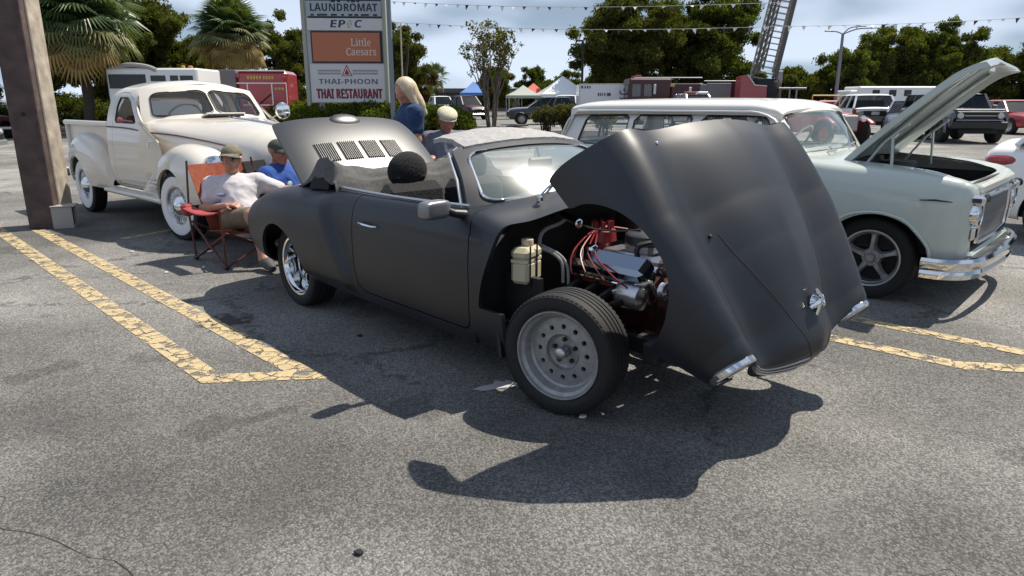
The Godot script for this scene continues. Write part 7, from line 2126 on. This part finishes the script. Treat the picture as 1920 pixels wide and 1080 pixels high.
func head(out: Soup, c: Vector3, f: Vector3, up0: Vector3) -> Basis:     # c centre of the skull, f facing
	var x := f.normalized(); var z := x.cross(up0).normalized(); var y := z.cross(x)
	var b := Basis(x, y, z)
	var caps: Array = []
	var add := func(p: Vector3, q: Vector3, ra: float, rb: float) -> void: caps.append([c + b * p, c + b * q, ra, rb])
	add.call(Vector3(-0.025, 0.035, 0), Vector3(0.02, 0.03, 0), 0.082, 0.076)
	add.call(Vector3(0.03, -0.02, 0), Vector3(0.045, -0.075, 0), 0.062, 0.036)
	add.call(Vector3(0.0, -0.05, 0.035), Vector3(0.035, -0.085, 0.015), 0.035, 0.028)
	add.call(Vector3(0.0, -0.05, -0.035), Vector3(0.035, -0.085, -0.015), 0.035, 0.028)
	add.call(Vector3(0.088, 0.012, 0), Vector3(0.108, -0.022, 0), 0.010, 0.014)
	for s in [-1.0, 1.0]:
		add.call(Vector3(0.074, 0.030, s * 0.018), Vector3(0.066, 0.030, s * 0.05), 0.014, 0.012)
		add.call(Vector3(0.07, -0.015, s * 0.035), Vector3(0.06, -0.02, s * 0.045), 0.018, 0.016)
		add.call(Vector3(-0.005, 0.015, s * 0.083), Vector3(0.0, -0.02, s * 0.08), 0.014, 0.010)
	add.call(Vector3(0.086, -0.045, -0.014), Vector3(0.086, -0.045, 0.014), 0.009, 0.009)
	add.call(Vector3(0.082, -0.057, -0.012), Vector3(0.082, -0.057, 0.012), 0.009, 0.009)
	add.call(Vector3(0.074, -0.09, 0), Vector3(0.074, -0.088, 0), 0.02, 0.02)
	flesh(out, caps, 0.006, 0.008)
	return b
func limb_caps(pts: Array, rad: Array) -> Array:
	var o: Array = []
	for i in pts.size() - 1: o.append([pts[i], pts[i + 1], rad[i], rad[i + 1]])
	return o
# j: joints in the person's own axes (x ahead, z to the person's right)
func figure(called_label: String, p: Vector3, yaw: float, j: Dictionary, skin: Material, shirt: Material, legs_m: Material, sleeve: float, leg_cover: float) -> Node3D:
	var o := thing("person", called_label, "person", p, yaw)
	var body := Soup.new()
	var caps: Array = [[j.pelvis, j.chest, 0.12, 0.13], [j.neck0, j.head - (j.head - j.neck0) * 0.35, 0.055, 0.052]]
	for s in ["r", "l"]:
		caps += limb_caps([j["sh_" + s], j["el_" + s], j["wr_" + s]], [0.052, 0.04, 0.027])
		caps += limb_caps([j["hip_" + s], j["kn_" + s], j["an_" + s]], [0.085, 0.056, 0.036])
		caps += limb_caps([j["an_" + s], j["toe_" + s]], [0.038, 0.03])
	flesh(body, caps, 0.016, 0.018)
	head(body, j.head, j.face, j.get("up", Vector3.UP))
	hand(body, j.wr_r, j.wr_r - j.el_r, j.palm_r, 1.0, j.get("curl_r", 0.7))
	hand(body, j.wr_l, j.wr_l - j.el_l, j.palm_l, -1.0, j.get("curl_l", 0.7))
	part(o, "body", body, skin, "", 180)
	var cl := Soup.new()
	var across: Vector3 = j.sh_r - j.sh_l
	var tc: Array = [[j.pelvis + Vector3(0, 0.02, 0) + across * 0.15, j.pelvis + Vector3(0, 0.02, 0) - across * 0.15, 0.135, 0.135], [j.pelvis, j.chest, 0.155 + j.get("belly", 0.0), 0.15], [j.chest + across * 0.2, j.chest - across * 0.2, 0.125, 0.125], [j.sh_r, j.sh_l, 0.078, 0.078], [j.neck0 - Vector3(0, 0.04, 0), j.chest, 0.09, 0.13]]
	for s in ["r", "l"]: tc.append([j["sh_" + s], j["sh_" + s].lerp(j["el_" + s], sleeve), 0.08, 0.068])
	flesh(cl, tc, 0.016, 0.022)
	var nz := noise(FastNoiseLite.TYPE_SIMPLEX_SMOOTH, 9.0, 3, 2)
	for i in cl.v.size():
		var q := cl.v[i]
		cl.v[i] = q + Vector3(nz.get_noise_3dv(q), nz.get_noise_3dv(q + Vector3(5, 0, 0)) * 0.5, nz.get_noise_3dv(q + Vector3(0, 9, 0))) * 0.012
	part(o, "shirt", cl, shirt, "", 180)
	var tr := Soup.new()
	var lc: Array = [[j.hip_r, j.hip_l, 0.125, 0.125], [j.pelvis, j.pelvis + Vector3(0, 0.02, 0), 0.13, 0.13]]
	for s in ["r", "l"]:
		lc.append([j["hip_" + s], j["hip_" + s].lerp(j["kn_" + s], minf(1.0, leg_cover)), 0.105, 0.088])
		if leg_cover > 1.0: lc.append([j["kn_" + s], j["kn_" + s].lerp(j["an_" + s], leg_cover - 1.0), 0.085, 0.065])
	flesh(tr, lc, 0.016, 0.016)
	part(o, "shorts" if leg_cover < 1.2 else "trousers", tr, legs_m, "", 180)
	for s in ["r", "l"]:
		var sh := Soup.new(); var a: Vector3 = j["an_" + s]; var t: Vector3 = j["toe_" + s]
		flesh(sh, [[a + Vector3(0, -0.02, 0) - (t - a) * 0.2, a.lerp(t, 0.5) - Vector3(0, 0.01, 0), 0.046, 0.046], [a.lerp(t, 0.5), t, 0.046, 0.038]], 0.014, 0.01)
		part(o, "shoe", sh, M.shoe, "", 180)
	return o
func cap_parts(o: Node3D, c: Vector3, b: Basis, m: Material, brim: float, flat := 1.0) -> void:
	var t := Transform3D(b, c)
	var s := Soup.new(); s.at(t)
	var g: Array = []
	for i in 9:
		var row := PackedVector3Array()
		var la := PI / 2 * i / 8.0
		for k in 25:
			var a := TAU * k / 24
			row.append(Vector3(-0.005 + cos(la) * cos(a) * 0.108 * (1.22 if flat < 1.0 else 1.0), 0.045 + sin(la) * 0.085 * flat, cos(la) * sin(a) * (0.107 if flat < 1.0 else 0.092)))
		g.append(row)
	s.grid(g, false)
	part(o, "cap", s, m, "", 60)
	s = Soup.new(); s.at(t); g = []
	for i in 5:
		var row := PackedVector3Array()
		for k in 13:
			var a := lerpf(-1.25, 1.25, k / 12.0)
			var r := 0.098 + brim * i / 4.0 * pow(cos(a * 0.9), 0.6)
			row.append(Vector3(-0.005 + cos(a) * r * 1.02, 0.048 - 0.018 * i / 4.0 - 0.02 * pow(sin(a), 2.0) * i / 4.0, sin(a) * (0.092 + 0.008 * i / 4.0)))
		g.append(row)
	s.grid(g, false, Vector3(0, -0.006, 0))
	part(o, "cap_brim", s, m, "", 60)
func eyes(o: Node3D, c: Vector3, b: Basis) -> void:
	for s in [-1.0, 1.0]:
		var e := Soup.new(); e.ball(c + b * Vector3(0.073, 0.012, s * 0.031), Vector3(0.012, 0.008, 0.014), 6, b); part(o, "eye", e, M.dark)
func people() -> void:
	M.shoe = mat(lin(0.06), 0.7)
	var skin := mat(lin(0.40, 0.20, 0.13), 0.5); var skin_red := mat(lin(0.36, 0.15, 0.10), 0.5)
	for m in [skin, skin_red]:
		m.subsurf_scatter_enabled = true; m.subsurf_scatter_strength = 0.15
	var white_t := grained(mat(lin(0.66, 0.62, 0.64), 0.9), 0.02, 0.85, 2.0, 0.2, 91)
	var khaki := grained(mat(lin(0.20, 0.15, 0.10), 0.9), 0.03, 0.75, 2.0, 0.2, 92)
	var blue_t := grained(mat(lin(0.018, 0.075, 0.32), 0.9), 0.03, 0.8, 2.0, 0.2, 93)
	var denim_t := grained(mat(lin(0.022, 0.06, 0.155), 0.9), 0.03, 0.75, 2.0, 0.2, 94)
	var grey_t := grained(mat(lin(0.17, 0.18, 0.23), 0.9), 0.03, 0.8, 2.0, 0.2, 95)
	var jeans := grained(mat(lin(0.03, 0.045, 0.09), 0.9), 0.05, 0.6, 2.0, 0.3, 96)
	# man reclining in the orange folding chair
	var V := func(x: float, y: float, z: float) -> Vector3: return Vector3(x, y, z)
	var j := {pelvis = Vector3(0, .37, 0), chest = Vector3(-.13, .60, -.02), neck0 = Vector3(-.17, .725, -.03), head = Vector3(-.15, .895, -.02), face = Vector3(.55, .06, .8),
		sh_r = Vector3(-.27, .665, .13), el_r = Vector3(-.22, .475, .25), wr_r = Vector3(.02, .515, .16), palm_r = Vector3(0, -1, -.3), sh_l = Vector3(-.04, .685, -.20), el_l = Vector3(.16, .60, -.40), wr_l = Vector3(.36, .68, -.53), palm_l = Vector3(0, -1, 0),
		hip_r = Vector3(.02, .37, .10), kn_r = Vector3(.42, .46, .14), an_r = Vector3(.55, .10, .14), toe_r = Vector3(.72, .05, .17), hip_l = Vector3(.02, .37, -.10), kn_l = Vector3(.42, .47, -.14), an_l = Vector3(.56, .10, -.16), toe_l = Vector3(.73, .05, -.18), belly = 0.025}
	var yaw := deg_to_rad(-41.0)
	var o := figure("seated man in white T-shirt, olive cap and sunglasses, reclining in the orange chair", Vector3(-2.47, 0, -6.33), yaw, j, skin, white_t, khaki, .62, .8)
	var x: Vector3 = j.face.normalized(); var z := x.cross(Vector3.UP).normalized(); var hb := Basis(x, z.cross(x), z)
	cap_parts(o, j.head + hb * Vector3(-.006, .014, 0), hb, grained(mat(lin(0.25, 0.225, 0.15), 0.9), 0.03, 0.7, 3.0, 0.2, 97), .058)
	var s := Soup.new(); s.at(Transform3D(hb, j.head))
	for e in [-1.0, 1.0]:
		s.box(Vector3(0.088, 0.012, e * 0.034), Vector3(0.012, 0.036, 0.054), 0.005)
		s.bar(Vector3(0.085, 0.016, e * 0.062), Vector3(0.0, 0.018, e * 0.09), 0.006, 0.01)
	part(o, "sunglasses", s, M.black_paint)
	for e in [[Vector3(-.055, .60, .125), .075], [Vector3(-.015, .50, .13), .05], [Vector3(-.10, .545, .165), .035]]:
		s = Soup.new(); s.ball(e[0], Vector3(.02, .018, e[1]), 6, Basis(Vector3.UP, -.6)); part(o, "shirt_print", s, mat(lin(.22, .24, .42), .9))
	# folding chair
	var c := thing("folding_chair", "orange fabric folding camp chair with a thin red-brown frame", "chair", Vector3(-2.47, 0, -6.33), yaw)
	var fab := grained(mat(lin(0.32, 0.07, 0.03), 0.85), 0.03, 0.75, 2.0, 0.3, 98); var red_fab := grained(mat(lin(0.40, 0.06, 0.06), 0.85), 0.03, 0.8, 2.0, 0.2, 99); var tube := mat(lin(0.10, 0.03, 0.025), 0.5, 0.3)
	fab.backlight_enabled = true; fab.backlight = Color(0.25, 0.12, 0.05)
	var g: Array = []
	for i in 9:
		var row := PackedVector3Array(); var t := i / 8.0
		for k in 9:
			var w := k / 4.0 - 1.0
			row.append(Vector3(lerpf(-.10, -.36, t) - .05 * (1 - w * w), lerpf(.30, .86, t), w * lerpf(.27, .30, t)))
		g.append(row)
	s = Soup.new(); s.grid(g, true, Vector3(-.008, 0, 0)); part(c, "back_fabric", s, fab)
	g = []
	for i in 9:
		var row := PackedVector3Array(); var t := i / 8.0
		for k in 9:
			var w := k / 4.0 - 1.0
			row.append(Vector3(lerpf(-.12, .30, t), lerpf(.29, .345, t) - .06 * (1 - w * w), w * .28))
		g.append(row)
	s = Soup.new(); s.grid(g, true, Vector3(0, -.008, 0)); part(c, "seat_fabric", s, fab)
	for sd in [1.0, -1.0]:
		s = Soup.new()
		g = []
		for i in 7:
			var row := PackedVector3Array(); var t := i / 6.0
			for w in [-1.0, -.5, .5, 1.0]: row.append(Vector3(lerpf(-.32, .30, t), .52 - .035 * sin(t * PI) - .05 * absf(w) * .4, sd * .37 + w * .055))
			g.append(row)
		s.grid(g, true, Vector3(0, -.01, 0)); part(c, "arm_rest", s, red_fab)
		s = Soup.new(); s.box(Vector3(-.30, .47, sd * .37), Vector3(.09, .11, .10), .02); part(c, "arm_pocket", s, red_fab)
		for e in [[Vector3(.30, .52, sd * .37), Vector3(.30, .02, sd * .36)], [Vector3(-.34, .90, sd * .31), Vector3(-.30, .45, sd * .36)], [Vector3(-.30, .02, sd * .34), Vector3(.30, .31, sd * .34)], [Vector3(.30, .02, sd * .36), Vector3(-.30, .36, sd * .34)], [Vector3(-.31, .50, sd * .36), Vector3(-.30, .02, sd * .34)]]:
			s = Soup.new(); s.tube(e, .010, 8); part(c, "leg", s, tube)
		for e in [Vector3(.30, .02, sd * .36), Vector3(-.30, .02, sd * .34)]:
			s = Soup.new(); s.box(e, Vector3(.05, .03, .04), .01); part(c, "foot", s, M.black_trim)
	for e in [[Vector3(.30, .02, .36), Vector3(.30, .32, -.34)], [Vector3(.30, .02, -.36), Vector3(.30, .32, .34)], [Vector3(-.30, .02, .34), Vector3(-.30, .34, -.32)], [Vector3(-.30, .02, -.34), Vector3(-.30, .34, .32)]]:
		s = Soup.new(); s.tube(e, .009, 8); part(c, "leg", s, tube)
	# second seated person, half hidden by the raised lid
	var seat2 := {pelvis = Vector3(0, .42, 0), chest = Vector3(-.10, .66, 0), neck0 = Vector3(-.13, .79, 0), head = Vector3(-.10, .935, 0), face = Vector3(.9, -.1, .25),
		sh_r = Vector3(-.13, .73, .19), el_r = Vector3(.0, .53, .27), wr_r = Vector3(.23, .57, .24), palm_r = Vector3(0, -1, 0), sh_l = Vector3(-.13, .73, -.19), el_l = Vector3(.0, .53, -.27), wr_l = Vector3(.23, .55, -.2), palm_l = Vector3(0, -1, 0),
		hip_r = Vector3(.02, .42, .10), kn_r = Vector3(.46, .50, .14), an_r = Vector3(.52, .10, .14), toe_r = Vector3(.70, .05, .15), hip_l = Vector3(.02, .42, -.10), kn_l = Vector3(.46, .50, -.14), an_l = Vector3(.52, .10, -.14), toe_l = Vector3(.70, .05, -.15)}
	o = figure("seated person in bright blue T-shirt and dark cap behind the raised rear lid", Vector3(-2.17, 0, -6.82), deg_to_rad(-14.0), seat2, skin_red, blue_t, jeans, .62, 1.8)
	x = seat2.face.normalized(); z = x.cross(Vector3.UP).normalized(); hb = Basis(x, z.cross(x), z)
	cap_parts(o, seat2.head, hb, mat(lin(0.05, 0.055, 0.045), 0.9), .07)
	s = Soup.new(); s.ball(Vector3(.045, .64, .06), Vector3(.02, .04, .07), 6); part(o, "shirt_print", s, mat(lin(.3, .4, .45), .9))
	var c2 := thing("folding_chair", "dark folding chair under the person in the bright blue T-shirt", "chair", Vector3(-2.17, 0, -6.82), deg_to_rad(-14.0))
	s = Soup.new(); s.box(Vector3(.05, .31, 0), Vector3(.46, .02, .5), .005); part(c2, "seat", s, M.cloth_dark)
	s = Soup.new(); s.box(Vector3(-.27, .62, 0), Vector3(.02, .5, .5), .005, Basis(Vector3(0, 0, 1), .3)); part(c2, "backrest", s, M.cloth_dark)
	for e in [[.25, .24], [.25, -.24], [-.2, .24], [-.2, -.24]]:
		s = Soup.new(); s.tube([Vector3(e[0], .31, e[1]), Vector3(e[0], 0, e[1])], .011, 8); part(c2, "leg", s, tube)
	# standing woman
	var st := {pelvis = Vector3(0, .90, 0), chest = Vector3(.0, 1.20, 0), neck0 = Vector3(-.02, 1.36, 0), head = Vector3(.03, 1.51, 0), face = Vector3(.9, -.32, -.15),
		sh_r = Vector3(-.02, 1.30, .175), el_r = Vector3(.02, 1.03, .20), wr_r = Vector3(.18, .86, .16), palm_r = Vector3(0, -.3, -1), sh_l = Vector3(-.02, 1.30, -.175), el_l = Vector3(-.02, 1.02, -.215), wr_l = Vector3(.06, .80, -.215), palm_l = Vector3(0, 0, 1), curl_l = .5,
		hip_r = Vector3(0, .88, .09), kn_r = Vector3(.03, .48, .10), an_r = Vector3(0, .09, .10), toe_r = Vector3(.16, .04, .11), hip_l = Vector3(0, .88, -.09), kn_l = Vector3(.02, .48, -.10), an_l = Vector3(-.02, .09, -.10), toe_l = Vector3(.14, .04, -.11)}
	o = figure("standing woman with long pale blond hair and denim-blue T-shirt, looking down", Vector3(-1.10, 0, -7.6), deg_to_rad(205.0), st, skin, denim_t, jeans, .6, 1.9)
	x = st.face.normalized(); z = x.cross(Vector3.UP).normalized(); hb = Basis(x, z.cross(x), z)
	eyes(o, st.head, hb)
	var hair := Soup.new(); var hc: Array = []
	for e in [[Vector3(-.02, .05, 0), Vector3(-.03, .03, 0), .105, .10], [Vector3(-.05, .03, .03), Vector3(-.10, -.16, .04), .075, .05], [Vector3(-.05, .03, -.03), Vector3(-.10, -.17, -.04), .075, .05], [Vector3(-.09, -.12, .02), Vector3(-.13, -.26, .02), .055, .03], [Vector3(-.09, -.12, -.03), Vector3(-.12, -.27, -.04), .055, .03], [Vector3(0, .03, .07), Vector3(-.03, -.12, .075), .04, .03], [Vector3(0, .03, -.07), Vector3(-.03, -.14, -.08), .04, .03]]: hc.append([st.head + hb * e[0], st.head + hb * e[1], e[2], e[3]])
	flesh(hair, hc, .009, .012)
	for i in hair.v.size():
		var q := hair.v[i]; var l: Vector3 = hb.inverse() * (q - st.head)
		hair.v[i] = q + hb * Vector3(-.02 if l.x > .065 else 0.0, 0, 0) + Vector3(sin(q.z * 420.0), 0, sin(q.x * 390.0)) * .0022
	part(o, "hair", hair, mat(lin(.58, .46, .30), .5), "", 70)
	# seated man in a pale flat cap
	var fc := seat2.duplicate()
	fc.face = Vector3(.85, -.42, -.1); fc.head = Vector3(-.02, .93, 0)
	o = figure("man in pale flat cap and grey T-shirt seated behind the windshield, looking down", Vector3(-.68, .29, -7.5), deg_to_rad(-75.0), fc, skin_red, grey_t, khaki, .6, .9)
	x = fc.face.normalized(); z = x.cross(Vector3.UP).normalized(); hb = Basis(x, z.cross(x), z)
	cap_parts(o, fc.head + hb * Vector3(-.01, .026, 0), hb, grained(mat(lin(.62, .58, .42), .85), .03, .85, 3.0, .2, 90), .045, .68)
	eyes(o, fc.head, hb)
	s = Soup.new(); s.tube([Vector3(.06, .66, -.1), Vector3(.07, .62, -.04)], .012, 6); part(o, "shirt_print", s, M.white)
	var stool := thing("camp_stool", "high camp stool under the man in the flat cap", "stool", Vector3(-.68, 0, -7.5), deg_to_rad(-75.0))
	s = Soup.new(); s.box(Vector3(.02, .585, 0), Vector3(.4, .03, .42), .01); part(stool, "seat", s, M.cloth_dark)
	for e in [[.2, .2], [.2, -.2], [-.16, .2], [-.16, -.2]]:
		s = Soup.new(); s.tube([Vector3(e[0], .58, e[1]), Vector3(e[0] * 1.1, 0, e[1] * 1.1)], .012, 8); part(stool, "leg", s, tube)
	s = Soup.new(); s.tube([Vector3(.22, .17, -.2), Vector3(.22, .17, .2)], .012, 8); part(stool, "foot_rail", s, tube)
	# far pedestrian whose legs show under the raised hood
	var wk := st.duplicate(); wk.face = Vector3(1, 0, 0); wk.head = Vector3(0, 1.52, 0); wk.kn_r = Vector3(.12, .5, .1); wk.an_r = Vector3(.08, .1, .1); wk.toe_r = Vector3(.25, .05, .1)
	o = figure("far pedestrian in shorts whose bare legs show below the raised pale hood", Vector3(19.2, 0, -33.0), deg_to_rad(-80.0), wk, skin, grey_t, khaki, .6, .85)
